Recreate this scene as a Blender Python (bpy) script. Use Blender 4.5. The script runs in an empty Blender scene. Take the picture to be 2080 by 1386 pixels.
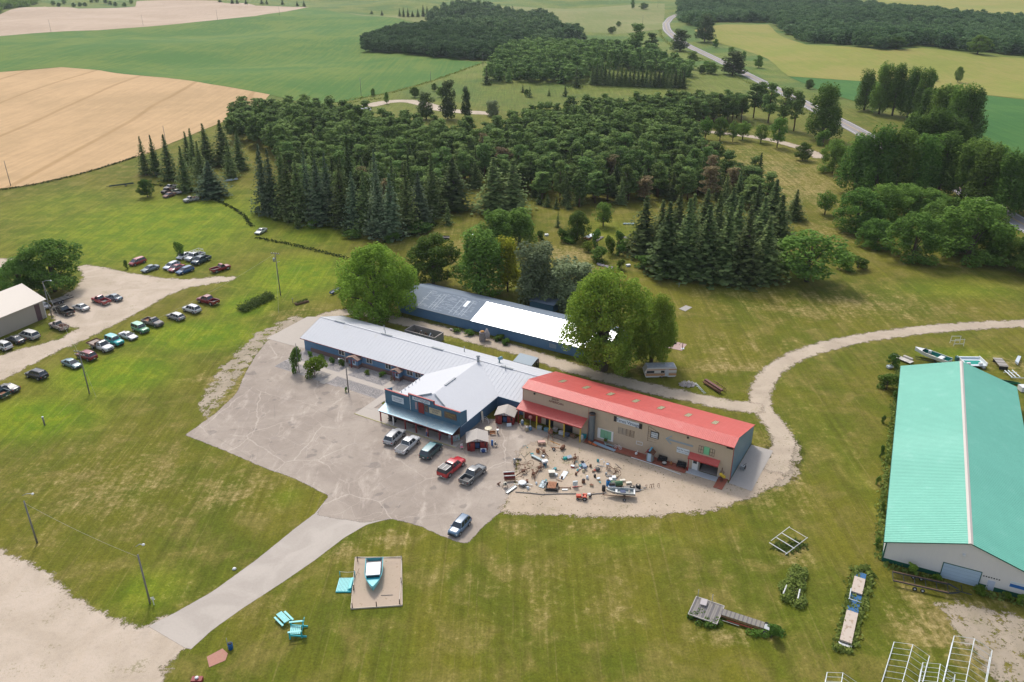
import bpy, math, random
import numpy as np
from mathutils import Vector, Matrix, geometry
R = math.radians
SC = bpy.context.scene
# ---------------- camera, sky, sun, exposure ----------------
CAM_H, FPX, PITCH = 86.0, 1650.0, R(25.65)
cam_d = bpy.data.cameras.new("camera"); cam = bpy.data.objects.new("camera", cam_d)
SC.collection.objects.link(cam); SC.camera = cam
cam.location = (0, 0, CAM_H); cam.rotation_euler = (R(90) - PITCH, 0, 0)
cam_d.sensor_width = 36; cam_d.lens = 36 * FPX / 2080; cam_d.clip_start = 1; cam_d.clip_end = 9000
SC.render.resolution_x, SC.render.resolution_y = 1024, 682
SUN_EL, SUN_AZ = R(50), R(-16)          # azimuth from +Y, clockwise
W = bpy.data.worlds.new("World"); SC.world = W; W.use_nodes = True
wn = W.node_tree; wn.nodes.clear()
sky = wn.nodes.new('ShaderNodeTexSky'); sky.sky_type = 'NISHITA'; sky.sun_disc = False
sky.sun_elevation = SUN_EL; sky.sun_rotation = SUN_AZ; sky.air_density = 1.0; sky.dust_density = 3.0; sky.ozone_density = 1.0
bgn = wn.nodes.new('ShaderNodeBackground'); bgn.inputs[1].default_value = 0.15
wo = wn.nodes.new('ShaderNodeOutputWorld')
hsn = wn.nodes.new('ShaderNodeHueSaturation'); hsn.inputs['Saturation'].default_value = .6   # thin high cloud pales the whole sky
wn.links.new(sky.outputs[0], hsn.inputs['Color']); wn.links.new(hsn.outputs[0], bgn.inputs[0]); wn.links.new(bgn.outputs[0], wo.inputs[0])
sd = bpy.data.lights.new("sun", 'SUN'); sd.energy = 1.6; sd.angle = R(8.0); sd.color = (1, .95, .87)
sun = bpy.data.objects.new("sun", sd); SC.collection.objects.link(sun)
sv = Vector((math.sin(SUN_AZ) * math.cos(SUN_EL), math.cos(SUN_AZ) * math.cos(SUN_EL), math.sin(SUN_EL)))
sun.rotation_euler = sv.to_track_quat('Z', 'Y').to_euler(); sun.location = (0, 0, 300)
SC.view_settings.view_transform = 'Standard'; SC.view_settings.look = 'None'
SC.view_settings.exposure = 0.50; SC.view_settings.gamma = 1; SC.view_settings.use_curve_mapping = False
try:
    SC.cycles.volume_bounces = 0; SC.cycles.max_bounces = 6; SC.cycles.transparent_max_bounces = 6
except Exception: pass

HAZE = 0.00006
rng = np.random.default_rng(7); random.seed(7)
# ---------------- terrain and pixel -> place ----------------
def sstep(a, b, x):
    t = np.clip((x - a) / (b - a), 0, 1); return t * t * (3 - 2 * t)
def hf(x, y):
    w = sstep(420, 700, y)
    h = 2.2 * np.sin(x / 61 + y / 97) + 1.8 * np.sin(y / 52 - x / 140 + 1.3) + 1.2 * np.sin(x / 37 - y / 80 + 2)
    return w * h
def ray(u, v):
    x = (u - 1040) / FPX; y = (v - 693) / FPX
    return np.array([x, math.cos(PITCH) - y * math.sin(PITCH), -math.sin(PITCH) - y * math.cos(PITCH)])
def at(u, v, z=0.0):
    """place on the ground (plus z) seen at photo position u,v"""
    r = ray(u, v); g = 0.0
    for _ in range(12):
        t = (g + z - CAM_H) / r[2]; p = r * t
        ng = float(hf(p[0], p[1])); g = g + (ng - g) * .7
    return Vector((p[0], p[1], g + z))
def height_at(u, vb, vt):
    b = at(u, vb); r = ray(u, vt); t = b.y / r[1]
    return max(.3, CAM_H + r[2] * t - b.z)
def width_at(u, vb, wpx):
    b = at(u, vb); return wpx * (b.y * math.cos(PITCH) + (CAM_H - b.z) * math.sin(PITCH)) / FPX
# ---------------- object helpers ----------------
def tag(o, label=None, cat=None, group=None, kind=None):
    if label: o['label'] = label
    if cat: o['category'] = cat
    if group: o['group'] = group
    if kind: o['kind'] = kind
    return o
LINK = SC.collection.objects.link
def thing(name, label, cat, loc=(0, 0, 0), rz=0.0, group=None):
    o = bpy.data.objects.new(name, None); o.empty_display_size = .5; LINK(o)
    o.location = loc; o.rotation_euler = (0, 0, rz); return tag(o, label, cat, group)
class MB:
    """collects shapes into one mesh; every face carries a material slot"""
    def __init__(s): s.v = []; s.f = []; s.m = []; s.sm = []
    def add(s, vs, fs, m=0, smooth=False):
        o = len(s.v); s.v += [tuple(map(float, p)) for p in vs]
        for f in fs: s.f.append([i + o for i in f]); s.m.append(m); s.sm.append(smooth)
        return s
    def box(s, c, d, m=0, rz=0.0, rx=0.0, ry=0.0):
        hx, hy, hz = d[0] / 2, d[1] / 2, d[2] / 2
        M = Matrix.Rotation(rz, 3, 'Z') @ Matrix.Rotation(ry, 3, 'Y') @ Matrix.Rotation(rx, 3, 'X')
        vs = [Vector(c) + M @ Vector((x, y, z)) for z in (-hz, hz) for x, y in ((-hx, -hy), (hx, -hy), (hx, hy), (-hx, hy))]
        return s.add(vs, [(3, 2, 1, 0), (4, 5, 6, 7), (0, 1, 5, 4), (1, 2, 6, 5), (2, 3, 7, 6), (3, 0, 4, 7)], m)
    def bb(s, x0, x1, y0, y1, z0, z1, m=0):
        return s.box(((x0 + x1) / 2, (y0 + y1) / 2, (z0 + z1) / 2), (abs(x1 - x0), abs(y1 - y0), abs(z1 - z0)), m)
    def tube(s, pts, r, n=6, m=0, cap=True):
        pts = [Vector(p) for p in pts]; rs = r if isinstance(r, (list, tuple)) else [r] * len(pts)
        rings = []
        for i, p in enumerate(pts):
            d = (pts[min(i + 1, len(pts) - 1)] - pts[max(i - 1, 0)]).normalized()
            a = d.orthogonal() if abs(d.z) > .95 else d.cross(Vector((0, 0, 1))); a.normalize(); b = d.cross(a)
            rings.append([p + (a * math.cos(2 * math.pi * k / n) + b * math.sin(2 * math.pi * k / n)) * rs[i] for k in range(n)])
        vs = [q for rg in rings for q in rg]; fs = []
        for i in range(len(pts) - 1):
            for k in range(n):
                k2 = (k + 1) % n; fs.append((i * n + k, (i + 1) * n + k, (i + 1) * n + k2, i * n + k2))
        if cap: fs += [tuple(range(n)), tuple(range((len(pts) - 1) * n + n - 1, (len(pts) - 1) * n - 1, -1))]
        return s.add(vs, fs, m, n > 5)
    def bar(s, a, b, w, m=0): return s.tube([a, b], w * .6, 4, m)
    def lathe(s, prof, n=12, m=0, c=(0, 0, 0), M=None):
        vs = []; fs = []
        for r, z in prof:
            for k in range(n):
                p = Vector((r * math.cos(2 * math.pi * k / n), r * math.sin(2 * math.pi * k / n), z))
                vs.append((M @ p if M else p) + Vector(c))
        for i in range(len(prof) - 1):
            for k in range(n):
                k2 = (k + 1) % n; fs.append((i * n + k, i * n + k2, (i + 1) * n + k2, (i + 1) * n + k))
        fs += [tuple(range(n - 1, -1, -1)), tuple(range((len(prof) - 1) * n, len(prof) * n))]
        return s.add(vs, fs, m, True)
    def poly(s, pts, m=0): return s.add(pts, [tuple(range(len(pts)))], m)
    def prism(s, pts, d, m=0):
        """polygon pts extruded by vector d"""
        n = len(pts); d = Vector(d); vs = [Vector(p) for p in pts] + [Vector(p) + d for p in pts]
        return s.add(vs, [tuple(range(n - 1, -1, -1)), tuple(range(n, 2 * n))] + [(i, (i + 1) % n, (i + 1) % n + n, i + n) for i in range(n)], m)
    def mesh(s, name, mats):
        me = bpy.data.meshes.new(name); me.from_pydata(s.v, [], s.f)
        for mm in (mats if isinstance(mats, (list, tuple)) else [mats]): me.materials.append(mm)
        me.polygons.foreach_set('material_index', s.m); me.polygons.foreach_set('use_smooth', s.sm)
        me.update(); 
        return me
    def build(s, name, mats, parent=None, loc=(0, 0, 0), rz=0.0):
        return put(name, s.mesh(name, mats), parent, loc, rz)
def put(name, me, parent=None, loc=(0, 0, 0), rz=0.0):
    o = bpy.data.objects.new(name, me); LINK(o); o.parent = parent
    o.location = loc; o.rotation_euler = (0, 0, rz); return o
def copy_tree(o, parent=None):
    c = o.copy(); LINK(c); c.parent = parent
    for ch in list(o.children): copy_tree(ch, c)
    return c
def npmesh(name, V, F, mats, tint=None, smooth=False):
    """V (n,3) F (m,k) arrays"""
    me = bpy.data.meshes.new(name); n, (m, k) = len(V), F.shape
    me.vertices.add(n); me.vertices.foreach_set('co', np.asarray(V, np.float32).ravel())
    me.loops.add(m * k); me.loops.foreach_set('vertex_index', F.astype(np.int32).ravel())
    me.polygons.add(m); me.polygons.foreach_set('loop_start', np.arange(0, m * k, k, dtype=np.int32))
    me.polygons.foreach_set('loop_total', np.full(m, k, np.int32))
    me.polygons.foreach_set('use_smooth', np.full(m, smooth))
    for mm in (mats if isinstance(mats, (list, tuple)) else [mats]): me.materials.append(mm)
    me.update(calc_edges=True)
    if tint is not None:
        a = me.attributes.new('tint', 'FLOAT', 'FACE'); a.data.foreach_set('value', np.asarray(tint, np.float32))
    return me
# ---------------- material helpers ----------------
def nd(nt, typ, ins=None, **props):
    n = nt.nodes.new(typ)
    for k, v in props.items(): setattr(n, k, v)
    for k, v in (ins or {}).items():
        s = n.inputs[k]
        if isinstance(v, bpy.types.NodeSocket): nt.links.new(v, s)
        else: s.default_value = v
    return n
def c4(c): return (c[0], c[1], c[2], 1)
def mixc(nt, f, a, b, blend='MIX'):
    n = nt.nodes.new('ShaderNodeMix'); n.data_type = 'RGBA'; n.blend_type = blend
    for i, v in ((0, f), (6, a), (7, b)):
        if isinstance(v, bpy.types.NodeSocket): nt.links.new(v, n.inputs[i])
        else: n.inputs[i].default_value = v if i == 0 else c4(v)
    return n.outputs[2]
def mth(nt, op, a, b=0.0, c=None, clamp=False):
    n = nt.nodes.new('ShaderNodeMath'); n.operation = op; n.use_clamp = clamp
    for i, v in enumerate((a, b) + ((c,) if c is not None else ())):
        if isinstance(v, bpy.types.NodeSocket): nt.links.new(v, n.inputs[i])
        else: n.inputs[i].default_value = v
    return n.outputs[0]
def mr(nt, x, a, b, c=0.0, d=1.0, smooth=True):
    n = nd(nt, 'ShaderNodeMapRange', {0: x, 1: a, 2: b, 3: c, 4: d}); n.clamp = True
    if smooth: n.interpolation_type = 'SMOOTHSTEP'
    return n.outputs[0]
def noise(nt, vec, scale, detail=3, rough=.55, dist=0.0):
    return nd(nt, 'ShaderNodeTexNoise', {'Vector': vec, 'Scale': scale, 'Detail': detail, 'Roughness': rough, 'Distortion': dist}).outputs[0]
def vmap(nt, vec, rot=0.0, sc=(1, 1, 1)):
    return nd(nt, 'ShaderNodeMapping', {'Vector': vec, 'Rotation': (0, 0, rot), 'Scale': sc}).outputs[0]
def attr(nt, name): return nd(nt, 'ShaderNodeAttribute', attribute_name=name).outputs['Fac']
def newmat(name):
    m = bpy.data.materials.new(name); m.use_nodes = True; nt = m.node_tree
    return m, nt, nt.nodes['Principled BSDF']
def setb(nt, b, col=None, rough=None, metal=None, bump=None, bstr=.3, bdist=.05, spec=None):
    for k, v in (('Base Color', col), ('Roughness', rough), ('Metallic', metal), ('Specular IOR Level', spec)):
        if v is None: continue
        if isinstance(v, bpy.types.NodeSocket): nt.links.new(v, b.inputs[k])
        else: b.inputs[k].default_value = c4(v) if k == 'Base Color' else v
    if bump is not None:
        n = nd(nt, 'ShaderNodeBump', {'Height': bump, 'Strength': bstr, 'Distance': bdist}); nt.links.new(n.outputs[0], b.inputs['Normal'])
MC = {}
def mat(name, col, rough=.6, metal=0.0, var=.12, scale=1.5, bump=.0, wear=None, wamt=.45, spec=.5):
    """a plain surface with its own uneven colour, a little wear and fine relief"""
    if name in MC: return MC[name]
    m, nt, b = newmat(name)
    g = nd(nt, 'ShaderNodeTexCoord').outputs['Object']
    n1 = noise(nt, g, scale, 5, .65); n2 = noise(nt, g, scale * 7, 3)
    f = mth(nt, 'MULTIPLY_ADD', mth(nt, 'ADD', n1, n2), var, 1 - var)
    c = mixc(nt, 1.0, col, (1, 1, 1), 'MULTIPLY')
    c = nd(nt, 'ShaderNodeVectorMath', {0: c, 'Scale': f}, operation='SCALE').outputs[0]
    if wear: c = mixc(nt, mr(nt, n1, wamt + .08, wamt + .2), c, wear)
    setb(nt, b, c, rough, metal, n2 if bump else None, bump, .02, spec)
    MC[name] = m; return m
# ---------------- ground colours ----------------
TONE = []   # world ellipses: x, y, rx, ry, lush, dry
for u, v, ru, rv, lu, dr in [
    (330, 460, 380, 90, .75, 0), (120, 420, 200, 60, .5, .0), (600, 560, 160, 60, .8, 0), (640, 470, 150, 45, .6, 0),
    (60, 850, 200, 60, .85, 0), (230, 760, 180, 55, .85, 0), (400, 680, 180, 45, .85, 0), (500, 620, 90, 40, .8, 0),
    (230, 990, 250, 120, .1, .5), (480, 1000, 140, 60, 0, .55), (400, 1210, 90, 30, 0, .4), (700, 1110, 80, 25, 0, .7), (1300, 745, 160, 16, 0, .6), (1560, 1010, 90, 25, 0, .6), (1150, 1065, 160, 12, 0, .6), (560, 1240, 120, 50, 0, .35), (490, 800, 55, 60, 0, .95), (440, 770, 70, 30, 0, .6), (600, 640, 60, 25, 0, .55),
    (300, 1200, 120, 70, .6, 0), (450, 1120, 160, 60, .15, .2), (580, 1010, 60, 30, .55, 0),
    (1100, 1200, 500, 130, .12, .3), (800, 1090, 60, 20, 0, .8), (700, 1120, 60, 22, 0, .75), (1500, 1120, 140, 60, .1, .25), (1250, 1100, 260, 30, .45, 0),
    (1640, 860, 100, 120, .25, .2), (1745, 980, 40, 240, .38, 0), (1640, 1250, 120, 60, .35, .2), (1480, 1290, 90, 25, 0, .9), (1600, 1130, 60, 40, 0, .6),
    (1950, 1270, 160, 80, 0, .95), (1850, 1220, 90, 60, 0, .5), (2020, 1330, 90, 60, 0, .9), (1800, 1320, 120, 60, .3, .2),
    (1700, 620, 320, 40, 0, .55), (1950, 590, 220, 30, .5, .1), (1500, 590, 180, 25, .3, .3), (1480, 700, 120, 30, 0, .45), (1560, 700, 90, 30, 0, .4),
    (1600, 360, 150, 70, 0, .65), (1680, 480, 90, 40, 0, .5), (1500, 300, 90, 25, 0, .45),
    (1150, 520, 100, 30, 0, .8), (950, 500, 90, 40, 0, .45), (820, 500, 70, 20, .2, .2), (1000, 560, 40, 40, 0, .8), (1240, 470, 120, 40, .45, .1),
    (1590, 960, 35, 70, 0, .95), (1400, 770, 120, 16, .3, .1), (1480, 745, 90, 14, 0, .9), (1940, 720, 140, 18, .6, .1), (2050, 740, 60, 22, 0, .8),
    (1150, 180, 160, 25, .3, .2), (1000, 190, 120, 20, .3, .1), (880, 690, 200, 16, .35, .2)]:
    c = at(u, v); e = at(u + ru, v); t = at(u, v - rv); TONE.append((c.x, c.y, e.x - c.x, t.y - c.y, lu, dr))
def tone(x, y):
    lu = np.zeros_like(x); dr = np.zeros_like(x)
    for cx, cy, rx, ry, a, b in TONE:
        w = np.exp(-(((x - cx) / rx) ** 2 + ((y - cy) / ry) ** 2) * 1.2)
        lu = np.maximum(lu, a * w) if a else lu; dr = np.maximum(dr, b * w) if b else dr
    return lu, dr
def make_grass_group():
    g = bpy.data.node_groups.new('grass_colour', 'ShaderNodeTree')
    g.interface.new_socket('Color', in_out='OUTPUT', socket_type='NodeSocketColor')
    g.interface.new_socket('Height', in_out='OUTPUT', socket_type='NodeSocketFloat')
    out = g.nodes.new('NodeGroupOutput')
    P = nd(g, 'ShaderNodeNewGeometry').outputs['Position']
    lu, dr = attr(g, 'lush'), attr(g, 'dry')
    big = noise(g, P, .035, 4, .6, .6); mid = noise(g, P, .16, 5, .65, .4); sml = noise(g, P, .9, 5, .8); fine = noise(g, P, 3.0, 4, .85)
    st1 = noise(g, vmap(g, P, R(-52), (.9, .05, 1)), 1.0, 4, .6)      # mowing lines, left lawns
    st2 = noise(g, vmap(g, P, R(8), (.75, .035, 1)), 1.0, 4, .6)      # mowing lines, right lawns
    px = nd(g, 'ShaderNodeSeparateXYZ', {0: P})
    side = mr(g, px.outputs[0], 0, 40)
    tw = noise(g, vmap(g, P, R(-50), (2.2, .03, 1)), 1.0, 2, .5); tk = mr(g, tw, .60, .70, 0, .22)
    st = mth(g, 'ADD', mth(g, 'MULTIPLY', st1, mth(g, 'SUBTRACT', 1, side)), mth(g, 'MULTIPLY', st2, side))
    base = mixc(g, mr(g, big, .38, .62), (.140, .134, .014), (.096, .114, .009))
    base = mixc(g, mr(g, mid, .42, .7), base, (.180, .155, .034))
    lcol = mixc(g, mr(g, mid, .35, .65), (.104, .178, .006), (.178, .218, .010))
    c = mixc(g, mr(g, mth(g, 'ADD', lu, mth(g, 'MULTIPLY', mth(g, 'SUBTRACT', mid, .5), .5)), .15, .8), base, lcol)
    d = mth(g, 'ADD', dr, mth(g, 'ADD', mth(g, 'MULTIPLY', mth(g, 'SUBTRACT', mid, .5), 1.3), mth(g, 'MULTIPLY', mth(g, 'SUBTRACT', st, .5), 1.1)))
    d = mth(g, 'ADD', d, mth(g, 'MULTIPLY', mth(g, 'SUBTRACT', sml, .5), 1.7))
    dcol = mixc(g, mr(g, sml, .35, .7), (.225, .175, .052), (.345, .270, .120))
    c = mixc(g, mr(g, d, .27, 1.0, 0, .9), c, dcol)
    c = mixc(g, tk, c, dcol)
    yd = mr(g, px.outputs[1], 330, 700)
    far = mixc(g, mr(g, big, .4, .6), (.110, .165, .028), (.165, .195, .045))
    far = mixc(g, mr(g, noise(g, P, .012, 4, .6), .45, .6), far, (.062, .14, .030))
    c = mixc(g, mth(g, 'MULTIPLY', yd, .8), c, far)
    k = mth(g, 'MULTIPLY', mth(g, 'MULTIPLY_ADD', fine, 1.7, .15), mth(g, 'MULTIPLY_ADD', sml, 1.0, .5))
    k = mth(g, 'MULTIPLY', k, mth(g, 'MULTIPLY_ADD', st, .9, .55))
    c = nd(g, 'ShaderNodeVectorMath', {0: c, 'Scale': k}, operation='SCALE').outputs[0]
    g.links.new(c, out.inputs[0]); g.links.new(mth(g, 'ADD', fine, sml), out.inputs[1])
    return g
GG = make_grass_group()
def grass_nodes(nt):
    n = nt.nodes.new('ShaderNodeGroup'); n.node_tree = GG; return n.outputs[0], n.outputs[1]
m_grass, nt, b = newmat('grass'); gc, gh = grass_nodes(nt)
setb(nt, b, gc, .95, 0, gh, .9, .12, .15)
def softmat(name, fn, soft, amp, nsc, rough=.9, cap=1e6):
    """surface fn(nt,P)->colour,bump whose rim breaks up raggedly through the 'edge' distance"""
    m, nt, b = newmat(name)
    P = nd(nt, 'ShaderNodeNewGeometry').outputs['Position']
    col, bm = fn(nt, P)
    n = mth(nt, 'ADD', mth(nt, 'MULTIPLY', noise(nt, P, nsc, 5, .7), .7), mth(nt, 'MULTIPLY', noise(nt, P, nsc * 6, 3, .7), .3))
    e = mth(nt, 'ADD', mth(nt, 'MINIMUM', attr(nt, 'edge'), cap), mth(nt, 'MULTIPLY', mth(nt, 'SUBTRACT', n, .5), amp * 1.6))
    f = mr(nt, e, -soft, soft)
    setb(nt, b, col, rough, 0, bm, .4, .05, .2)
    tr = nd(nt, 'ShaderNodeBsdfTransparent'); mx = nd(nt, 'ShaderNodeMixShader', {0: f, 1: tr.outputs[0], 2: b.outputs[0]})
    nt.links.new(mx.outputs[0], nt.nodes['Material Output'].inputs[0]); return m
def c_gravel(a, b2, wet=(.27, .21, .15)):
    def fn(nt, P):
        n1 = noise(nt, P, .12, 5, .6, .8); n2 = noise(nt, P, 1.2, 5, .7); n3 = noise(nt, P, 9, 2, .8)
        c = mixc(nt, mr(nt, n1, .35, .65), a, b2)
        c = mixc(nt, mr(nt, n2, .50, .74, 0, .6), c, wet)
        c = mixc(nt, mr(nt, mth(nt, 'MULTIPLY', noise(nt, P, 2.2, 3, .8), noise(nt, P, .25, 3)), .33, .40, 0, .55), c, (.17, .165, .06))
        tr = noise(nt, vmap(nt, P, R(-40), (.5, .06, 1)), 1.0, 3, .6)
        c = mixc(nt, mr(nt, tr, .5, .7, 0, .35), c, (.47, .38, .29))
        k = mth(nt, 'MULTIPLY', mth(nt, 'MULTIPLY_ADD', n3, .6, .70), mth(nt, 'MULTIPLY_ADD', n2, .5, .76))
        return nd(nt, 'ShaderNodeVectorMath', {0: c, 'Scale': k}, operation='SCALE').outputs[0], n3
    return fn
def c_asphalt(nt, P):
    n1 = noise(nt, P, .06, 5, .6, 1.0); n2 = noise(nt, P, .5, 5, .7, .5); n3 = noise(nt, P, 6, 3, .8)
    c = mixc(nt, mr(nt, n1, .35, .65), (.300, .250, .208), (.375, .318, .265))
    w = noise(nt, vmap(nt, P, R(-60), (.30, .10, 1)), 1.0, 5, .7, .5)
    c = mixc(nt, mr(nt, w, .52, .72, 0, .75), c, (.49, .42, .355))
    c = mixc(nt, mr(nt, n2, .52, .70, 0, .55), c, (.25, .215, .19))
    c = mixc(nt, mr(nt, noise(nt, P, .33, 2, .4), .64, .70, 0, .45), c, (.15, .13, .12))
    dk = nd(nt, 'ShaderNodeTexVoronoi', {'Vector': vmap(nt, P, .5, (1, 1, 1)), 'Scale': .11}, feature='DISTANCE_TO_EDGE').outputs['Distance']
    c = mixc(nt, mr(nt, dk, .007, .003, 0, .18), c, (.14, .12, .11))
    Pd = nd(nt, 'ShaderNodeVectorMath', {0: P, 1: nd(nt, 'ShaderNodeVectorMath', {0: nd(nt, 'ShaderNodeTexNoise', {'Vector': P, 'Scale': .25, 'Detail': 4}).outputs[1], 'Scale': 2.2}, operation='SCALE').outputs[0]}, operation='ADD').outputs[0]
    cm = mr(nt, noise(nt, P, .05, 3), .38, .60)
    for sc, wd, am in ((.075, .012, .42), (.24, .016, .28)):
        vr = nd(nt, 'ShaderNodeTexVoronoi', {'Vector': Pd, 'Scale': sc}, feature='DISTANCE_TO_EDGE').outputs['Distance']
        c = mixc(nt, mth(nt, 'MULTIPLY', mth(nt, 'MULTIPLY', mr(nt, vr, wd, wd * .3), am), cm), c, (.56, .485, .41))
    k = mth(nt, 'MULTIPLY', mth(nt, 'MULTIPLY_ADD', n3, .5, .75), mth(nt, 'MULTIPLY_ADD', n2, .5, .76))
    return nd(nt, 'ShaderNodeVectorMath', {0: c, 'Scale': k}, operation='SCALE').outputs[0], n3
def c_concrete(nt, P):
    n1 = noise(nt, P, .15, 5, .6, 1.0); n3 = noise(nt, P, 3, 4, .8)
    c = mixc(nt, mr(nt, n1, .35, .65), (.39, .345, .30), (.45, .40, .35))
    k = mth(nt, 'MULTIPLY_ADD', n3, .25, .88)
    return nd(nt, 'ShaderNodeVectorMath', {0: c, 'Scale': k}, operation='SCALE').outputs[0], n3
def c_rock(nt, P):
    vr = nd(nt, 'ShaderNodeTexVoronoi', {'Vector': P, 'Scale': 3.2}); n1 = noise(nt, P, .5, 4)
    c = mixc(nt, vr.outputs['Color'], (.23, .20, .185), (.42, .37, .34)); c = mixc(nt, mr(nt, n1, .5, .7, 0, .4), c, (.35, .3, .25))
    k = mr(nt, vr.outputs['Distance'], .0, .6, 1.15, .6)
    return nd(nt, 'ShaderNodeVectorMath', {0: c, 'Scale': k}, operation='SCALE').outputs[0], k
m_asph = softmat('worn asphalt', c_asphalt, .12, .8, .6)
m_grav = softmat('pale gravel', c_gravel((.50, .415, .33), (.42, .345, .265), (.33, .26, .19)), .5, 4.5, .45, cap=3.0)
m_dirt = softmat('sandy dirt', c_gravel((.46, .37, .28), (.39, .315, .235), (.27, .20, .13)), .5, 5.0, .5, cap=3.2)
m_trk = softmat('dirt track', c_gravel((.47, .39, .30), (.39, .32, .245), (.32, .25, .18)), .5, 3.4, .5, cap=1.1)
m_bare = softmat('bare soil', c_gravel((.36, .30, .23), (.30, .25, .18), (.2, .17, .1)), .35, 7.0, .45, cap=.5)
m_rock = softmat('landscape rock', c_rock, .1, .3, .8)
m_conc = softmat('light concrete', c_concrete, .08, .15, .6)
m_hwy = softmat('road asphalt', lambda nt, P: (mixc(nt, noise(nt, P, .3, 4), (.24, .225, .225), (.31, .285, .28)), noise(nt, P, 5)), .3, .4, .5)
# ---------------- ground sheets ----------------
def lines(*segs):
    out = []
    for a, b, s in segs: out += list(np.arange(a, b, s))
    return np.array(out)
def grid_mesh(name, xs, ys, zoff, mats, keep=None, edge=None):
    X, Y = np.meshgrid(xs, ys); Z = hf(X, Y) + zoff; n = len(xs)
    V = np.stack([X.ravel(), Y.ravel(), Z.ravel()], 1)
    i = (np.arange(len(ys) - 1)[:, None] * n + np.arange(n - 1)[None]).ravel()
    F = np.stack([i, i + 1, i + n + 1, i + n], 1)
    if keep is not None: F = F[keep[F].all(1)]
    used = np.unique(F); mp = np.zeros(len(V), int); mp[used] = np.arange(len(used)); F = mp[F]; V = V[used]
    me = npmesh(name, V, F, mats, smooth=True)
    lu, dr = tone(V[:, 0], V[:, 1])
    for nm, val in (('lush', lu), ('dry', dr)) + ((('edge', edge[used]),) if edge is not None else ()):
        a = me.attributes.new(nm, 'FLOAT', 'POINT'); a.data.foreach_set('value', val.astype(np.float32))
    return me
gx = lines((-4200, -1300, 150), (-1300, -240, 14), (-240, 240, 3), (240, 1300, 14), (1300, 4201, 150))
gy = lines((-260, 60, 20), (60, 420, 3), (420, 2000, 13), (2000, 6001, 160))
ground = put('ground', grid_mesh('ground', gx, gy, 0, m_grass)); tag(ground, kind='structure')
def sdist(P, poly):
    """signed distance, positive inside"""
    A = np.array(poly); B = np.roll(A, -1, 0); d = np.full(len(P), 1e9); ins = np.zeros(len(P), bool)
    for a, b in zip(A, B):
        ab = b - a; t = np.clip(((P - a) @ ab) / (ab @ ab + 1e-9), 0, 1); q = a + t[:, None] * ab
        d = np.minimum(d, np.hypot(*(P - q).T))
        c = (a[1] > P[:, 1]) != (b[1] > P[:, 1])
        with np.errstate(divide='ignore', invalid='ignore'):
            ins ^= c & (P[:, 0] < (b[0] - a[0]) * (P[:, 1] - a[1]) / (b[1] - a[1] + 1e-12) + a[0])
    return np.where(ins, d, -d)
def W2(pts): return [tuple(at(u, v)[:2]) for u, v in pts]
def soft(name, polys, zoff, m, sp=1.2, margin=1.5, world=False, kind='structure'):
    polys = [p if world else W2(p) for p in polys]; A = np.concatenate([np.array(p) for p in polys])
    lo, hi = A.min(0) - margin - sp, A.max(0) + margin + sp
    xs = np.arange(lo[0], hi[0], sp); ys = np.arange(lo[1], hi[1], sp)
    X, Y = np.meshgrid(xs, ys); P = np.stack([X.ravel(), Y.ravel()], 1)
    sdv = np.max([sdist(P, p) for p in polys], 0)
    o = put(name, grid_mesh(name, xs, ys, zoff, m, sdv > -margin, sdv)); return tag(o, kind=kind)
def smooth_path(P, n=6):
    P = [np.array(p[:2]) for p in P]; Q = [2 * P[0] - P[1]] + P + [2 * P[-1] - P[-2]]; out = []
    for i in range(1, len(Q) - 2):
        p0, p1, p2, p3 = Q[i - 1:i + 3]
        for k in range(n):
            t = k / n; out.append(.5 * (2 * p1 + (p2 - p0) * t + (2 * p0 - 5 * p1 + 4 * p2 - p3) * t * t + (3 * p1 - p0 - 3 * p2 + p3) * t ** 3))
    return out + [P[-1]]
def band(path, w0, w1=None):
    """world polygon between offsets -w0/2..w0/2 (or w0..w1) of a path"""
    a, b2 = (-w0 / 2, w0 / 2) if w1 is None else (w0, w1); L = []; Rr = []
    for i, p in enumerate(path):
        d = path[min(i + 1, len(path) - 1)] - path[max(i - 1, 0)]; d = d / np.hypot(*d); n = np.array([-d[1], d[0]])
        L.append(tuple(p + n * a)); Rr.append(tuple(p + n * b2))
    return L + Rr[::-1]
def pxpath(pts, n=6): return smooth_path([at(u, v) for u, v in pts], n)
soft('gravel_lot', [[(-60, 800), (0, 775), (60, 743), (120, 712), (160, 696), (200, 676), (255, 648), (300, 624), (340, 600), (380, 585), (420, 578), (470, 571), (480, 562), (430, 563), (380, 568), (330, 565), (280, 557), (230, 548), (180, 538), (158, 540), (170, 565), (150, 590), (112, 610), (100, 640), (125, 655), (158, 668), (120, 690), (60, 705), (0, 722), (-60, 745)],
     [(-60, 522), (0, 525), (60, 528), (62, 543), (0, 545), (-60, 548)]], .012, m_grav, 1.5, 4)
soft('dirt_yard', [[(-80, 1080), (0, 1118), (50, 1143), (100, 1168), (135, 1200), (180, 1232), (240, 1262), (280, 1275), (310, 1268), (345, 1250), (405, 1290), (370, 1322), (340, 1352), (325, 1386), (320, 1470), (-80, 1470)]], .012, m_grav, 1.0, 3)
soft('driveway', [[(300, 1272), (350, 1248), (430, 1203), (520, 1138), (600, 1073), (640, 1043), (668, 1008), (760, 1000), (800, 1052), (745, 1066), (700, 1092), (640, 1138), (570, 1186), (490, 1238), (430, 1281), (385, 1322)]], .016, m_conc, .8, 1.2)
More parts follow.
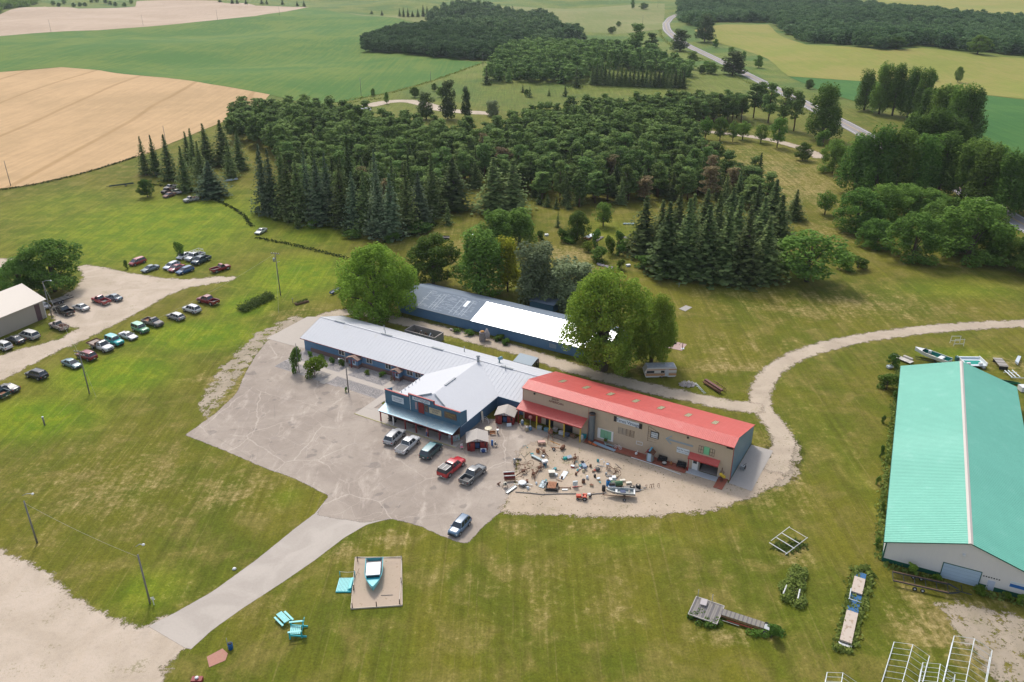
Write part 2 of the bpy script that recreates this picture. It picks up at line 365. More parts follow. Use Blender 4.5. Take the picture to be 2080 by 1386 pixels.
soft('parking_lot', [[(376, 884), (440, 838), (480, 800), (500, 755), (520, 722), (545, 690), (625, 705), (760, 800), (800, 850), (920, 890), (985, 850), (1040, 855), (1120, 880), (1105, 905), (1060, 915), (1048, 940), (1045, 985), (1018, 1040), (985, 1066), (962, 1092), (945, 1106), (905, 1092), (850, 1068), (795, 1054), (740, 1062), (672, 1052), (642, 1046), (668, 1008), (600, 973), (530, 948), (450, 913)]], .020, m_asph, .8, 1.2)
soft('sale_yard', [[(1045, 985), (1050, 925), (1065, 908), (1130, 882), (1210, 892), (1300, 925), (1400, 955), (1480, 982), (1515, 990), (1545, 955), (1575, 920), (1600, 900), (1612, 935), (1585, 975), (1530, 1010), (1440, 1038), (1330, 1048), (1230, 1050), (1120, 1048), (1018, 1041)]], .024, m_dirt, .8, 3)
ring = pxpath([(1575, 960), (1588, 925), (1590, 890), (1568, 855), (1548, 828), (1545, 797), (1560, 765), (1592, 738), (1640, 715), (1720, 693), (1800, 680), (1900, 668), (2000, 661), (2140, 655)])
back = pxpath([(1548, 830), (1480, 823), (1400, 806), (1330, 792), (1270, 777), (1200, 759), (1130, 738), (1060, 715), (980, 693), (900, 672), (830, 656), (770, 642), (720, 634), (670, 640), (630, 658)])
soft('dirt_road', [band(ring, 4.3)], .030, m_trk, 1.0, 2.5, True)
soft('dirt_track', [band(back, 4.2)], .036, m_trk, 1.0, 2.5, True)
soft('park_road', [band(pxpath([(1395, 264), (1460, 270), (1520, 277), (1580, 288), (1640, 306), (1668, 322)]), 6.0), band(pxpath([(745, 216), (790, 207), (830, 206), (862, 212), (900, 223), (950, 228), (1010, 231)]), 11)], .05, m_trk, 2.5, 4, True)
soft('worn_verge', [[(455, 800), (500, 745), (540, 695), (620, 650), (600, 640), (520, 680), (440, 760), (410, 820), (420, 850)]], .008, m_bare, 1.2, 5)
soft('gravel_verge', [[(1905, 1228), (1960, 1225), (2060, 1250), (2140, 1262), (2140, 1420), (2040, 1400), (1960, 1300)], [(1570, 990), (1600, 930), (1615, 890), (1622, 930), (1605, 985)]], .008, m_bare, 1.2, 6)
hwy = pxpath([(1376, 30), (1360, 39), (1353, 47), (1354, 58), (1366, 72), (1390, 89), (1420, 104), (1470, 128), (1540, 163), (1600, 193), (1660, 224), (1720, 254), (1780, 287), (1850, 328), (1930, 372), (2000, 412), (2070, 452), (2150, 497)], 8)
def hstrip(name, a, b2, z, m):
    L = band(hwy, a, b2); n = len(hwy); V = [(x, y, float(hf(x, y)) + z) for x, y in L]
    mb = MB(); mb.add(V, [(i, i + 1, 2 * n - 2 - i, 2 * n - 1 - i) for i in range(n - 1)]); return tag(mb.build(name, m), kind='structure')
soft('highway', [band(hwy, 9.8)], .08, m_hwy, 2.0, 2.5, True)
m_wline = mat('white road paint', (.72, .72, .70), .7); m_yline = mat('yellow road paint', (.62, .42, .08), .7)
for a, mm in ((-3.9, m_wline), (3.75, m_wline), (-.25, m_yline), (.15, m_yline)): hstrip('road_marking', a, a + (.22 if mm is m_wline else .16), .17, mm)
# crop fields: outlines laid on the terrain
def fieldmat(name, a, b2, rot, row=.25, k=.25, tr=None):
    m, nt, b = newmat(name); P = nd(nt, 'ShaderNodeNewGeometry').outputs['Position']
    n1 = noise(nt, P, .012, 5, .6, .5); n2 = noise(nt, P, .12, 5, .7); st = noise(nt, vmap(nt, P, rot, (.35, .012, 1)), 1.0, 4, .65)
    n3 = noise(nt, vmap(nt, P, rot, (1.6, .25, 1)), 1.0, 3, .7)
    c = mixc(nt, mr(nt, mth(nt, 'ADD', mth(nt, 'MULTIPLY', n1, .6), mth(nt, 'MULTIPLY', st, .4)), .4, .6), a, b2)
    if tr:
        w = nd(nt, 'ShaderNodeTexWave', {'Vector': vmap(nt, P, rot, (.013, .0005, 1)), 'Scale': 1.0, 'Distortion': 1.2, 'Detail': 1.0, 'Detail Scale': .4}).outputs['Fac']
        c = mixc(nt, mr(nt, w, .985, 1.0, 0, .55), c, tr)
    f = mth(nt, 'MULTIPLY', mth(nt, 'MULTIPLY_ADD', n3, k, 1 - k / 2), mth(nt, 'MULTIPLY_ADD', n2, .3, .85))
    c = nd(nt, 'ShaderNodeVectorMath', {0: c, 'Scale': f}, operation='SCALE').outputs[0]
    setb(nt, b, c, .95, 0, mth(nt, 'ADD', n3, n2), .5, .25, .1); return m
def field(name, px, zoff, m):
    P = np.array(W2(px)); D = []
    for i in range(len(P)):
        a, c = P[i], P[(i + 1) % len(P)]; k = max(1, int(np.hypot(*(c - a)) / 12))
        D += [a + (c - a) * t / k + rng.normal(0, .35, 2) for t in range(k)]
    D = np.array(D); lo, hi = D.min(0), D.max(0)
    X, Y = np.meshgrid(np.arange(lo[0], hi[0], 14.0), np.arange(lo[1], hi[1], 14.0)); G2 = np.stack([X.ravel(), Y.ravel()], 1)
    G2 = G2[sdist(G2, D) > 4]; pts = [Vector(p) for p in D] + [Vector(p) for p in G2]; n = len(D)
    vv, _, ff = geometry.delaunay_2d_cdt(pts, [(i, (i + 1) % n) for i in range(n)], [list(range(n))], 1, 1e-4)[:3]
    V = np.array([(p.x, p.y, float(hf(p.x, p.y)) + zoff) for p in vv]); F = np.array([f for f in ff if len(f) == 3])
    o = put(name, npmesh(name, V, F, m, smooth=True)); return tag(o, kind='structure')
m_wheat = fieldmat('ripe wheat', (.50, .335, .18), (.42, .285, .15), R(-62), tr=(.30, .19, .08))
m_tan = fieldmat('pale stubble', (.46, .355, .265), (.41, .31, .225), R(-75))
m_green = fieldmat('green crop', (.068, .150, .030), (.125, .185, .036), R(-75))
m_olive = fieldmat('olive crop', (.205, .225, .045), (.260, .235, .065), R(-80))
m_deep = fieldmat('deep green crop', (.042, .125, .030), (.065, .155, .035), R(-80), k=.5)
m_mead = fieldmat('pale meadow', (.165, .195, .062), (.215, .215, .085), R(-80))
field('wheat_field', [(-90, 152), (0, 147), (60, 143), (125, 137), (200, 143), (330, 158), (430, 172), (548, 192), (530, 215), (460, 245), (400, 270), (300, 312), (170, 352), (60, 377), (-90, 394)], .14, m_wheat)
field('stubble_field', [(-90, 45), (0, 30), (90, 14), (160, 18), (275, 14), (278, 3), (380, 1), (440, 2), (520, 12), (628, 15), (520, 33), (400, 45), (200, 62), (-90, 82)], .20, m_tan)
field('bean_field', [(-90, 82), (200, 62), (400, 45), (520, 33), (628, 15), (700, 28), (800, 36), (850, 52), (800, 62), (745, 72), (735, 90), (745, 106), (900, 120), (985, 127), (900, 157), (800, 185), (720, 203), (640, 215), (548, 192), (430, 172), (330, 158), (200, 143), (125, 137), (0, 147), (-90, 152)], .17, m_green)
field('hay_field', [(1410, 62), (1470, 50), (1560, 50), (1580, 70), (1640, 92), (1800, 103), (1870, 98), (1990, 112), (2170, 124), (2170, 211), (2000, 193), (1900, 180), (1780, 168), (1600, 155), (1560, 120), (1500, 98), (1440, 82)], .17, m_olive)
field('far_field', [(1560, -4), (2200, -6), (2200, 50), (1950, 35), (1800, 18), (1640, 3)], .2, m_olive)
field('corn_field', [(1602, 156), (1780, 168), (1880, 178), (1860, 200), (1740, 208), (1680, 190)], .20, m_deep)
field('crop_field', [(1878, 185), (1990, 193), (2170, 214), (2170, 350), (2060, 330), (1985, 290), (1960, 260), (1900, 215)], .20, m_deep)
field('meadow', [(700, 26), (860, 33), (1000, 12), (1350, 8), (1350, 30), (1345, 60), (1250, 70), (1130, 60), (900, 50), (860, 50), (800, 36)], .15, m_mead)
# ---------------- trees ----------------
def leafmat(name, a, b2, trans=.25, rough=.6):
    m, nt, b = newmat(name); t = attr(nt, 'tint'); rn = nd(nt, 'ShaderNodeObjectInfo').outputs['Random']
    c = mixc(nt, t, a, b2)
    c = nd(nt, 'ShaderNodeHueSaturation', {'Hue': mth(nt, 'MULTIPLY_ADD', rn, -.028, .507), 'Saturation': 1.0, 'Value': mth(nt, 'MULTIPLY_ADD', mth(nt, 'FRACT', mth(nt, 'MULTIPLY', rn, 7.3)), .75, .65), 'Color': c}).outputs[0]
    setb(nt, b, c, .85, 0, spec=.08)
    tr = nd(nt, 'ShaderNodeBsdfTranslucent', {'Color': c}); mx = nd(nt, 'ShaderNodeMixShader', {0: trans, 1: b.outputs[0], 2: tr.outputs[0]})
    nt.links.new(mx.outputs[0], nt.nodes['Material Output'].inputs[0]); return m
m_bark = mat('bark', (.10, .08, .06), .9, var=.3, scale=3, bump=.5)
m_barkr = mat('pine bark', (.13, .075, .045), .9, var=.3, scale=3, bump=.5)
L_spr = leafmat('spruce needles', (.046, .090, .026), (.190, .250, .085), .22)
L_blu = leafmat('blue spruce needles', (.046, .092, .044), (.170, .225, .120), .2)
L_pin = leafmat('pine needles', (.046, .100, .024), (.180, .275, .075), .22)
L_brn = leafmat('browned needles', (.14, .12, .05), (.26, .21, .10), .15)
L_cot = leafmat('cottonwood leaves', (.090, .165, .018), (.250, .370, .055), .45)
L_dec = leafmat('deciduous leaves', (.052, .120, .018), (.165, .285, .055), .38)
L_gry = leafmat('grey green leaves', (.12, .155, .06), (.28, .33, .18), .3)
L_yel = leafmat('yellowing leaves', (.22, .25, .02), (.48, .48, .05), .35)
L_dead = leafmat('dry brown brush', (.10, .08, .05), (.22, .18, .12), .2)
def unit(v): return v / (np.linalg.norm(v, axis=1, keepdims=True) + 1e-9)
def quads(C, N, s, asp=1.0, up=None):
    """one leaf quad per row: centre, normal, half size"""
    n = len(C); N = unit(N); A = unit(np.cross(N, up if up is not None else rng.normal(size=(n, 3)))); B = np.cross(N, A)
    s = np.broadcast_to(np.asarray(s, float), (n,))[:, None]; A = A * s; B = B * s * asp
    V = np.stack([C - A - B * .6, C + A * .5 - B, C + A + B * .6, C - A * .5 + B], 1).reshape(-1, 3)
    return V, np.arange(4 * n).reshape(n, 4)
def cat_vf(L):
    V, F, T = [], [], []; o = 0
    for v, f, t in L: V.append(v); F.append(f + o); T.append(t); o += len(v)
    return np.concatenate(V), np.concatenate(F), np.concatenate(T)
def spruce_crown(h, r, whorls=34, nb=8, seed=0, low=.04, droop=.28, sparse=0.0):
    g = np.random.default_rng(seed); C, N, S, U, T = [], [], [], [], []
    for w in range(whorls):
        t = low + (1 - low) * (w / (whorls - 1)) ** .92; z0 = t * h
        rr = r * (1 - t ** 1.5) * (1 + .12 * math.sin(w * 1.7 + seed)) + .06
        k = max(4, int(nb * (.55 + .45 * (1 - t)) + .5)); a0 = g.uniform(0, 6.28)
        for j in range(k):
            if g.random() < sparse: continue
            a = a0 + 6.283 * j / k + g.normal(0, .12); L = rr * g.uniform(.58, 1.18); zj = g.normal(0, .26) * (1 - t)
            m = max(2, int(L / .30)); q = (np.arange(m) + g.uniform(.3, .9, m)) / m
            d = np.array([math.cos(a), math.sin(a)]); x = q[:, None] * L * d
            z = z0 + zj - droop * L * q + .16 * L * q ** 3 + g.normal(0, .10, m)
            side = np.array([-d[1], d[0]]); x = x + side * g.normal(0, .16 * L / 2.2 + .05, m)[:, None]
            C.append(np.column_stack([x, z])); n = np.column_stack([d[0] * .55 + g.normal(0, .38, m), d[1] * .55 + g.normal(0, .38, m), np.full(m, .75)])
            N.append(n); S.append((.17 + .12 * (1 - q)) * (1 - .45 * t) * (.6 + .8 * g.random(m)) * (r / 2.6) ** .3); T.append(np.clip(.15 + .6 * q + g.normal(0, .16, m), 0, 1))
            U.append(np.tile([side[0], side[1], 0], (m, 1)))
    C, N, S, T, U = map(np.concatenate, (C, N, S, T, U))
    V, F = quads(C, N, S, 1.5, U); return V, F, T
def clumps_crown(cents, rads, per, size, seed=0, flat=.8, upb=.35, tuft=False):
    g = np.random.default_rng(seed); C, N, S, T = [], [], [], []
    for c, rd in zip(cents, rads):
        m = int(per * (rd / np.mean(rads)) ** 2 * g.uniform(.8, 1.2)) + 3
        d = unit(g.normal(size=(m, 3))); rr = rd * g.uniform(.55, 1.12, m) ** .6
        C.append(c + d * rr[:, None] * [1, 1, flat]); ct = g.uniform(.0, .35)
        N.append(d * .75 + g.normal(0, .45, (m, 3)) + [0, 0, upb]); S.append(size * g.uniform(.6, 1.3, m))
        T.append(np.clip(ct + .45 * (d[:, 2] * .5 + .5) * 0 + g.uniform(.1, .75, m), 0, 1))
    C, N, S, T = map(np.concatenate, (C, N, S, T))
    V, F = quads(C, N, S, 1.0); return V, F, T
def blob_centres(n, h, r, z0, shape, seed, cr):
    """clump centres filling a crown outline; shape(t)->relative radius for t in 0..1 up the crown"""
    g = np.random.default_rng(seed); out = []; rad = []
    for _ in range(n * 30):
        if len(out) >= n: break
        t = g.random(); a = g.uniform(0, 6.283); R0 = r * shape(t) * (1 + .22 * math.sin(3 * a + seed + 4 * t) + .16 * math.sin(5 * a + 2 * seed + 9 * t))
        q = g.random() ** .33; p = np.array([math.cos(a) * R0 * q, math.sin(a) * R0 * q, z0 + t * (h - z0)])
        c = cr * g.uniform(.65, 1.25)
        if all(np.linalg.norm(p - o) > c * .55 for o in out): out.append(p); rad.append(c)
    return np.array(out), np.array(rad)
def trunk_mb(h, r, limbs=(), lean=0.0, fork=False):
    mb = MB(); top = Vector((lean, 0, h))
    mb.tube([(0, 0, -.2), (lean * .2, 0, h * .3), (lean * .6, .1, h * .65), top], [r * 1.25, r, r * .65, r * .15], 7)
    for c in limbs:
        c = Vector(c); z0 = min(max(c.z * .35, h * .15), h * .8); s = Vector((lean * z0 / h, 0, z0)); mid = s.lerp(c, .5) + Vector((0, 0, (c.z - z0) * .18))
        mb.tube([s, mid, c], [r * .45, r * .28, r * .06], 5, cap=False)
    return mb
PROTO = {}
def proto(key, crown, trunk, leaf, bark=None):
    V, F, T = crown; PROTO[key] = (npmesh(key + '_crown', V, F, leaf, T), trunk.mesh(key + '_trunk', bark or m_bark))
# normalised: spruces 14 m tall, pines 12 m, broadleaf 12 m
for i in range(4):
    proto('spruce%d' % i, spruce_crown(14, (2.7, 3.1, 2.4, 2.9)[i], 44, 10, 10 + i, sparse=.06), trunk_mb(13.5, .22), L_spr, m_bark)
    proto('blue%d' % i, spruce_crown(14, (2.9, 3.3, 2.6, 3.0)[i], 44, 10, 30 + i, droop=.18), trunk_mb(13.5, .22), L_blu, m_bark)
proto('small_fir', spruce_crown(6, 2.0, 16, 8, 51, .03, .15), trunk_mb(5.6, .1), L_spr)
for i in range(5):
    c, rd = blob_centres(46, 12, 2.5, 3.6, lambda t: (.85 - .55 * t ** 1.6) * (1 if t > .12 else .7), 60 + i, .95)
    proto('pine%d' % i, clumps_crown(c, rd, 80, .165, 60 + i, .55, .8), trunk_mb(11.5, .18, c[:8]), L_pin, m_barkr)
c, rd = blob_centres(36, 12, 2.1, 3.6, lambda t: .85 - .5 * t, 77, .9)
proto('brownpine', clumps_crown(c, rd, 45, .16, 77, .55, .7), trunk_mb(11.5, .16, c[:10]), L_brn, m_barkr)
rnd_ = lambda t: math.sqrt(max(.05, 1 - (2 * t - .9) ** 2 * .85))
low_ = lambda t: math.sqrt(max(.05, 1 - (1.5 * t - .45) ** 2 * .9))
for i in range(3):
    c, rd = blob_centres(95, 12, 4.6, 1.6, rnd_, 80 + i, 1.15)
    proto('round%d' % i, clumps_crown(c, rd, 130, .15, 80 + i), trunk_mb(9, .26, c[:10]), L_dec)
    c, rd = blob_centres(90, 12, 4.0, 1.0, low_, 90 + i, 1.05)
    proto('willow%d' % i, clumps_crown(c, rd, 120, .145, 90 + i, 1.1), trunk_mb(9, .2, c[:10]), L_dec)
    c, rd = blob_centres(70, 12, 2.6, 2.0, lambda t: (1 - .55 * t ** 1.5), 100 + i, .95)
    proto('poplar%d' % i, clumps_crown(c, rd, 120, .14, 100 + i, 1.8), trunk_mb(11, .22, c[:9]), L_dec)
    c, rd = blob_centres(75, 12, 3.4, 3.2, rnd_, 110 + i, 1.1)
    proto('open%d' % i, clumps_crown(c, rd, 42, .19, 110 + i, 1.0), trunk_mb(10, .22, c[:14]), L_dec)
c, rd = blob_centres(200, 12, 6.0, .9, low_, 121, .95)
proto('cottonwood', clumps_crown(c, rd, 170, .12, 121, 1.45, .2), trunk_mb(9, .4, c[:16]), L_cot)
c, rd = blob_centres(170, 15, 6.0, 2.2, lambda t: math.sqrt(max(.05, 1 - (2 * t - .85) ** 2 * .75)), 122, 1.1)
proto('bigcotton', clumps_crown(c, rd, 170, .13, 122, 1.35, .2), trunk_mb(12, .5, c[:24]), L_cot)
c, rd = blob_centres(100, 12, 3.3, 1.0, lambda t: (1 - .4 * t), 123, 1.1)
proto('greywillow', clumps_crown(c, rd, 90, .17, 123, 1.1), trunk_mb(9, .2, c[:12]), L_gry)
proto('yellowpoplar', clumps_crown(*blob_centres(50, 12, 1.9, 1.5, lambda t: 1 - .5 * t, 124, .9), 60, .18, 124, 1.2), trunk_mb(10, .15), L_yel)
proto('palepoplar', clumps_crown(*blob_centres(60, 12, 2.0, .8, lambda t: 1 - .45 * t, 125, .9), 60, .18, 125, 1.3), trunk_mb(10, .15), leafmat('pale poplar leaves', (.06, .105, .035), (.14, .20, .075), .3))
c, rd = blob_centres(22, 3, 1.5, .2, rnd_, 130, .55)
proto('bush', clumps_crown(c, rd, 70, .11, 130), trunk_mb(2, .06, c[:6]), L_dec)
proto('limebush', clumps_crown(c, rd, 70, .11, 131), trunk_mb(2, .06, c[:6]), L_cot)
proto('drybush', clumps_crown(c, rd, 30, .09, 132), trunk_mb(2, .04, c[:8]), L_dead)
BASE = dict(spruce=(14, 5.6), blue=(14, 5.9), small=(6, 3.8), pine=(12, 4.8), brown=(12, 4.2), round=(12, 9.6), willow=(12, 8.4), poplar=(12, 5.4), open=(12, 7.2),
            cotto=(12, 12.5), bigco=(15, 13), greyw=(12, 7), yello=(12, 4.2), palep=(12, 4.4), bush=(3, 3.2), limeb=(3, 3.2), drybu=(3, 3.2))
def bdims(key):
    for k, v in BASE.items():
        if key.startswith(k): return v
def tree(key, u, vb, vt, wpx=None, name='tree', label='', cat='tree', group=None, rz=None, pos=None, h=None, wm=None):
    p = pos if pos is not None else at(u, vb); h = h or height_at(u, vb, vt)
    bh, bw = bdims(key); s = h / bh; w = (wm or (width_at(u, vb, wpx) * (1.18 if bw in (5.6, 5.9) else .96) if wpx else bw * s)) / bw
    root = thing(name, label, cat, p, random.uniform(0, 6.28) if rz is None else rz, group); cr, tk = PROTO[key]
    for nm, me in (('trunk', tk), ('crown', cr)):
        o = put(nm, me, root); o.scale = (w, w, s)
    return root
def K(base, n): return base + str(random.randrange(n))
# --- blue and green spruces, one by one ---
G_L = 'spruces in the clump at the edge of the wheat field'
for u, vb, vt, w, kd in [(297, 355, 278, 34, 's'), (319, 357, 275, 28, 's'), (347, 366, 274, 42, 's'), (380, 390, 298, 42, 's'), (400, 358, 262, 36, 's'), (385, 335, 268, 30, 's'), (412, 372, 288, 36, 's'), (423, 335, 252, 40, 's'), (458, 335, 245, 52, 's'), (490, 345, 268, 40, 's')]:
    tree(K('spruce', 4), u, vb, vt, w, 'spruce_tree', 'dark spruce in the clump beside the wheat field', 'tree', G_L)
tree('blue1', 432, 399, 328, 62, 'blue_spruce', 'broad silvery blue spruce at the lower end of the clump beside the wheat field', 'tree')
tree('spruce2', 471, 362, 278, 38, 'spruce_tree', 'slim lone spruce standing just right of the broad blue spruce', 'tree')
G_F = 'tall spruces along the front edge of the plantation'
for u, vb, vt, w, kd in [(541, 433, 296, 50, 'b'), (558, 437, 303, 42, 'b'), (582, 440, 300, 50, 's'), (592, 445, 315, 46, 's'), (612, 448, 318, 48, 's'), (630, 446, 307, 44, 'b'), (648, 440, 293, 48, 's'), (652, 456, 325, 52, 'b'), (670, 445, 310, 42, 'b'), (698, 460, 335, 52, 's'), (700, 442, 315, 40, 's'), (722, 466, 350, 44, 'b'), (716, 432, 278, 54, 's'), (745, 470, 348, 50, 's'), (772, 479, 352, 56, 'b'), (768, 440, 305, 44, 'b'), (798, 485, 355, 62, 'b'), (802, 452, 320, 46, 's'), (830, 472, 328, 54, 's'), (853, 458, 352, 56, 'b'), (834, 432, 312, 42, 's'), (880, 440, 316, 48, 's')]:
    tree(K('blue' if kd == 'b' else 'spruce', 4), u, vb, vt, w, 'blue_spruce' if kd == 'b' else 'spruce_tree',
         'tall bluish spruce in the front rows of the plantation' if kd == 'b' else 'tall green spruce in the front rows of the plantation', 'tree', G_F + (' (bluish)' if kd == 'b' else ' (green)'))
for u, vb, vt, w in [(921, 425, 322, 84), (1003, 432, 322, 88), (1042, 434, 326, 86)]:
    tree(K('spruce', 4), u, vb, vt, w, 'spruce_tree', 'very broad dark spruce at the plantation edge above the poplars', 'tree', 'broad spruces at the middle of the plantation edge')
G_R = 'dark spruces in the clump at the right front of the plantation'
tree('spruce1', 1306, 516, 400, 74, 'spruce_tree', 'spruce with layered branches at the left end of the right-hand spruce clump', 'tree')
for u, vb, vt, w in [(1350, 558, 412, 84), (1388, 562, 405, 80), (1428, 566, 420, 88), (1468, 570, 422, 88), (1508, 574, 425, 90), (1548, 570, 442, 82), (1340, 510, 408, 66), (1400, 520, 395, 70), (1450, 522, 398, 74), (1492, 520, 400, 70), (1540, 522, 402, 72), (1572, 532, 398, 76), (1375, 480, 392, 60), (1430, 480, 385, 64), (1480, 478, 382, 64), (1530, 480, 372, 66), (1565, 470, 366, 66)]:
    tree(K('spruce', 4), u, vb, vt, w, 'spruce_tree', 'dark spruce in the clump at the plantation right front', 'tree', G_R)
tree('spruce3', 1612, 446, 386, 42, 'spruce_tree', 'single spruce standing off the right end of the plantation', 'tree')
tree('small_fir', 1171, 178, 138, 26, 'spruce_tree', 'round dark conifer at the left end of the far spruce row', 'tree')
for i in range(23):
    u = 1203 + i * 8.4; tree(K('spruce', 4), u, 172 + i * .35, 130 + i * .55 + random.uniform(-3, 3), 17, 'spruce_tree', 'small spruce in the straight far row beside the meadow', 'tree', 'spruces in the far windbreak row')
for u, vb, vt in [(812, 34, 17), (820, 35, 15), (829, 35, 16), (838, 35, 22), (849, 35, 18), (860, 34, 10), (868, 33, 12), (755, 29, 21), (776, 32, 21), (532, 9, -2), (542, 9, -2), (574, 10, -3), (604, 13, 2), (618, 14, 1), (447, 5, -4), (472, 8, -4), (482, 8, -3), (500, 9, -3)]:
    tree(K('spruce', 4), u, vb, vt, 9, 'spruce_tree', 'tiny far-off spruce at the end of the crop fields', 'tree', 'far-off spruces at the top of the view')
for u, vb, vt, w in [(989, 172, 136, 26), (1148, 196, 172, 18), (1076, 198, 176, 17), (1062, 188, 173, 12), (1115, 195, 181, 12), (605, 464, 427, 20), (910, 456, 413, 28), (1133, 462, 432, 16), (1095, 415, 388, 22), (1112, 420, 392, 24), (1130, 424, 400, 20), (1155, 425, 405, 20), (525, 330, 305, 20), (540, 346, 322, 16), (560, 448, 428, 16), (700, 474, 452, 18), (1640, 180, 162, 12)]:
    tree('small_fir', u, vb, vt, w, 'fir_sapling', 'small young conifer standing apart in the grass near the plantation', 'tree', 'young conifers standing apart')
# --- pine plantation ---
def scatter(px, sp, jit=.35, seed=1, rows=None):
    g = np.random.default_rng(seed); P = np.array(W2(px)); lo, hi = P.min(0), P.max(0); out = []
    j = 0; y = lo[1]
    while y < hi[1]:
        x = lo[0] + (j % 2) * sp / 2
        while x < hi[0]:
            out.append((x + g.normal(0, jit * sp * .6), y + g.normal(0, jit * sp * .6))); x += sp
        y += sp * .87; j += 1
    out = np.array(out); return out[sdist(out, P) > 0]
STAND = [(456, 285), (520, 302), (565, 322), (590, 372), (640, 425), (760, 440), (880, 432), (900, 405), (960, 385), (1080, 405), (1180, 425), (1300, 415), (1420, 415), (1470, 430), (1560, 430), (1600, 425), (1562, 396), (1500, 384), (1452, 372), (1428, 328), (1402, 288), (1385, 250), (1340, 232), (1180, 246), (1080, 262), (1040, 272), (1000, 287), (960, 294), (880, 287), (790, 270), (700, 250), (590, 240), (480, 252)]
pts = scatter(STAND, 6.5, .5, 5); d = np.hypot(pts[:, 0], pts[:, 1]); order = np.argsort(d); pts = pts[order]
NP = 280; G_P = 'pines of the plantation'
for k, (x, y) in enumerate(pts[:NP]):
    z = float(hf(x, y)); brown = random.random() < .05
    fx, fy = (x + 150) / 270, (k / NP); zone = ('far left', 'left', 'middle', 'right', 'far right')[min(4, max(0, int(fx * 5)))] + (' front' if fy < .33 else ' centre' if fy < .7 else ' back')
    con = not brown and random.random() < .2
    tree('brownpine' if brown else K('spruce', 4) if con else K('pine', 5), 0, 0, 0, None, 'pine_tree', ('browned dying pine in the %s part of the plantation' if brown else 'conical green conifer in the %s part of the plantation' if con else 'dark green rounded pine in the %s part of the plantation') % zone, 'tree', G_P + ', ' + zone + (' (browned)' if brown else ' (conical)' if con else ''),
         pos=Vector((x, y, z)), h=random.triangular(8.5, 16, 12.5), wm=random.uniform(5.2, 8.6))
def proto_np(key):
    me = PROTO[key][0]; V = np.empty(len(me.vertices) * 3, np.float32); me.vertices.foreach_get('co', V)
    T = np.empty(len(me.polygons), np.float32); me.attributes['tint'].data.foreach_get('value', T); return V.reshape(-1, 3), T
def mass(name, items, leaf, seed=3, keep=1.0, label=None, cat=None):
    """many trees joined into one mass: items = (key, x, y, h, w)"""
    g = np.random.default_rng(seed); VV, TT = [], []; cache = {}
    for key, x, y, h, w in items:
        if key not in cache:
            v, t = proto_np(key); cache[key] = (v.reshape(-1, 4, 3), t)
        q, t = cache[key]
        if keep < 1:
            s = g.random(len(q)) < keep; q = q[s]; t = t[s]
            cen = q.mean(1, keepdims=True); q = cen + (q - cen) * (1 / keep) ** .42
        bh, bw = bdims(key); a = g.uniform(0, 6.28); ca, sa = math.cos(a), math.sin(a)
        X = (q[..., 0] * ca - q[..., 1] * sa) * w / bw + x; Y = (q[..., 0] * sa + q[..., 1] * ca) * w / bw + y; Z = q[..., 2] * h / bh + float(hf(x, y))
        VV.append(np.stack([X, Y, Z], -1).reshape(-1, 3)); TT.append(np.clip(t * .8 + g.uniform(-.22, .42), 0, 1))
    V = np.concatenate(VV); T = np.concatenate(TT); F = np.arange(len(V)).reshape(-1, 4)
    return tag(put(name, npmesh(name, V, F, leaf, T)), label, cat, None, 'stuff')
it = [(K('pine', 5), x, y, random.triangular(8.5, 16, 12.5), random.uniform(5.5, 8.5)) for x, y in pts[NP:] if random.random() < .9]
mass('pine_plantation', it, L_pin, 5, .3, 'back rows of the dense dark pine plantation reading as one mass', 'pine wood')
# second stand and single tall pines
G_S = 'pines of the small stand beside the park road'
for x, y in scatter([(1350, 262), (1352, 225), (1400, 212), (1480, 215), (1518, 250), (1440, 256)], 7.0, .4, 9)[:38]:
    tree(K('pine', 5), 0, 0, 0, None, 'pine_tree', 'tall pine in the small stand behind the park road', 'tree', G_S, pos=Vector((x, y, float(hf(x, y)))), h=random.uniform(12, 15), wm=random.uniform(6, 8))
for u, vb, vt, w in [(1530, 240, 172, 34), (1560, 250, 170, 34), (1588, 262, 180, 34), (1612, 266, 184, 34), (1545, 218, 168, 30), (1405, 140, 104, 26), (1290, 118, 50, 34), (1322, 120, 68, 30), (1385, 170, 135, 24)]:
    tree(K('pine', 5), u, vb, vt, w, 'pine_tree', 'tall pine standing apart near the highway', 'tree', 'single pines near the highway')
def far_mass(name, px, sp, keys, hr, wr, leaf, seed, keep, label, cat):
    P = scatter(px, sp, .4, seed); g = random.Random(seed)
    mass(name, [(K(g.choice(keys), 3), x, y, g.uniform(*hr), g.uniform(*wr)) for x, y in P], leaf, seed, keep, label, cat)
far_mass('conifer_wood', [(985, 166), (1040, 168), (1150, 172), (1190, 168), (1240, 140), (1330, 152), (1392, 168), (1402, 150), (1300, 118), (1200, 108), (1100, 100), (1040, 108), (1010, 130)], 8.0, ['pine', 'pine', 'spruce'], (9, 14), (6.5, 9), L_pin, 21, .16, 'mixed conifer wood beyond the meadow reading as one mass', 'wood')
L_far = leafmat('far wood leaves', (.040, .105, .038), (.150, .260, .100), .3)
far_mass('broadleaf_wood', [(740, 106), (800, 109), (870, 116), (985, 124), (1050, 112), (1050, 84), (960, 72), (860, 66), (800, 72), (742, 90)], 9.5, ['round'], (9, 13), (11, 14), L_far, 22, .10, 'dark rounded broadleaf wood at the end of the green crop field', 'wood')
far_mass('shelter_wood', [(868, 40), (905, 66), (1000, 84), (1100, 98), (1150, 90), (1195, 80), (1150, 66), (1110, 40), (1000, 22), (930, 16)], 12, ['round', 'spruce', 'poplar'], (8, 14), (9, 13), L_far, 23, .07, 'distant dark shelter wood near the top of the view', 'wood')
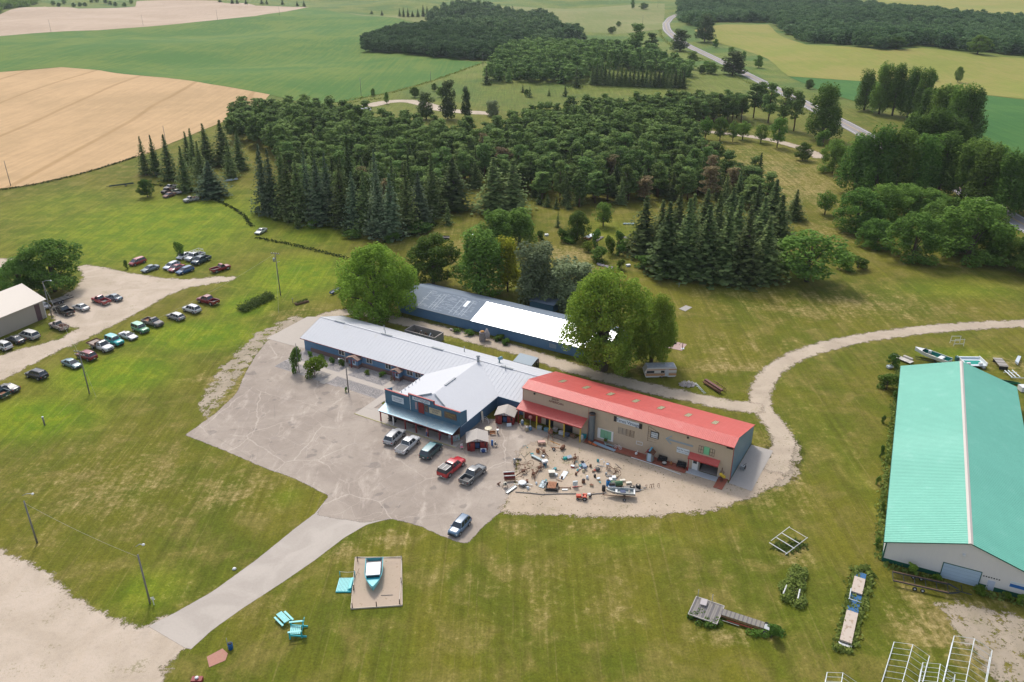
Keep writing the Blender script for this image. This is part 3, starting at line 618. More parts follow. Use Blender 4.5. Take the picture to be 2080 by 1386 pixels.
far_mass('oak_wood', [(1375, 10), (1392, 50), (1425, 60), (1450, 46), (1560, 46), (1590, 62), (1640, 88), (1790, 101), (1870, 94), (1900, 98), (2180, 120), (2180, 52), (1950, 40), (1800, 22), (1650, 4), (1400, 0)], 12.5, ['round'], (10, 15), (12, 17), L_far, 24, .07, 'long dark oak wood beyond the hay field', 'wood')
far_mass('corner_wood', [(-80, 34), (0, 28), (60, 14), (82, 2), (60, -12), (-80, -10)], 13, ['round'], (8, 12), (14, 17), L_dec, 25, .06, 'dark wood in the far top left corner', 'wood')
# --- broadleaf trees near the buildings ---
tree('cottonwood', 768, 640, 510, 164, 'cottonwood_tree', 'big rounded light green cottonwood at the left end of the long blue building', 'tree', rz=.6)
tree('round0', 880, 577, 484, 106, 'maple_tree', 'dark green round tree behind the left end of the blue roof', 'tree')
tree('poplar0', 975, 596, 478, 92, 'poplar_tree', 'mid green tree left of the yellow one behind the blue roof', 'tree')
tree('poplar1', 1010, 512, 436, 74, 'poplar_tree', 'green poplar behind and left of its taller neighbour above the yellow tree', 'tree')
tree('poplar2', 1055, 500, 430, 66, 'poplar_tree', 'light green poplar at the right end of the group above the blue roof', 'tree')
tree('yellowpoplar', 1031, 592, 488, 54, 'poplar_tree', 'tree with yellow leaves behind the blue roof', 'tree')
tree('greywillow', 1088, 612, 500, 88, 'willow_tree', 'grey green feathery tree behind the bright roof patch', 'tree')
tree('greywillow', 1155, 622, 535, 104, 'willow_tree', 'lower grey green tree right of the other feathery tree behind the bright roof', 'tree', rz=2.0)
tree('bigcotton', 1226, 752, 560, 186, 'cottonwood_tree', 'huge spreading cottonwood over the right end of the blue building', 'tree', rz=1.1)
tree('bigcotton', 1322, 742, 606, 104, 'cottonwood_tree', 'cottonwood with drooping crown touching the old camper trailer', 'tree', rz=3.3)
tree('round1', 112, 592, 490, 122, 'elm_tree', 'spreading dark tree behind the tan shed and gravel lot', 'tree')
tree('round2', 48, 600, 530, 80, 'elm_tree', 'lower dark tree half hidden behind the tan shed roof', 'tree')
tree('limebush', 10, 592, 560, 50, 'bush', 'light green bush behind the tan shed at the photo edge', 'bush')
tree('round0', 300, 400, 366, 32, 'shrub_tree', 'small round tree beside the scrapped cars in the meadow', 'tree')
tree('bush', 363, 524, 492, 26, 'bush', 'small round tree behind the parked white cars in the meadow', 'bush')
tree('bush', 258, 546, 529, 9, 'bush', 'tiny bush beside the nose of the red minivan', 'bush')
tree('willow0', 1172, 488, 433, 50, 'willow_tree', 'round light willow shrub in the clearing before the plantation', 'tree')
tree('open0', 1225, 460, 413, 38, 'small_tree', 'small bright green tree at the back of the clearing', 'tree')
for u, vb, vt, w in [(1213, 500, 468, 24), (1236, 515, 480, 26), (1255, 500, 470, 24), (1222, 530, 505, 45), (1196, 510, 492, 26), (1262, 548, 528, 20), (1272, 510, 488, 26), (1140, 489, 465, 28), (1160, 492, 478, 36), (1100, 486, 470, 20), (1258, 520, 498, 22), (1288, 490, 470, 22)]:
    tree(random.choice(['bush', 'bush', 'limebush']), u, vb, vt, w, 'bush', 'overgrown bush in the clearing before the plantation', 'bush', 'bushes in the clearing')
for u, vb, vt, w in [(1308, 548, 520, 60), (1350, 562, 540, 50), (1400, 570, 548, 50), (1495, 572, 545, 40), (1560, 568, 545, 40), (720, 482, 468, 40), (850, 470, 450, 60), (878, 452, 436, 30), (640, 462, 448, 30), (800, 492, 475, 40)]:
    tree('bush', u, vb, vt, w, 'bush', 'low dark bush at the foot of the front spruces', 'bush', 'bushes at the foot of the spruces')
tree('open1', 1638, 572, 477, 134, 'elm_tree', 'spreading dark tree with open trunk right of the spruce clump', 'tree')
for u, vb, vt, w in [(1722, 548, 520, 44), (1742, 545, 522, 40), (1706, 530, 508, 30), (1590, 560, 520, 30)]:
    tree('bush', u, vb, vt, w, 'bush', 'dark bush at the right side of the spreading tree', 'bush', 'bushes beside the spreading tree')
G_W = 'round elms in the grove on the right lawn'
for u, vb, vt, w, k in [(1738, 470, 388, 92, 1), (1790, 455, 380, 90, 2), (1835, 440, 378, 86, 0), (1885, 440, 386, 80, 1), (1776, 502, 448, 66, 0), (1852, 528, 440, 96, 2), (1900, 480, 410, 80, 1), (1925, 500, 408, 90, 0), (1965, 530, 412, 130, 2), (2005, 520, 440, 86, 1)]:
    tree('willow%d' % k, u, vb, vt, w, 'elm_tree', 'rounded green elm in the grove on the right lawn', 'tree', G_W)
tree('open2', 1675, 436, 390, 38, 'small_tree', 'small open tree alone in the mown field left of the elm grove', 'tree')
for u, vb, vt, w in [(2062, 545, 482, 60), (2090, 560, 490, 70)]:
    tree('round1', u, vb, vt, w, 'elm_tree', 'dark bushy tree cut off by the right edge of the view', 'tree', 'bushy trees at the right edge')
G_Q = 'big poplars along the highway bend'
for u, vb, vt, w, k in [(1735, 392, 282, 84, 0), (1775, 398, 270, 84, 1), (1815, 400, 272, 84, 2), (1858, 402, 285, 86, 0), (1905, 395, 282, 84, 1), (1950, 410, 298, 84, 2), (1990, 425, 305, 84, 0), (2035, 440, 320, 84, 1), (2075, 430, 330, 80, 2), (1885, 350, 232, 76, 1), (1840, 350, 240, 76, 2), (1925, 355, 250, 76, 0), (1970, 380, 290, 70, 1), (2010, 385, 300, 70, 2), (1750, 372, 290, 60, 1)]:
    tree('poplar%d' % k, u, vb, vt, w * .84, 'poplar_tree', 'big leafy poplar between the elm grove and the highway', 'tree', G_Q)
G_D = 'dark poplars beyond the highway'
for u, vb, vt, w, k in [(1755, 224, 150, 40, 0), (1785, 232, 138, 42, 1), (1812, 235, 137, 42, 2), (1842, 240, 146, 42, 0), (1868, 246, 150, 44, 1), (1898, 290, 184, 56, 2), (1930, 298, 183, 60, 0), (1958, 300, 190, 56, 1), (1875, 275, 190, 50, 0), (1915, 262, 178, 50, 2)]:
    tree('poplar%d' % k, u, vb, vt, w, 'poplar_tree', 'dark upright poplar across the highway beside the crop field', 'tree', G_D)
tree('poplar1', 1668, 284, 182, 62, 'poplar_tree', 'tall ragged poplar on the near side of the highway above the park road', 'tree')
tree('bush', 1672, 296, 266, 34, 'bush', 'dark bush at the foot of the tall ragged poplar', 'bush')
tree('willow2', 1690, 352, 288, 50, 'small_tree', 'bushy tree left of the big poplar belt beside the mown field', 'tree')
tree('round2', 1630, 326, 292, 34, 'small_tree', 'small round tree beside the end of the park road', 'tree')
for u, vb, vt, w in [(1432, 284, 240, 27), (1462, 286, 240, 30), (1488, 288, 248, 22), (1508, 284, 248, 30), (1545, 290, 254, 28), (1578, 300, 240, 34)]:
    tree('open%d' % random.randrange(3), u, vb, vt, w, 'small_tree', 'small rounded tree along the pale park road', 'tree', 'small trees along the park road')
for u, vb, vt, w in [(866, 243, 190, 34), (910, 242, 168, 34), (947, 241, 181, 19)]:
    tree('palepoplar', u, vb, vt, w, 'poplar_tree', 'pale upright poplar behind the plantation beside the camp road', 'tree', 'pale poplars beside the camp road')
tree('greywillow', 1000, 236, 206, 28, 'willow_tree', 'small grey willow right of the pale poplars', 'tree')
for u, vb, vt, w, lb in [(1381, 104, 62, 36, 'pale poplar at the inside of the highway bend'), (1431, 86, 32, 36, 'tall pale tree at the tip of the far wood'), (1488, 153, 108, 46, 'pale tree in front of the highway')]:
    tree('palepoplar', u, vb, vt, w, 'poplar_tree', lb, 'tree')
for u, vb, vt, w in [(1444, 150, 128, 30), (1435, 140, 125, 18), (1540, 138, 114, 18), (1643, 181, 162, 17), (1699, 200, 184, 14), (1945, 168, 137, 17), (1898, 165, 153, 14), (1485, 108, 96, 14), (1453, 97, 80, 12), (1510, 120, 105, 12), (843, 198, 178, 20), (786, 211, 188, 10), (758, 196, 180, 9), (882, 185, 170, 12), (895, 197, 178, 14), (1240, 68, 55, 12), (1247, 65, 54, 9), (1256, 54, 44, 11), (1070, 195, 182, 12), (1985, 110, 74, 46), (1820, 100, 76, 36), (1425, 150, 133, 16), (1285, 18, 0, 8), (1308, 19, 6, 18)]:
    tree(K('round', 3), u, vb, vt, w, 'small_tree', 'small far-off tree standing alone in the fields', 'tree', 'lone trees scattered over the far fields')
for i, (u, vb) in enumerate([(108 + j * 13 + random.uniform(-4, 4), random.uniform(4, 17)) for j in range(13)]):
    tree(K('round', 3), u, vb, vb - 9, 9, 'orchard_tree', 'small orchard tree in the far top left plot', 'tree', 'orchard trees at the top left')
# --- shrubs by the buildings ---
tree('bush', 604, 757, 708, 26, 'arborvitae', 'tall dark upright shrub behind the pole at the corner of the parking lot', 'shrub')
tree('limebush', 640, 768, 728, 48, 'garden_shrub', 'large round light green shrub in the rock bed', 'shrub')
for u, vb, vt, w, lb in [(629, 727, 714, 13, 'first'), (654, 731, 720, 13, 'second'), (674, 738, 726, 14, 'third'), (694, 744, 730, 14, 'fourth')]:
    tree('bush', u, vb, vt, w, 'garden_shrub', 'small dark shrub at the blue wall, %s from the left building end' % lb, 'shrub')
tree('limebush', 748, 761, 752, 13, 'garden_shrub', 'bright green low shrub between the two entry porches', 'shrub')
tree('bush', 776, 767, 756, 16, 'garden_shrub', 'dark low shrub left of the second entry porch', 'shrub')
tree('drybush', 795, 776, 764, 9, 'garden_shrub', 'scruffy plant at the corner of the second entry porch', 'shrub')
tree('bush', 704, 797, 787, 7, 'vine', 'small green vine at the foot of the lamp pole in the rock bed', 'vine')
for u, vb, vt, w in [(1000, 676, 664, 22), (1105, 700, 690, 26), (935, 676, 668, 18), (965, 680, 670, 22), (1025, 693, 682, 24), (1040, 700, 690, 22), (1150, 706, 696, 18)]:
    tree('bush', u - 10, vb, vt, w, 'garden_shrub', 'flower bed shrub against the long blue building', 'shrub', 'flower bed shrubs along the blue building')
for u, vb, vt, w in [(1800, 792, 762, 48), (1815, 745, 720, 26), (1818, 812, 795, 20), (1788, 930, 905, 10), (1782, 985, 968, 10), (1783, 1112, 1094, 14), (1795, 860, 846, 12), (1790, 1040, 1020, 12)]:
    tree('bush', u, vb, vt, w, 'bush', 'weedy bush along the left wall of the green roofed building', 'bush', 'bushes along the green roofed building')
for u, vb, vt, w in [(1848, 1166, 1145, 24), (1900, 1182, 1168, 20), (1992, 1206, 1192, 26), (2040, 1218, 1204, 22), (2075, 1226, 1212, 22)]:
    tree('limebush', u, vb, vt, w, 'bush', 'weedy bush along the gable wall of the green roofed building', 'bush', 'bushes along the white gable wall')
tree('bush', 1566, 1296, 1270, 34, 'bush', 'low round bush in the lawn left of the long concrete and blue platform', 'bush')
# --- tall unmown grass, nobody could count the blades ---
def tufts(name, paths, w, n_m, hr, leaf, seed, label, size=.16, world=False):
    g = np.random.default_rng(seed); C = []
    for p in paths:
        q = pxpath(p, 4) if not world else [np.array(a) for a in p]
        for a, b2 in zip(q[:-1], q[1:]):
            L = np.hypot(*(b2 - a)); k = max(1, int(L * n_m)); t = g.random(k)[:, None]; d = (b2 - a) / (L + 1e-9); nn = np.array([-d[1], d[0]])
            C.append(a + (b2 - a) * t + nn * g.normal(0, w, k)[:, None])
    C = np.concatenate(C); h = g.uniform(*hr, len(C)); z = hf(C[:, 0], C[:, 1]) + h * g.uniform(.2, .9, len(C))
    V, F = quads(np.column_stack([C, z]), np.column_stack([g.normal(0, .6, len(C)), g.normal(-.3, .6, len(C)), np.full(len(C), .6)]), size * g.uniform(.7, 1.4, len(C)), 1.3)
    return tag(put(name, npmesh(name, V, F, leaf, g.uniform(.1, .9, len(C)))), label, 'grass', None, 'stuff')
L_grs = leafmat('tall grass', (.10, .15, .03), (.20, .24, .06), .35)
tufts('tall_grass', [[(-40, 392), (60, 378), (170, 353), (282, 318)], [(280, 373), (380, 386), (440, 408), (490, 435), (512, 462)], [(520, 484), (600, 500), (690, 522), (706, 527)], [(735, 510), (790, 490), (860, 470), (888, 455)]], .45, 14, (.3, .9), leafmat('dark tall grass', (.03, .065, .015), (.07, .11, .025), .3), 41, 'strip of tall dark unmown grass along the mown edges')
tufts('tall_grass', [[(700, 205), (800, 188), (900, 158), (985, 128)], [(1340, 62), (1348, 80), (1400, 110), (1470, 143), (1560, 186), (1700, 262)], [(690, 214), (740, 205), (790, 200)]], 1.2, 3, (.4, 1.2), L_grs, 42, 'rough grass strip beside the far fields and the highway', .3)
tufts('tall_grass', [[(1826, 745), (1815, 850), (1800, 960), (1790, 1060), (1787, 1140)], [(1795, 1148), (1860, 1168), (1920, 1186)], [(1985, 1203), (2080, 1228)]], .4, 18, (.2, .6), L_grs, 43, 'weeds growing along the green roofed building')
tufts('ornamental_grass', [[(490, 634), (515, 622), (552, 604)]], .9, 220, (.6, 2.2), leafmat('reed blades', (.07, .12, .025), (.16, .22, .06), .3), 44, 'long clump of tall pale green reeds on the lawn', .14)
# ---------------- materials of the buildings ----------------
def ribmat(name, col, axis, pitch, depth=.4, rough=.5, metal=0.0, var=.1, dirt=None):
    """painted sheet metal whose fine corrugation runs as relief"""
    if name in MC: return MC[name]
    m, nt, b = newmat(name); o = nd(nt, 'ShaderNodeTexCoord').outputs['Object']
    x = nd(nt, 'ShaderNodeSeparateXYZ', {0: o}).outputs[axis]
    w = mth(nt, 'ABSOLUTE', mth(nt, 'SUBTRACT', mth(nt, 'FRACT', mth(nt, 'DIVIDE', x, pitch)), .5))
    r = mr(nt, w, .32, .46)
    n1 = noise(nt, o, .35, 5, .65); n2 = noise(nt, vmap(nt, o, 0, (3, 3, .3)), 1.0, 4)
    f = mth(nt, 'MULTIPLY_ADD', mth(nt, 'ADD', n1, n2), var, 1 - var)
    c = mixc(nt, 1.0, col, (1, 1, 1), 'MULTIPLY'); c = nd(nt, 'ShaderNodeVectorMath', {0: c, 'Scale': f}, operation='SCALE').outputs[0]
    if dirt: c = mixc(nt, mr(nt, n1, .55, .75, 0, .5), c, dirt)
    setb(nt, b, c, rough, metal, r, depth, .03); MC[name] = m; return m
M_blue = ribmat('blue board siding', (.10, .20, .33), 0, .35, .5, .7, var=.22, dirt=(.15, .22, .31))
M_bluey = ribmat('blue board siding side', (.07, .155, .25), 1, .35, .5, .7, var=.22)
M_dkblue = ribmat('dark blue board siding', (.062, .145, .215), 0, .30, .6, .75, var=.3, dirt=(.08, .14, .17))
M_stone = mat('brown brick skirting', (.20, .13, .115), .9, var=.3, scale=6, bump=.6)
M_white = mat('white metal roof', (.52, .53, .555), .6, var=.10, scale=.35, spec=.4, wear=(.50, .50, .50), wamt=.50)
M_wtrim = mat('white trim', (.70, .70, .68), .6)
M_glass = mat('window glass', (.03, .04, .05), .08, var=.05, spec=.9)
M_beige = ribmat('tan metal siding', (.50, .40, .29), 0, .30, .35, .6, var=.12, dirt=(.40, .32, .26))
M_gable = ribmat('grey blue metal siding', (.115, .185, .225), 1, .30, .4, .6, var=.15)
M_red = ribmat('red metal roof', (.60, .115, .095), 0, .23, .5, .45, var=.2, dirt=(.62, .20, .17))
M_redt = mat('red trim', (.32, .025, .025), .5)
M_dkred = mat('dark red paint', (.22, .022, .02), .6, var=.25, scale=4)
M_sky = mat('translucent skylight panel', (.50, .50, .30), .4)
M_shing = mat('grey blue shingles', (.16, .20, .25), .85, var=.25, scale=6)
M_galv = mat('galvanised roof sheet', (.50, .52, .55), .40, 1.0, var=.25, scale=.25, bump=.15)
M_rust = mat('rusty iron', (.16, .075, .045), .85, .2, var=.35, scale=5, wear=(.24, .13, .08), bump=.4)
M_dark = mat('dark opening', (.02, .02, .022), .8)  # near-black colour stands in for the shade inside openings
M_black = mat('black paint', (.02, .02, .022), .5)
M_wood = mat('weathered grey wood', (.24, .22, .20), .9, var=.3, scale=4, bump=.4)
M_brown = mat('brown wood', (.17, .10, .06), .85, var=.3, scale=4, bump=.3)
M_shake = mat('pale wooden shakes', (.45, .41, .37), .9, var=.25, scale=5, bump=.3)
M_deck = mat('red brown painted deck', (.30, .085, .05), .8, var=.35, scale=2, wear=(.25, .13, .09))
M_conc = mat('grey concrete slab', (.36, .33, .30), .9, var=.15, scale=.8, bump=.2)
M_yel = mat('yellow paint', (.55, .38, .03), .6)
M_grn = ribmat('green metal roof', (.150, .470, .355), 1, .23, .6, .5, var=.2, dirt=(.22, .50, .41))
M_grnd = mat('dark green trim', (.010, .10, .065), .5)
M_ridge = mat('pink grey ridge cap', (.50, .45, .41), .6)
M_wall = ribmat('pale metal siding', (.74, .70, .67), 0, .23, .3, .6, var=.06)
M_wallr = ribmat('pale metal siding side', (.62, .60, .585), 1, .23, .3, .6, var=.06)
M_lblue = mat('pale blue door', (.42, .54, .66), .5, var=.1)
M_tan = ribmat('tan shed siding', (.40, .345, .29), 0, .3, .4, .65, var=.12)
M_tanr = mat('tan shed roof', (.56, .49, .42), .55, var=.06, scale=.3)
M_turq = mat('turquoise paint', (.02, .44, .50), .55, var=.1)
M_turql = mat('pale turquoise paint', (.22, .60, .60), .55, var=.1)
M_tin = mat('tarnished tin canopy', (.22, .32, .38), .35, .6, var=.3, scale=1.2, wear=(.30, .36, .38))
# ---------------- text ----------------
DG = None
def text(s, size, name, m, parent, loc, rot, ext=.02, ax='CENTER', shear=0.0, space=1.0):
    cu = bpy.data.curves.new(name, 'FONT'); cu.body = s; cu.size = size; cu.extrude = ext; cu.align_x = ax; cu.align_y = 'CENTER'; cu.shear = shear; cu.space_character = space
    o = bpy.data.objects.new('tmp', cu); LINK(o); bpy.context.view_layer.update()
    me = bpy.data.meshes.new_from_object(o.evaluated_get(bpy.context.evaluated_depsgraph_get())); me.materials.clear(); me.materials.append(m)
    bpy.data.objects.remove(o); q = put(name, me, parent, loc); q.rotation_euler = rot; return q
FRONT = (R(90), 0, 0)
def P1(name, parent, m, *boxes, kind=None):
    mb = MB()
    for b in boxes: mb.bb(*b)
    return tag(mb.build(name, m, parent), kind=kind)
def window(parent, s0, s1, z0, z1, t, m=None, panes=2, d=.08):
    m = m or M_wtrim; f = MB(); w = .08
    f.bb(s0, s1, t - d, t, z1 - w, z1); f.bb(s0, s1, t - d, t, z0, z0 + w); f.bb(s0, s0 + w, t - d, t, z0 + w, z1 - w); f.bb(s1 - w, s1, t - d, t, z0 + w, z1 - w)
    for k in range(1, panes):
        c = s0 + (s1 - s0) * k / panes; f.bb(c - .04, c + .04, t - d, t, z0 + w, z1 - w)
    fo = f.build('window', m, parent)
    for k in range(panes):
        a = s0 + (s1 - s0) * k / panes + (w if k == 0 else .04); b = s0 + (s1 - s0) * (k + 1) / panes - (w if k == panes - 1 else .04)
        P1('pane', fo, M_glass, (a, b, t - .04, t - .02, z0 + w, z1 - w))
    return fo
def slab(quad, th, m, name, parent):
    """sloping sheet: 4 corner points (top side), thickness downwards"""
    mb = MB(); mb.prism([Vector(p) - Vector((0, 0, th)) for p in quad], (0, 0, th)); return mb.build(name, m, parent)
def ribs(quad, n, m, parent, w=.05, h=.045, name='roof_rib', kind='stuff'):
    """standing ribs from edge 0-1 (eave) to edge 3-2 (ridge)"""
    q = [Vector(p) for p in quad]; mb = MB(); nn = (q[1] - q[0]).cross(q[3] - q[0]).normalized(); e = (q[1] - q[0]).normalized() * w / 2
    if nn.z < 0: nn = -nn
    for k in range(n + 1):
        f = k / n; a = q[0].lerp(q[1], f) + nn * .003; b = q[3].lerp(q[2], f) + nn * .003
        mb.add([a - e, a + e, a + nn * h, b - e, b + e, b + nn * h], [(0, 1, 2), (3, 5, 4), (1, 4, 5, 2), (4, 1, 0, 3), (0, 2, 5, 3)])
    return tag(mb.build(name, m, parent), kind=kind)
ANG = R(-30.5); OX, OY = 39.21, 121.09
def F(name, label, cat, s=0, t=0, rz=0.0, group=None):
    """a thing placed in the frame of the shop buildings: s along the front, t away"""
    return thing(name, label, cat, (OX + s * math.cos(ANG) - t * math.sin(ANG), OY + s * math.sin(ANG) + t * math.cos(ANG), 0), ANG + rz, group)
# ---------------- red roofed tan building ----------------
B = F('store_building', 'long tan metal store with a red roof and blue grey end wall', 'building')
P1('wall', B, M_beige, (-42.9, -5.7, 0, .18, 0, 7.18), (-5.7, -2.35, 0, .18, 2.55, 7.18), (-2.35, 0, 0, .18, 0, 7.18))
mb = MB(); mb.prism([(0, .181, 0), (0, 14.2, 0), (0, 14.2, 4.05), (0, 2.4, 7.68), (0, .181, 7.2)], (-.15, 0, 0)); mb.build('wall', M_gable, B)
P1('wall', B, M_beige, (-42.9, -.16, 14.05, 14.2, 0, 4.05), (-42.9, -42.75, .19, 14.04, 0, 4.0))
qf = [(-43.0, -.35, 7.16), (.12, -.35, 7.16), (.12, 2.4, 7.80), (-43.0, 2.4, 7.80)]; slab(qf, .08, M_red, 'roof', B); ribs(qf, 140, M_red, B)
qb = [(.12, 14.45, 4.10), (-43.0, 14.45, 4.10), (-43.0, 2.404, 7.80), (.12, 2.404, 7.80)]; slab(qb, .08, M_red, 'roof', B); ribs(qb, 140, M_red, B)
P1('trim', B, M_redt, (-.02, .06, -.06, .12, 0, 7.1)); P1('trim', B, M_redt, (-42.98, -42.9, -.05, .1, 4.3, 7.1)); P1('fascia', B, M_redt, (-43.0, .12, -.40, -.352, 7.02, 7.17))
P1('seam', B, M_redt, (-28.35, -28.29, -.02, -.001, 0, 7.05)); 
for k in range(7):
    u, v = [(1143.5, 775), (1191.5, 787.7), (1240.7, 801), (1292, 815), (1343, 829), (1398.5, 843.7), (1453, 859)][k]
    r = ray(u, v); Ov = Vector((OX, OY, 0)); e1 = Vector((math.cos(ANG), math.sin(ANG), 0)); e2 = Vector((-math.sin(ANG), math.cos(ANG), 0)); best = None
    for q in np.linspace(50, 250, 4000):
        p = Vector(r) * q + Vector((0, 0, CAM_H)); d = p - Ov; tt = d.dot(e2)
        if p.z < 7.80 - (tt - 2.4) * .3071: best = (d.dot(e1), tt); break
    s, t = best; zz = lambda tt: 7.80 - (tt - 2.4) * .3071 + .055
    qd = [(s - .45, t - 1.3, zz(t - 1.3)), (s + .45, t - 1.3, zz(t - 1.3)), (s + .45, t + 1.3, zz(t + 1.3)), (s - .45, t + 1.3, zz(t + 1.3))]
    sk = slab(qd, .03, M_sky, 'skylight', B)
    mb = MB()
    for f in (0, .33, .66, 1): mb.bar((s - .45 + .9 * f, t - 1.3, zz(t - 1.3) + .02), (s - .45 + .9 * f, t + 1.3, zz(t + 1.3) + .02), .07)
    mb.build('skylight_frame', M_brown, sk)
# porch canopy
q = [(-43.0, -2.62, 3.46), (-28.5, -2.62, 3.46), (-28.5, -.01, 4.28), (-43.0, -.01, 4.28)]; cn = slab(q, .07, M_red, 'canopy', B); ribs(q, 62, M_red, cn)
P1('canopy_fascia', cn, M_redt, (-43.0, -28.5, -2.68, -2.625, 3.26, 3.46))
for s in (-42.6, -38.4, -35.5, -32.3, -28.8): P1('post', B, M_yel if s > -39 else M_dkred, (s - .1, s + .1, -2.5, -2.3, 0, 3.35))
P1('porch_panel', B, M_dkred, (-42.5, -38.6, -.08, -.005, 0, 2.6)); P1('door', B, M_dark, (-37.6, -35.9, -.05, -.005, 0, 2.3)); P1('door', B, M_dark, (-33.5, -31.6, -.05, -.005, 0, 2.3))
# entry
P1('entry_floor', B, M_conc, (-5.7, -2.35, .18, 4, 0, .06)); P1('entry_wall', B, M_black, (-5.9, -2.1, 4.0, 4.1, 0, 2.9), (-5.9, -5.71, .2, 4, 0, 2.9), (-2.34, -2.1, .2, 4, 0, 2.9), (-5.9, -2.1, .2, 4.1, 2.9, 3.0))  # entry walls black: the shade of the recess is put into their colour
q = [(-7.7, -1.25, 2.95), (-2.1, -1.25, 2.95), (-2.1, -.01, 3.55), (-7.7, -.01, 3.55)]; aw = slab(q, .06, M_red, 'awning', B); ribs(q, 24, M_red, aw)
P1('awning_fascia', aw, M_redt, (-7.7, -2.1, -1.31, -1.255, 2.78, 2.95))
dr = P1('side_door', B, M_wtrim, (-7.1, -6.0, -.08, -.003, .05, 2.5)); P1('door_glass', dr, M_glass, (-6.95, -6.25, -.10, -.081, 1.4, 2.3)); P1('door_post', B, M_wood, (-5.98, -5.72, -.15, -.003, 0, 2.6)); P1('door_post', B, M_redt, (-7.6, -7.45, -1.15, -1.0, 0, 2.9))
P1('door_step', B, mat('pale ramp', (.45, .48, .5), .8), (-7.6, -2.0, -1.7, -.16, 0, .10))
# wall signs and ornaments
M_wsign = mat('white sign board', (.62, .68, .72), .5, var=.15, scale=2); M_navy = mat('navy lettering', (.03, .05, .13), .6); M_slate = mat('faded blue lettering', (.10, .17, .25), .6)
sg = P1('sign', B, M_wsign, (-22.4, -17.9, -.12, -.02, 5.45, 6.45)); text('Times Vintage', .92, 'sign_lettering', M_navy, sg, (-20.15, -.125, 5.9), FRONT, .01, space=.92)
P1('shutter', B, M_black, (-23.0, -22.45, -.12, -.02, 5.4, 6.5)); P1('shutter', B, M_black, (-17.85, -17.3, -.12, -.02, 5.35, 6.45))
sg = P1('sign', B, M_black, (-15.5, -13.9, -.12, -.02, 4.2, 5.6)); P1('sign_board', sg, M_wsign, (-15.35, -14.05, -.14, -.121, 4.35, 5.45)); text('HARD\nWARE', .52, 'sign_lettering', M_black, sg, (-14.7, -.145, 4.9), FRONT, .01)
M_art = mat('pale blue metal arrow', (.30, .42, .50), .5)
mb = MB(); mb.bar((-12.3, -.08, 4.93), (-7.3, -.08, 4.95), .10); mb.bar((-12.0, -.08, 4.75), (-7.3, -.08, 4.77), .08)
for z in (5.75, 4.0): mb.bar((-12.5, -.08, 4.88), (-11.4, -.08, z), .12)
mb.build('arrow', M_art, B)
sg = P1('sign', B, M_wsign, (-10.25, -7.85, -.10, -.02, 2.7, 3.85)); text('Baby Bar Candle', .34, 'sign_lettering', M_black, sg, (-9.05, -.105, 3.45), FRONT, .01); text('GIFTS  AND  MORE', .19, 'sign_lettering', M_slate, sg, (-9.05, -.105, 3.0), FRONT, .01)
M_maroon = mat('maroon lettering', (.13, .025, .03), .6)
text('SHOP', .62, 'wall_lettering', M_maroon, B, (-35.6, -.03, 6.35), FRONT, .02); text('AMERICAN', .66, 'wall_lettering', M_maroon, B, (-35.4, -.03, 5.72), FRONT, .02)
for s, z in ((-40.25, 6.45), (-8.4, 6.42)): P1('wall_lamp', B, M_black, (s - .14, s + .14, -.25, -.002, z - .15, z + .15))
P1('vent_box', B, M_black, (-1.25, -.1, -.3, -.02, 6.62, 7.02))
# window display: white frame with green shutters
wd = P1('shop_window', B, M_wtrim, (-26.2, -25.6, -.14, -.02, .75, 2.95), (-23.3, -22.9, -.14, -.02, .75, 2.95), (-25.6, -23.3, -.14, -.02, .75, .95), (-25.6, -23.3, -.14, -.02, 2.85, 2.95))
M_mint = mat('mint green paint', (.17, .50, .27), .6, var=.15); P1('pane', wd, mat('mint tinted glass', (.20, .42, .27), .2), (-25.6, -24.75, -.09, -.02, .95, 2.85), (-24.7, -24.1, -.09, -.02, .95, 2.85), (-24.05, -23.3, -.09, -.02, .95, 2.85))
for s0 in (-21.95, -20.35):
    mb = MB()
    for k in range(7): mb.bar((s0, -.05, 3.05 + k * .22), (s0 + 1.6, -.05, 3.05 + k * .22), .035)
    for k in range(3): mb.bar((s0 + k * .8, -.05, 3.0), (s0 + k * .8, -.05, 4.45), .05)
    mb.build('trellis', M_brown if s0 > -21 else M_wood, B)
mb = MB()
for k in range(6): mb.bar((-16.0, -.05, 3.3 + k * .5), (-14.2, -.05, 3.3 + k * .5 if k < 4 else 5.3), .03)
mb.bar((-16.0, -.05, 6.5), (-13.9, -.05, 5.6), .06); mb.bar((-16.0, -.05, 3.2), (-16.0, -.05, 6.5), .05); mb.build('trellis', M_brown, B)
for s0, mm in ((-6.2, M_black), (-4.15, M_black)):
    mb = MB()
    for k in range(3): mb.bar((s0 + k * .42, -.05, 4.0), (s0 + k * .42, -.05, 5.4), .05)
    for k in range(3): mb.bar((s0, -.05, 4.0 + k * .7), (s0 + .84, -.05, 4.0 + k * .7), .05)
    mb.build('window_frame', mm, B)
P1('shutter', B, M_mint, (-5.28, -4.25, -.09, -.02, 3.95, 5.55))
mb = MB(); mb.bb(-18.2, -16.9, -.06, -.02, 2.45, 2.55); mb.bb(-18.2, -16.9, -.06, -.02, 1.8, 1.9); mb.bb(-18.2, -18.1, -.06, -.02, 1.9, 2.45); mb.bb(-17.0, -16.9, -.06, -.02, 1.9, 2.45); mb.build('picture_frame', M_wtrim, B)
P1('downspout', B, M_rust, (-1.6, -1.5, -.12, -.02, 0, 2.2))
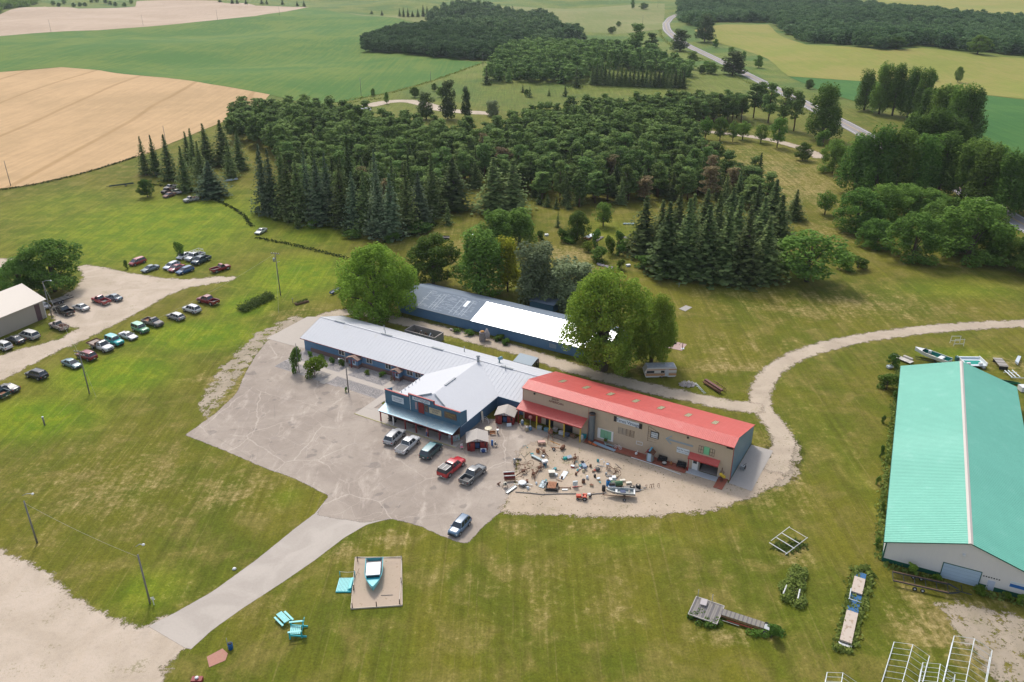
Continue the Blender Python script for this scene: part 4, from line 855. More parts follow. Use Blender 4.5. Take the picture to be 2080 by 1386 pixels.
# ---------------- white roofed blue building (L shape) ----------------
B = F('store_building', 'low blue store with white metal roof, brick skirting and false front', 'building')
ZE, ZR, T0, T1 = 3.05, 5.65, .45, 15.6; TM = (T0 + T1) / 2
P1('wall', B, M_blue, (-103.5, -43.0, .9, 1.05, .001, 3.05)); P1('wall', B, M_blue, (-103.5, -43.0, 15.0, 15.15, .001, 3.05))
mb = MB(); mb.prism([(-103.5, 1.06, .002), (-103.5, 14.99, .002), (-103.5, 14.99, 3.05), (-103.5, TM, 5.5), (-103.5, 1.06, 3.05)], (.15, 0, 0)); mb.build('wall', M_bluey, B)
P1('skirting', B, M_stone, (-101.5, -69.0, .78, .899, 0, .95)); P1('skirting', B, mat('brick cap', (.26, .14, .12), .8), (-101.5, -69.0, .74, .899, .951, 1.02))
q = [(-104.3, T0, ZE), (-42.95, T0, ZE), (-42.95, TM, ZR), (-104.3, TM, ZR)]; slab(q, .12, M_white, 'roof', B); ribs(q, 66, M_white, B, .05, .03)
q = [(-42.95, T1, ZE), (-104.3, T1, ZE), (-104.3, TM + .004, ZR), (-42.95, TM + .004, ZR)]; slab(q, .12, M_white, 'roof', B); ribs(q, 66, M_white, B, .05, .03)
P1('fascia', B, M_dkred, (-104.3, -68.0, T0 - .05, T0 - .002, ZE - .16, ZE - .01))
P1('ridge_cap', B, M_white, (-104.3, -43.0, TM - .16, TM + .16, ZR - .01, ZR + .05))
M_vent = mat('grey ridge vent', (.33, .35, .36), .7)
for s in (-98.2, -84.0, -69.6, -51.5): P1('ridge_vent', B, M_vent, (s - 1.5, s + 1.5, TM - .22, TM + .22, ZR + .051, ZR + .17))
# front wing: valley-joined gable with hip end
SW, SL, SR = -58.4, -67.75, -49.05
def plane(pts, name): return slab(pts, .12, M_white, name, B)
TV = TM - .3
plane([(SL, -13.3, ZE), (SW, -9.1, ZR), (SW, TV, ZR), (SL, T0 + .2, ZE + .04)], 'roof'); plane([(SR, T0 + .2, ZE + .04), (SW, TV, ZR), (SW, -9.1, ZR), (SR, -13.3, ZE)], 'roof'); plane([(SL, -13.3, ZE), (SR, -13.3, ZE), (SW, -9.1, ZR)], 'roof')
for (a, b) in (((SW, -2.6), (SW, -6.2)),): P1('ridge_vent', B, M_vent, (SW - .2, SW + .2, -5.2, -1.4, ZR + .01, ZR + .14))
for sg_ in (-1, 1):
    mb = MB(); mb.bar((SW + sg_ * .4, -9.3, ZR + .02), (SW + sg_ * 3.8, -10.8, ZR - .93), .22); mb.build('hip_vent', M_vent, B)
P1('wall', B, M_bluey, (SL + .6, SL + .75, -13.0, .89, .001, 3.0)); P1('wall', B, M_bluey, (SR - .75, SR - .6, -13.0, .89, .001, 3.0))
P1('fascia', B, M_dkblue, (SR - .03, SR + .03, -13.2, T0, ZE - .18, ZE - .01)); P1('fascia', B, M_dkblue, (SR, -43.3, T0 - .05, T0 - .002, ZE - .18, ZE - .01))
for k in range(8): mb = MB(); mb.tube([(SL + .7, -11.2 + k * 1.25, 2.7), (SL + .7, -11.2 + k * 1.25, 3.75)], .11, 8); mb.build('vent_pipe', M_wtrim, B)
mb = MB(); mb.tube([(SW, TV - .3, ZR - .2), (SW, TV - .3, ZR + 1.1)], .30, 10); mb.lathe([(.45, 0), (.45, .15), (.05, .35)], 10, 0, (SW, TV - .3, ZR + 1.12)); mb.build('chimney', M_vent, B)
mb = MB(); mb.tube([(-55.2, 11.0, 4.3), (-55.2, 11.0, 5.6), (-54.6, 11.0, 5.9)], .42, 10); mb.build('exhaust_hood', mat('blue grey vent hood', (.18, .32, .38), .4, .5), B)
for s, t, h in ((-84.8, TM + .5, 1.1), (-88.5, 12.6, 1.2), (-65.2, 12.2, 1.3), (-51.6, TM - .5, .9), (-66.5, -.3, .5)):
    mb = MB(); z = ZR - abs(t - TM) * .343; mb.tube([(s, t, z - .1), (s, t, z + h)], .09, 6); mb.build('flue_pipe', M_vent, B)
# false front
FT = -13.6
mb = MB(); mb.prism([(-67.3, FT, 2.9), (-49.1, FT, 2.9), (-49.1, FT, 6.28), (-55.2, FT, 6.28), (-55.2, FT, 6.93), (-61.25, FT, 6.93), (-61.25, FT, 6.25), (-67.3, FT, 6.25)], (0, .18, 0)); mb.build('false_front', M_dkblue, B)
mb = MB(); mb.prism([(-49.1, FT + .181, 3.0), (-49.1, -11.2, 3.0), (-49.1, -11.2, 5.7), (-49.1, FT + .181, 6.28)], (-.15, 0, 0)); mb.build('false_front_return', M_dkblue, B)
mb = MB(); mb.prism([(-67.15, FT + .181, 3.0), (-67.15, -11.4, 3.0), (-67.15, -11.4, 5.7), (-67.15, FT + .181, 6.25)], (-.15, 0, 0)); mb.build('false_front_return', M_dkblue, B)
P1('cornice', B, M_redt, (-67.4, -61.3, FT - .08, FT + .24, 6.26, 6.36), (-61.25, -55.2, FT - .08, FT + .24, 6.94, 7.04), (-55.15, -49.0, FT - .08, FT + .24, 6.29, 6.39), (-61.36, -61.24, FT - .06, FT + .22, 6.37, 7.1), (-55.2, -55.08, FT - .06, FT + .22, 6.4, 7.1))
P1('wall', B, mat('dark wood wall', (.10, .05, .04), .8, var=.3, scale=3), (-67.0, -49.3, FT + .02, FT + .16, .001, 2.898))
P1('shop_door', B, M_dark, (-59.9, -58.2, FT - .05, FT + .018, 0, 2.2)); P1('shop_door', B, M_glass, (-64.5, -62.3, FT - .05, FT + .018, .8, 2.2)); P1('shop_door', B, M_glass, (-55.6, -53.0, FT - .05, FT + .018, .8, 2.2))
sg = P1('sign', B, M_wsign, (-65.5, -62.6, FT - .1, FT - .005, 4.2, 5.5)); text('Landmark', .62, 'sign_lettering', M_slate, sg, (-64.05, FT - .105, 5.1), FRONT, .01); text('MALL & GIFT', .40, 'sign_lettering', M_slate, sg, (-64.05, FT - .105, 4.6), FRONT, .01)
sg = P1('sign', B, M_wsign, (-60.3, -56.1, FT - .1, FT - .005, 5.98, 6.68)); text('ANTIQUES', .68, 'sign_lettering', M_navy, sg, (-58.2, FT - .105, 6.33), FRONT, .01, space=1.15)
dr = P1('upper_door', B, M_dkred, (-58.95, -57.6, FT - .1, FT - .005, 3.45, 5.75))
P1('picture_panel', B, mat('pink grey panel', (.35, .25, .27), .6), (-59.75, -59.25, FT - .08, FT - .005, 4.0, 5.6)); window(B, -57.45, -56.6, 4.1, 5.55, FT - .005, M_brown, 2)
M_cream = mat('cream sign board', (.50, .43, .28), .6, var=.2, scale=2)
sg = P1('sign', B, M_cream, (-56.3, -53.45, FT - .1, FT - .005, 4.15, 5.4)); text('LOADING\nDOCK', .50, 'sign_lettering', M_navy, sg, (-54.9, FT - .105, 4.85), FRONT, .01)
sg = P1('sign', B, mat('brown sign board', (.14, .09, .06), .7), (-52.7, -49.9, FT - .1, FT - .005, 4.25, 5.6)); text('ANTIQUE\nMALL', .52, 'sign_lettering', mat('ochre lettering', (.32, .26, .06), .6), sg, (-51.3, FT - .105, 5.0), FRONT, .01)
mb = MB(); mb.bar((-60.9, FT - .12, 3.5), (-60.9, FT - .12, 6.6), .1); mb.build('thermometer_board', M_wtrim, B)
# tin canopy with posts
q = [(-67.5, -15.98, 2.5), (-49.35, -15.98, 2.5), (-49.2, FT - .01, 3.2), (-67.35, FT - .01, 3.2)]; cn = slab(q, .05, M_tin, 'canopy', B); ribs(q, 45, M_tin, cn, .05, .03)
P1('canopy_beam', cn, M_dkred, (-67.3, -49.5, -15.9, -15.75, 2.2, 2.44))
for i, s in enumerate((-67.1, -63.9, -60.9, -58.2, -55.4, -52.6, -49.7)): P1('post', B, M_wtrim if i == 1 else M_dkred, (s - .1, s + .1, -15.8, -15.6, .05, 2.35))
# windows and entry porches of the long wing
for a, b in ((-92.7, -91.0), (-84.5, -82.8), (-79.0, -77.35), (-73.0, -71.3), (-70.75, -69.1)): window(B, a, b, 1.45, 2.7, .899)
def porch(s0, s1, lbl):
    wl = P1('porch', B, M_blue, (s0, s1, -.45, .88, .001, 2.35)); c = (s0 + s1) / 2
    mb = MB(); mb.prism([(s0 - .35, -.85, 2.35), (c, -.85, 2.95), (s1 + .35, -.85, 2.35), (s1 + .35, -.85, 2.25), (c, -.85, 2.82), (s0 - .35, -.85, 2.25)], (0, 1.6, 0)); mb.build('porch_roof', mat('brown shingles', (.26, .17, .13), .85, var=.25, scale=6), wl)
    P1('porch_trim', wl, M_redt, (s0 - .38, s1 + .38, -.92, -.86, 2.17, 2.26)); P1('porch_skirting', wl, M_stone, (s0 - .02, s1 + .05, -.52, -.451, 0, .8), (s1 + .001, s1 + .08, -.45, .78, 0, .9))
    P1('porch_door', wl, M_lblue, (c - .1, c + .75, -.56, -.453, .801, 2.1)); P1('porch_pane', wl, M_glass, (c + .05, c + .6, -.58, -.561, 1.2, 2.0)); P1('porch_post', wl, M_dkred, (c - .35, c - .2, -.9, -.75, 0, 2.2))
porch(-88.7, -85.9, ''); porch(-76.0, -74.1, '')
# ---------------- long blue building behind ----------------
B = F('long_shed', 'long low blue building with part blue shingle and part blinding metal roof', 'building')
S0, S1, SP = -98.5, -38.5, -74.9; TR, ZQ = 37.25, 5.3
P1('wall', B, M_blue, (S0 + .4, S1 - .4, 30.3, 30.45, 0, 3.0), (S0 + .4, S1 - .4, 44.1, 44.25, 0, 3.0))
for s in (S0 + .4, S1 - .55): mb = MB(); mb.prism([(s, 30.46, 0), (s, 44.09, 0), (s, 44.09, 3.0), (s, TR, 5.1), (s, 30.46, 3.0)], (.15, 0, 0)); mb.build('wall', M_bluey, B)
slab([(S0, 29.6, 3.0), (SP, 29.6, 3.0), (SP, TR, ZQ), (S0, TR, ZQ)], .1, M_shing, 'roof', B)
q = [(SP + .01, 29.6, 3.01), (S1, 29.6, 3.01), (S1, TR, ZQ + .01), (SP + .01, TR, ZQ + .01)]; slab(q, .1, M_galv, 'roof', B); ribs(q, 40, M_galv, B, .05, .02)
slab([(S1, 44.9, 3.0), (S0, 44.9, 3.0), (S0, TR + .004, ZQ), (S1, TR + .004, ZQ)], .1, M_shing, 'roof', B)
P1('fascia', B, mat('grey fascia', (.3, .33, .36), .6), (S0, S1, 29.55, 29.598, 2.84, 3.0))
mb = MB(); g = random.Random(4)
zz = lambda t: 3.0 + (t - 29.6) * (2.3 / 7.65) + .012
for k in range(26):
    t = 30.4 + k * .25; s = -92.5 + g.uniform(0, 1); e = -76.5
    while s < e:
        L = g.uniform(.5, 2.5)
        if g.random() < .5: mb.prism([(s, t, zz(t)), (min(s + L, e), t, zz(t)), (min(s + L, e), t + .07, zz(t + .07)), (s, t + .07, zz(t + .07))], (0, 0, .004))
        s += L + g.uniform(.2, 1.2)
for s in (-91.6, -88.4, -87.4, -86.6, -82.0, -80.6, -79.2, -78.2): mb.prism([(s, 30.2, zz(30.2)), (s + .12, 30.2, zz(30.2)), (s + .12, 36.3, zz(36.3)), (s, 36.3, zz(36.3))], (0, 0, .004))
tag(mb.build('roof_sealant', mat('pale roof sealant', (.42, .47, .52), .7), B), kind='stuff')
q = [(-80.0, 33.7, zz(33.7) + .03), (-79.0, 33.7, zz(33.7) + .03), (-79.0, 36.0, zz(36) + .03), (-80.0, 36.0, zz(36) + .03)]; slab(q, .03, M_wsign, 'roof_patch', B)
mb = MB()
for k in range(7): mb.bar((-52.9 + k * .28, 30.2, .8), (-52.9 + k * .28, 30.2, 1.9), .06)
mb.build('wall_rack', M_wtrim, B)
for z in (.9, 1.5, 2.1, 2.6): P1('wall_plaque', B, M_wtrim, (-49.3, -48.2, 30.2, 30.28, z, z + .18))
B2 = F('blue_shed', 'small dark blue shed among the feathery trees behind the long blue building', 'shed', -66, 52)
P1('wall', B2, M_dkblue, (-3.5, 3.5, -2, 2, 0, 2.4)); slab([(-3.9, -2.4, 2.41), (3.9, -2.4, 2.41), (3.9, 2.4, 3.1), (-3.9, 2.4, 3.1)], .08, M_shing, 'roof', B2)
# ---------------- green roofed building ----------------
GA = R(-25.4)
B = thing('green_roof_building', 'big pale metal building with a green roof at the right edge', 'building', (57.81, 99.60, 0), GA)
WG, DG_, EZ, PZ = 21.6, 64.5, 4.0, 7.55; C = WG / 2
mb = MB(); mb.prism([(0, 0, -.4), (WG, 0, -.4), (WG, 0, EZ), (C, 0, PZ - .05), (0, 0, EZ)], (0, .18, 0)); mb.build('wall', M_wall, B)
mb = MB(); mb.prism([(0, DG_ - .18, 0), (WG, DG_ - .18, 0), (WG, DG_ - .18, EZ), (C, DG_ - .18, PZ - .05), (0, DG_ - .18, EZ)], (0, .18, 0)); mb.build('wall', M_wall, B)
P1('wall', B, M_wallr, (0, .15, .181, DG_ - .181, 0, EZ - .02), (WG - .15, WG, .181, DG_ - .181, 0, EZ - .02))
P1('wainscot', B, M_grnd, (-.03, 8.1, -.04, -.003, -.4, .75), (13.35, 14.3, -.04, -.003, -.4, .75), (15.35, WG, -.04, -.003, -.4, .75), (-.05, -.003, -.03, DG_, -.1, .75))
P1('trim', B, M_grnd, (-.05, .12, -.06, -.003, .751, EZ - .05)); P1('trim', B, M_grnd, (-.07, -.003, -.06, .25, .751, EZ - .2))
q = [(-.35, -.35, EZ - .08), (-.35, DG_ + .35, EZ - .08), (C, DG_ + .35, PZ), (C, -.35, PZ)]; slab(q, .1, M_grn, 'roof', B); ribs(q, 141, M_grn, B, .07, .03)
q = [(WG + .35, DG_ + .35, EZ - .08), (WG + .35, -.35, EZ - .08), (C, -.35, PZ), (C, DG_ + .35, PZ)]; slab(q, .1, M_grn, 'roof', B); ribs(q, 141, M_grn, B, .07, .03)
mb = MB()
for a, b in (((-.36, EZ - .13), (C, PZ - .04)), ((C, PZ - .04), (WG + .36, EZ - .13))): mb.prism([(a[0], -.41, a[1] - .1), (b[0], -.41, b[1] - .1), (b[0], -.41, b[1] + .06), (a[0], -.41, a[1] + .06)], (0, .055, 0))
mb.build('rake_trim', M_grnd, B); P1('eave_trim', B, M_grnd, (-.42, -.352, -.35, DG_ + .35, EZ - .26, EZ - .1))
mb = MB(); mb.prism([(C - .34, -.42, PZ - .08), (C + .34, -.42, PZ - .08), (C, -.42, PZ + .10)], (0, DG_ + .84, 0)); mb.build('ridge_cap', M_ridge, B)
dr = P1('roller_door', B, M_lblue, (8.2, 13.25, -.06, -.003, -.35, 2.78))
P1('door_frame', B, M_grnd, (8.1, 8.2, -.09, -.003, -.35, 2.86), (13.25, 13.35, -.09, -.003, -.35, 2.86), (8.2, 13.25, -.09, -.003, 2.781, 2.87))
for k in range(1, 5): P1('door_panel_rib', dr, mat('door seam', (.26, .36, .47), .5), (8.22, 13.23, -.075, -.061, -.3 + k * .62, -.27 + k * .62))
sdr = P1('side_door', B, mat('pale lilac door', (.50, .55, .66), .5), (14.35, 15.3, -.07, -.003, -.35, 1.75)); P1('door_knob', sdr, M_black, (14.42, 14.5, -.1, -.071, .7, .78))
P1('wall_lamp', B, mat('white lamp body', (.7, .7, .7), .4), (10.2, 10.6, -.35, -.003, 5.0, 5.25))
for k in range(7): P1('house_mark', B, M_black, (13.55 + k * .34, 13.75 + k * .34, -.03, -.003, 2.16 + (k % 2) * .03, 2.36))
sg = P1('sign', B, M_wsign, (17.1, 20.6, -.06, -.003, 1.6, 2.6)); P1('sign_panel', sg, mat('blue sign print', (.015, .13, .42), .5), (17.1, 20.6, -.075, -.061, 1.65, 2.2))
# ---------------- tan shed at the left edge ----------------
B = thing('tan_shed', 'tan metal shed with a pale roof and dark door at the left edge', 'shed', (-121.1, 193.3, 0), math.atan2(-.916, -.4) )
# local x runs along the wall towards the camera side, -y is away to the left
P1('wall', B, M_tan, (0, 22, -.15, 0, 0, 4.75), (0, 22, -15, -14.85, 0, 4.75))
mb = MB(); mb.prism([(0, -.151, 0), (0, -14.849, 0), (0, -14.849, 4.75), (0, -7.5, 7.7), (0, -.151, 4.75)], (.15, 0, 0)); mb.build('wall', ribmat('tan shed gable', (.40, .345, .29), 1, .3, .4, .65), B)
slab([(-.9, .35, 4.85), (22, .35, 4.85), (22, -7.5, 8.0), (-.9, -7.5, 8.0)], .12, M_tanr, 'roof', B); slab([(22, -15.35, 4.85), (-.9, -15.35, 4.85), (-.9, -7.504, 8.0), (22, -7.504, 8.0)], .12, M_tanr, 'roof', B)
P1('door', B, mat('maroon brown door', (.11, .06, .065), .7), (1.2, 2.6, .002, .06, 0, 4.4)); P1('trim', B, M_wtrim, (-.06, .1, .002, .06, 0, 4.7))
# ---------------- slabs, beds and decks around the shops ----------------
def fsheet(name, quads_, z, m, kind='structure', th=None):
    mb = MB()
    for qd in quads_: mb.prism([(s, t, 0.0) for s, t in qd], (0, 0, z))
    o = mb.build(name, m, None, (OX, OY, 0), ANG); return tag(o, kind=kind)
def pxs(pts): return [(at(u, v).x, at(u, v).y) for u, v in pts]
def psheet(name, px, z, m, kind='structure'):
    mb = MB(); P = [(x, y, 0) for x, y in pxs(px)]; mb.prism(P, (0, 0, z)); return tag(mb.build(name, m), kind=kind)
M_slab = mat('pale concrete', (.43, .38, .33), .9, var=.14, scale=.7, bump=.1)
psheet('concrete_apron', [(541, 688), (585, 700), (617, 708), (655, 660), (650, 644), (624, 644)], .05, M_slab)
m_rock2 = mat('landscape rocks', (.33, .30, .285), .95, var=.35, scale=3, bump=.8)
fsheet('rock_bed', [[(-103.4, -9.2), (-84.5, -9.4), (-84.5, .77), (-103.4, .77)], [(-84.49, -9.0), (-67.3, -9.2), (-67.3, .77), (-84.49, .77)]], .045, m_rock2)
fsheet('footpath', [[(-100.5, -5.6), (-67.4, -5.6), (-67.4, -4.1), (-100.5, -4.1)]], .07, M_slab)
fsheet('footpath', [[(-89.2, -9.9), (-87.6, -9.9), (-87.6, -5.61), (-89.2, -5.61)], [(-88.6, -4.09), (-86.0, -4.09), (-86.0, -.46), (-88.6, -.46)], [(-73.6, -13.2), (-71.6, -13.2), (-71.6, -5.61), (-73.6, -5.61)], [(-76.0, -4.09), (-74.0, -4.09), (-74.0, -.46), (-76.0, -.46)]], .074, M_slab)
fsheet('shop_walk', [[(-73.6, -16.2), (-48.6, -16.2), (-48.6, -13.4), (-67.0, -13.4), (-67.0, -11.0), (-73.6, -13.1)]], .06, M_slab)
fsheet('painted_kerb', [[(-73.6, -16.32), (-48.5, -16.32), (-48.5, -16.2), (-73.6, -16.2)]], .10, mat('yellow kerb paint', (.42, .38, .14), .8))
fsheet('end_slab', [[(.1, -.9), (4.3, -1.3), (4.3, 13.6), (.1, 13.6)]], .06, M_conc)
psheet('foundation_pad', [(1379, 628), (1392, 633), (1406, 625), (1393, 621)], .1, M_conc)
psheet('stone_slab', [(1345, 688), (1395, 700), (1385, 713), (1338, 703)], .06, mat('pinkish slab', (.40, .28, .25), .9))
# rocks of the bed: real stones
g = np.random.default_rng(11); mb = MB(); ca, sa = math.cos(ANG), math.sin(ANG)
def stones(rects, n, szr, name, m, label):
    mb = MB()
    for k in range(n):
        x0, x1, y0, y1 = rects[g.integers(len(rects))]; s, t = g.uniform(x0, x1), g.uniform(y0, y1); r = g.uniform(*szr); a = g.uniform(0, 6.28)
        v = [(s + r * math.cos(a + j * 1.57) * g.uniform(.7, 1.2), t + r * math.sin(a + j * 1.57) * g.uniform(.7, 1.2), .05) for j in range(4)] + [(s, t, .06 + r * .6)]
        mb.add(v, [(0, 1, 4), (1, 2, 4), (2, 3, 4), (3, 0, 4)])
    return tag(mb.build(name, m, None, (OX, OY, 0), ANG), label, 'stones', None, 'stuff')
stones([(-103.2, -89.4, -9.0, -5.8), (-87.4, -73.8, -8.8, -5.8), (-71.4, -67.5, -8.8, -5.8), (-103.2, -88.8, -3.9, .6), (-85.8, -76.2, -3.9, .6), (-73.8, -67.5, -3.9, .6)], 9000, (.07, .16), 'bed_stones', mat('bed stones', (.42, .385, .36), .9, var=.3, scale=.9), 'loose pinkish stones filling the beds before the blue building')
# deck strip in front of the tan building
D = F('deck', 'long red brown deck along the foot of the tan building', 'deck')
P1('deck_floor', D, M_deck, (-28.2, -7.75, -2.1, -.02, 0, .14)); P1('deck_floor', D, M_deck, (-1.9, -.3, -3.6, -.02, 0, .12))
mb = MB(); mb.bb(-28.2, -18.2, -2.25, -2.1, 0, .2); mb.build('deck_edge', M_brown, D)
mb = MB(); mb.bar((-18.1, -2.3, .15), (-12.0, -2.45, .15), .12); mb.bar((-11.9, -2.5, .13), (-8.2, -2.9, .13), .12); mb.build('white_rail', M_wtrim, D)
# ---------------- vehicles ----------------
M_tyre = mat('tyre rubber', (.02, .02, .02), .9); M_rim = mat('wheel rim', (.42, .42, .43), .35, .6); M_lamp = mat('headlight glass', (.65, .66, .66), .15); M_tail = mat('tail light', (.30, .02, .02), .3)
M_bump = mat('dark bumper plastic', (.05, .05, .055), .6); M_chrome = mat('dull chrome', (.5, .5, .5), .25, .8); M_plate = mat('number plate', (.6, .6, .6), .5)
PAINT = {}
def paint(c, old=False):
    k = (c, old)
    if k not in PAINT:
        m, nt, b = newmat('car paint'); g = nd(nt, 'ShaderNodeTexCoord').outputs['Object']; n = noise(nt, g, 2.5, 5, .7)
        col = mixc(nt, mr(nt, n, .3, .7), tuple(x * .88 for x in c), c)
        if old: col = mixc(nt, mr(nt, n, .5, .62, 0, .8), col, (.20, .09, .05))
        setb(nt, b, col, .6 if old else .28, 0, spec=.5); b.inputs['Coat Weight'].default_value = 0 if old else .5; b.inputs['Coat Roughness'].default_value = .08; PAINT[k] = m
    return PAINT[k]
P0 = paint((.5, .5, .5))
def loft(st, cap=True):
    """stations (x, half width, top, low) -> rounded car body"""
    vs, fs = [], []
    for x, w, zt, zl in st:
        h = zt - zl
        half = [(w * .55, zt), (w * .90, zt - .03 * h), (w * .985, zt - .16 * h), (w, zt - .5 * h), (w * .97, zl + .12 * h), (w * .86, zl)]
        vs += [(x, y, z) for y, z in half] + [(x, -y, z) for y, z in half[::-1]]
    n = 12
    for i in range(len(st) - 1):
        for k in range(n):
            k2 = (k + 1) % n; fs.append((i * n + k, i * n + k2, (i + 1) * n + k2, (i + 1) * n + k))
    if cap: fs += [tuple(range(n - 1, -1, -1)), tuple(range((len(st) - 1) * n, len(st) * n))]
    mb = MB(); mb.add(vs, fs, 0, True); return mb
SPEC = {  # L, body stations, greenhouse (base front, roof front, roof rear, base rear, z0, z1, w0, w1), wheels x, radius
 'sedan': (4.75, [(2.37, .58, .60, .34), (2.28, .78, .70, .24), (1.95, .88, .78, .19), (1.05, .90, .93, .19), (0, .91, .96, .19), (-1.3, .90, .99, .19), (-2.0, .87, 1.0, .22), (-2.30, .80, .96, .28), (-2.37, .66, .80, .40)], (1.15, .35, -.85, -1.65, .92, 1.43, .80, .60), (1.42, -1.38), .33),
 'coupe': (4.6, [(2.30, .56, .58, .34), (2.22, .78, .67, .24), (1.85, .88, .75, .19), (1.0, .90, .90, .19), (0, .91, .93, .19), (-1.3, .90, .98, .19), (-2.0, .86, .98, .22), (-2.24, .78, .92, .30), (-2.30, .66, .78, .40)], (.95, .15, -.65, -1.85, .88, 1.32, .80, .58), (1.38, -1.32), .33),
 'wagon': (4.8, [(2.40, .58, .62, .34), (2.30, .80, .74, .24), (1.95, .89, .84, .19), (1.1, .91, .97, .19), (0, .92, 1.0, .19), (-1.4, .92, 1.02, .19), (-2.15, .89, 1.02, .22), (-2.36, .84, .96, .30), (-2.40, .74, .80, .42)], (1.2, .45, -1.75, -2.22, .96, 1.50, .82, .64), (1.42, -1.42), .34),
 'suv': (4.75, [(2.37, .62, .78, .40), (2.30, .84, .92, .30), (2.0, .93, 1.02, .26), (1.1, .95, 1.10, .26), (0, .95, 1.12, .26), (-1.4, .95, 1.14, .26), (-2.1, .93, 1.14, .28), (-2.33, .88, 1.08, .34), (-2.37, .80, .90, .44)], (1.15, .50, -1.80, -2.22, 1.06, 1.74, .86, .68), (1.42, -1.40), .37),
 'van': (5.0, [(2.50, .62, .66, .36), (2.42, .86, .82, .26), (2.05, .95, .98, .22), (1.4, .97, 1.10, .22), (0, .98, 1.14, .22), (-1.6, .98, 1.16, .22), (-2.25, .96, 1.15, .24), (-2.46, .92, 1.08, .32), (-2.50, .84, .90, .42)], (1.75, .75, -2.0, -2.38, 1.08, 1.76, .90, .72), (1.52, -1.50), .34),
 'boxy': (4.4, [(2.18, .72, .86, .42), (2.15, .88, 1.02, .36), (1.9, .90, 1.08, .34), (.7, .92, 1.12, .34), (-1.0, .92, 1.12, .34), (-2.0, .92, 1.12, .34), (-2.18, .90, 1.08, .40), (-2.2, .88, 1.0, .44)], (.75, .42, -1.95, -2.12, 1.08, 1.84, .86, .78), (1.35, -1.30), .37),
 'crew': (5.85, [(2.92, .70, .86, .44), (2.86, .92, 1.04, .34), (2.4, 1.0, 1.14, .32), (1.5, 1.01, 1.22, .32), (.4, 1.01, 1.22, .32), (-1.02, 1.01, 1.22, .32)], (1.55, .85, -.55, -.95, 1.16, 1.90, .92, .74), (1.90, -1.85), .42),
 'regcab': (5.3, [(2.65, .70, .84, .44), (2.60, .88, 1.0, .34), (2.2, .95, 1.08, .32), (1.35, .97, 1.14, .32), (.6, .97, 1.14, .32), (-.28, .97, 1.14, .32)], (1.25, .68, .05, -.22, 1.10, 1.78, .88, .72), (1.72, -1.60), .38),
 'classic': (5.0, [(2.50, .62, .90, .50), (2.42, .78, 1.06, .44), (2.1, .86, 1.16, .40), (1.2, .90, 1.20, .38), (.5, .92, 1.20, .38), (-.25, .92, 1.20, .38)], (1.05, .70, -.05, -.22, 1.16, 1.80, .80, .64), (1.60, -1.50), .38)}
VM = {}
def cyl_y(r, w, c, n=16, prof=None):
    mb = MB(); mb.lathe(prof or [(r * .92, -w / 2), (r, -w * .3), (r, w * .3), (r * .92, w / 2)], n, 0, c, Matrix.Rotation(R(90), 3, 'X')); return mb
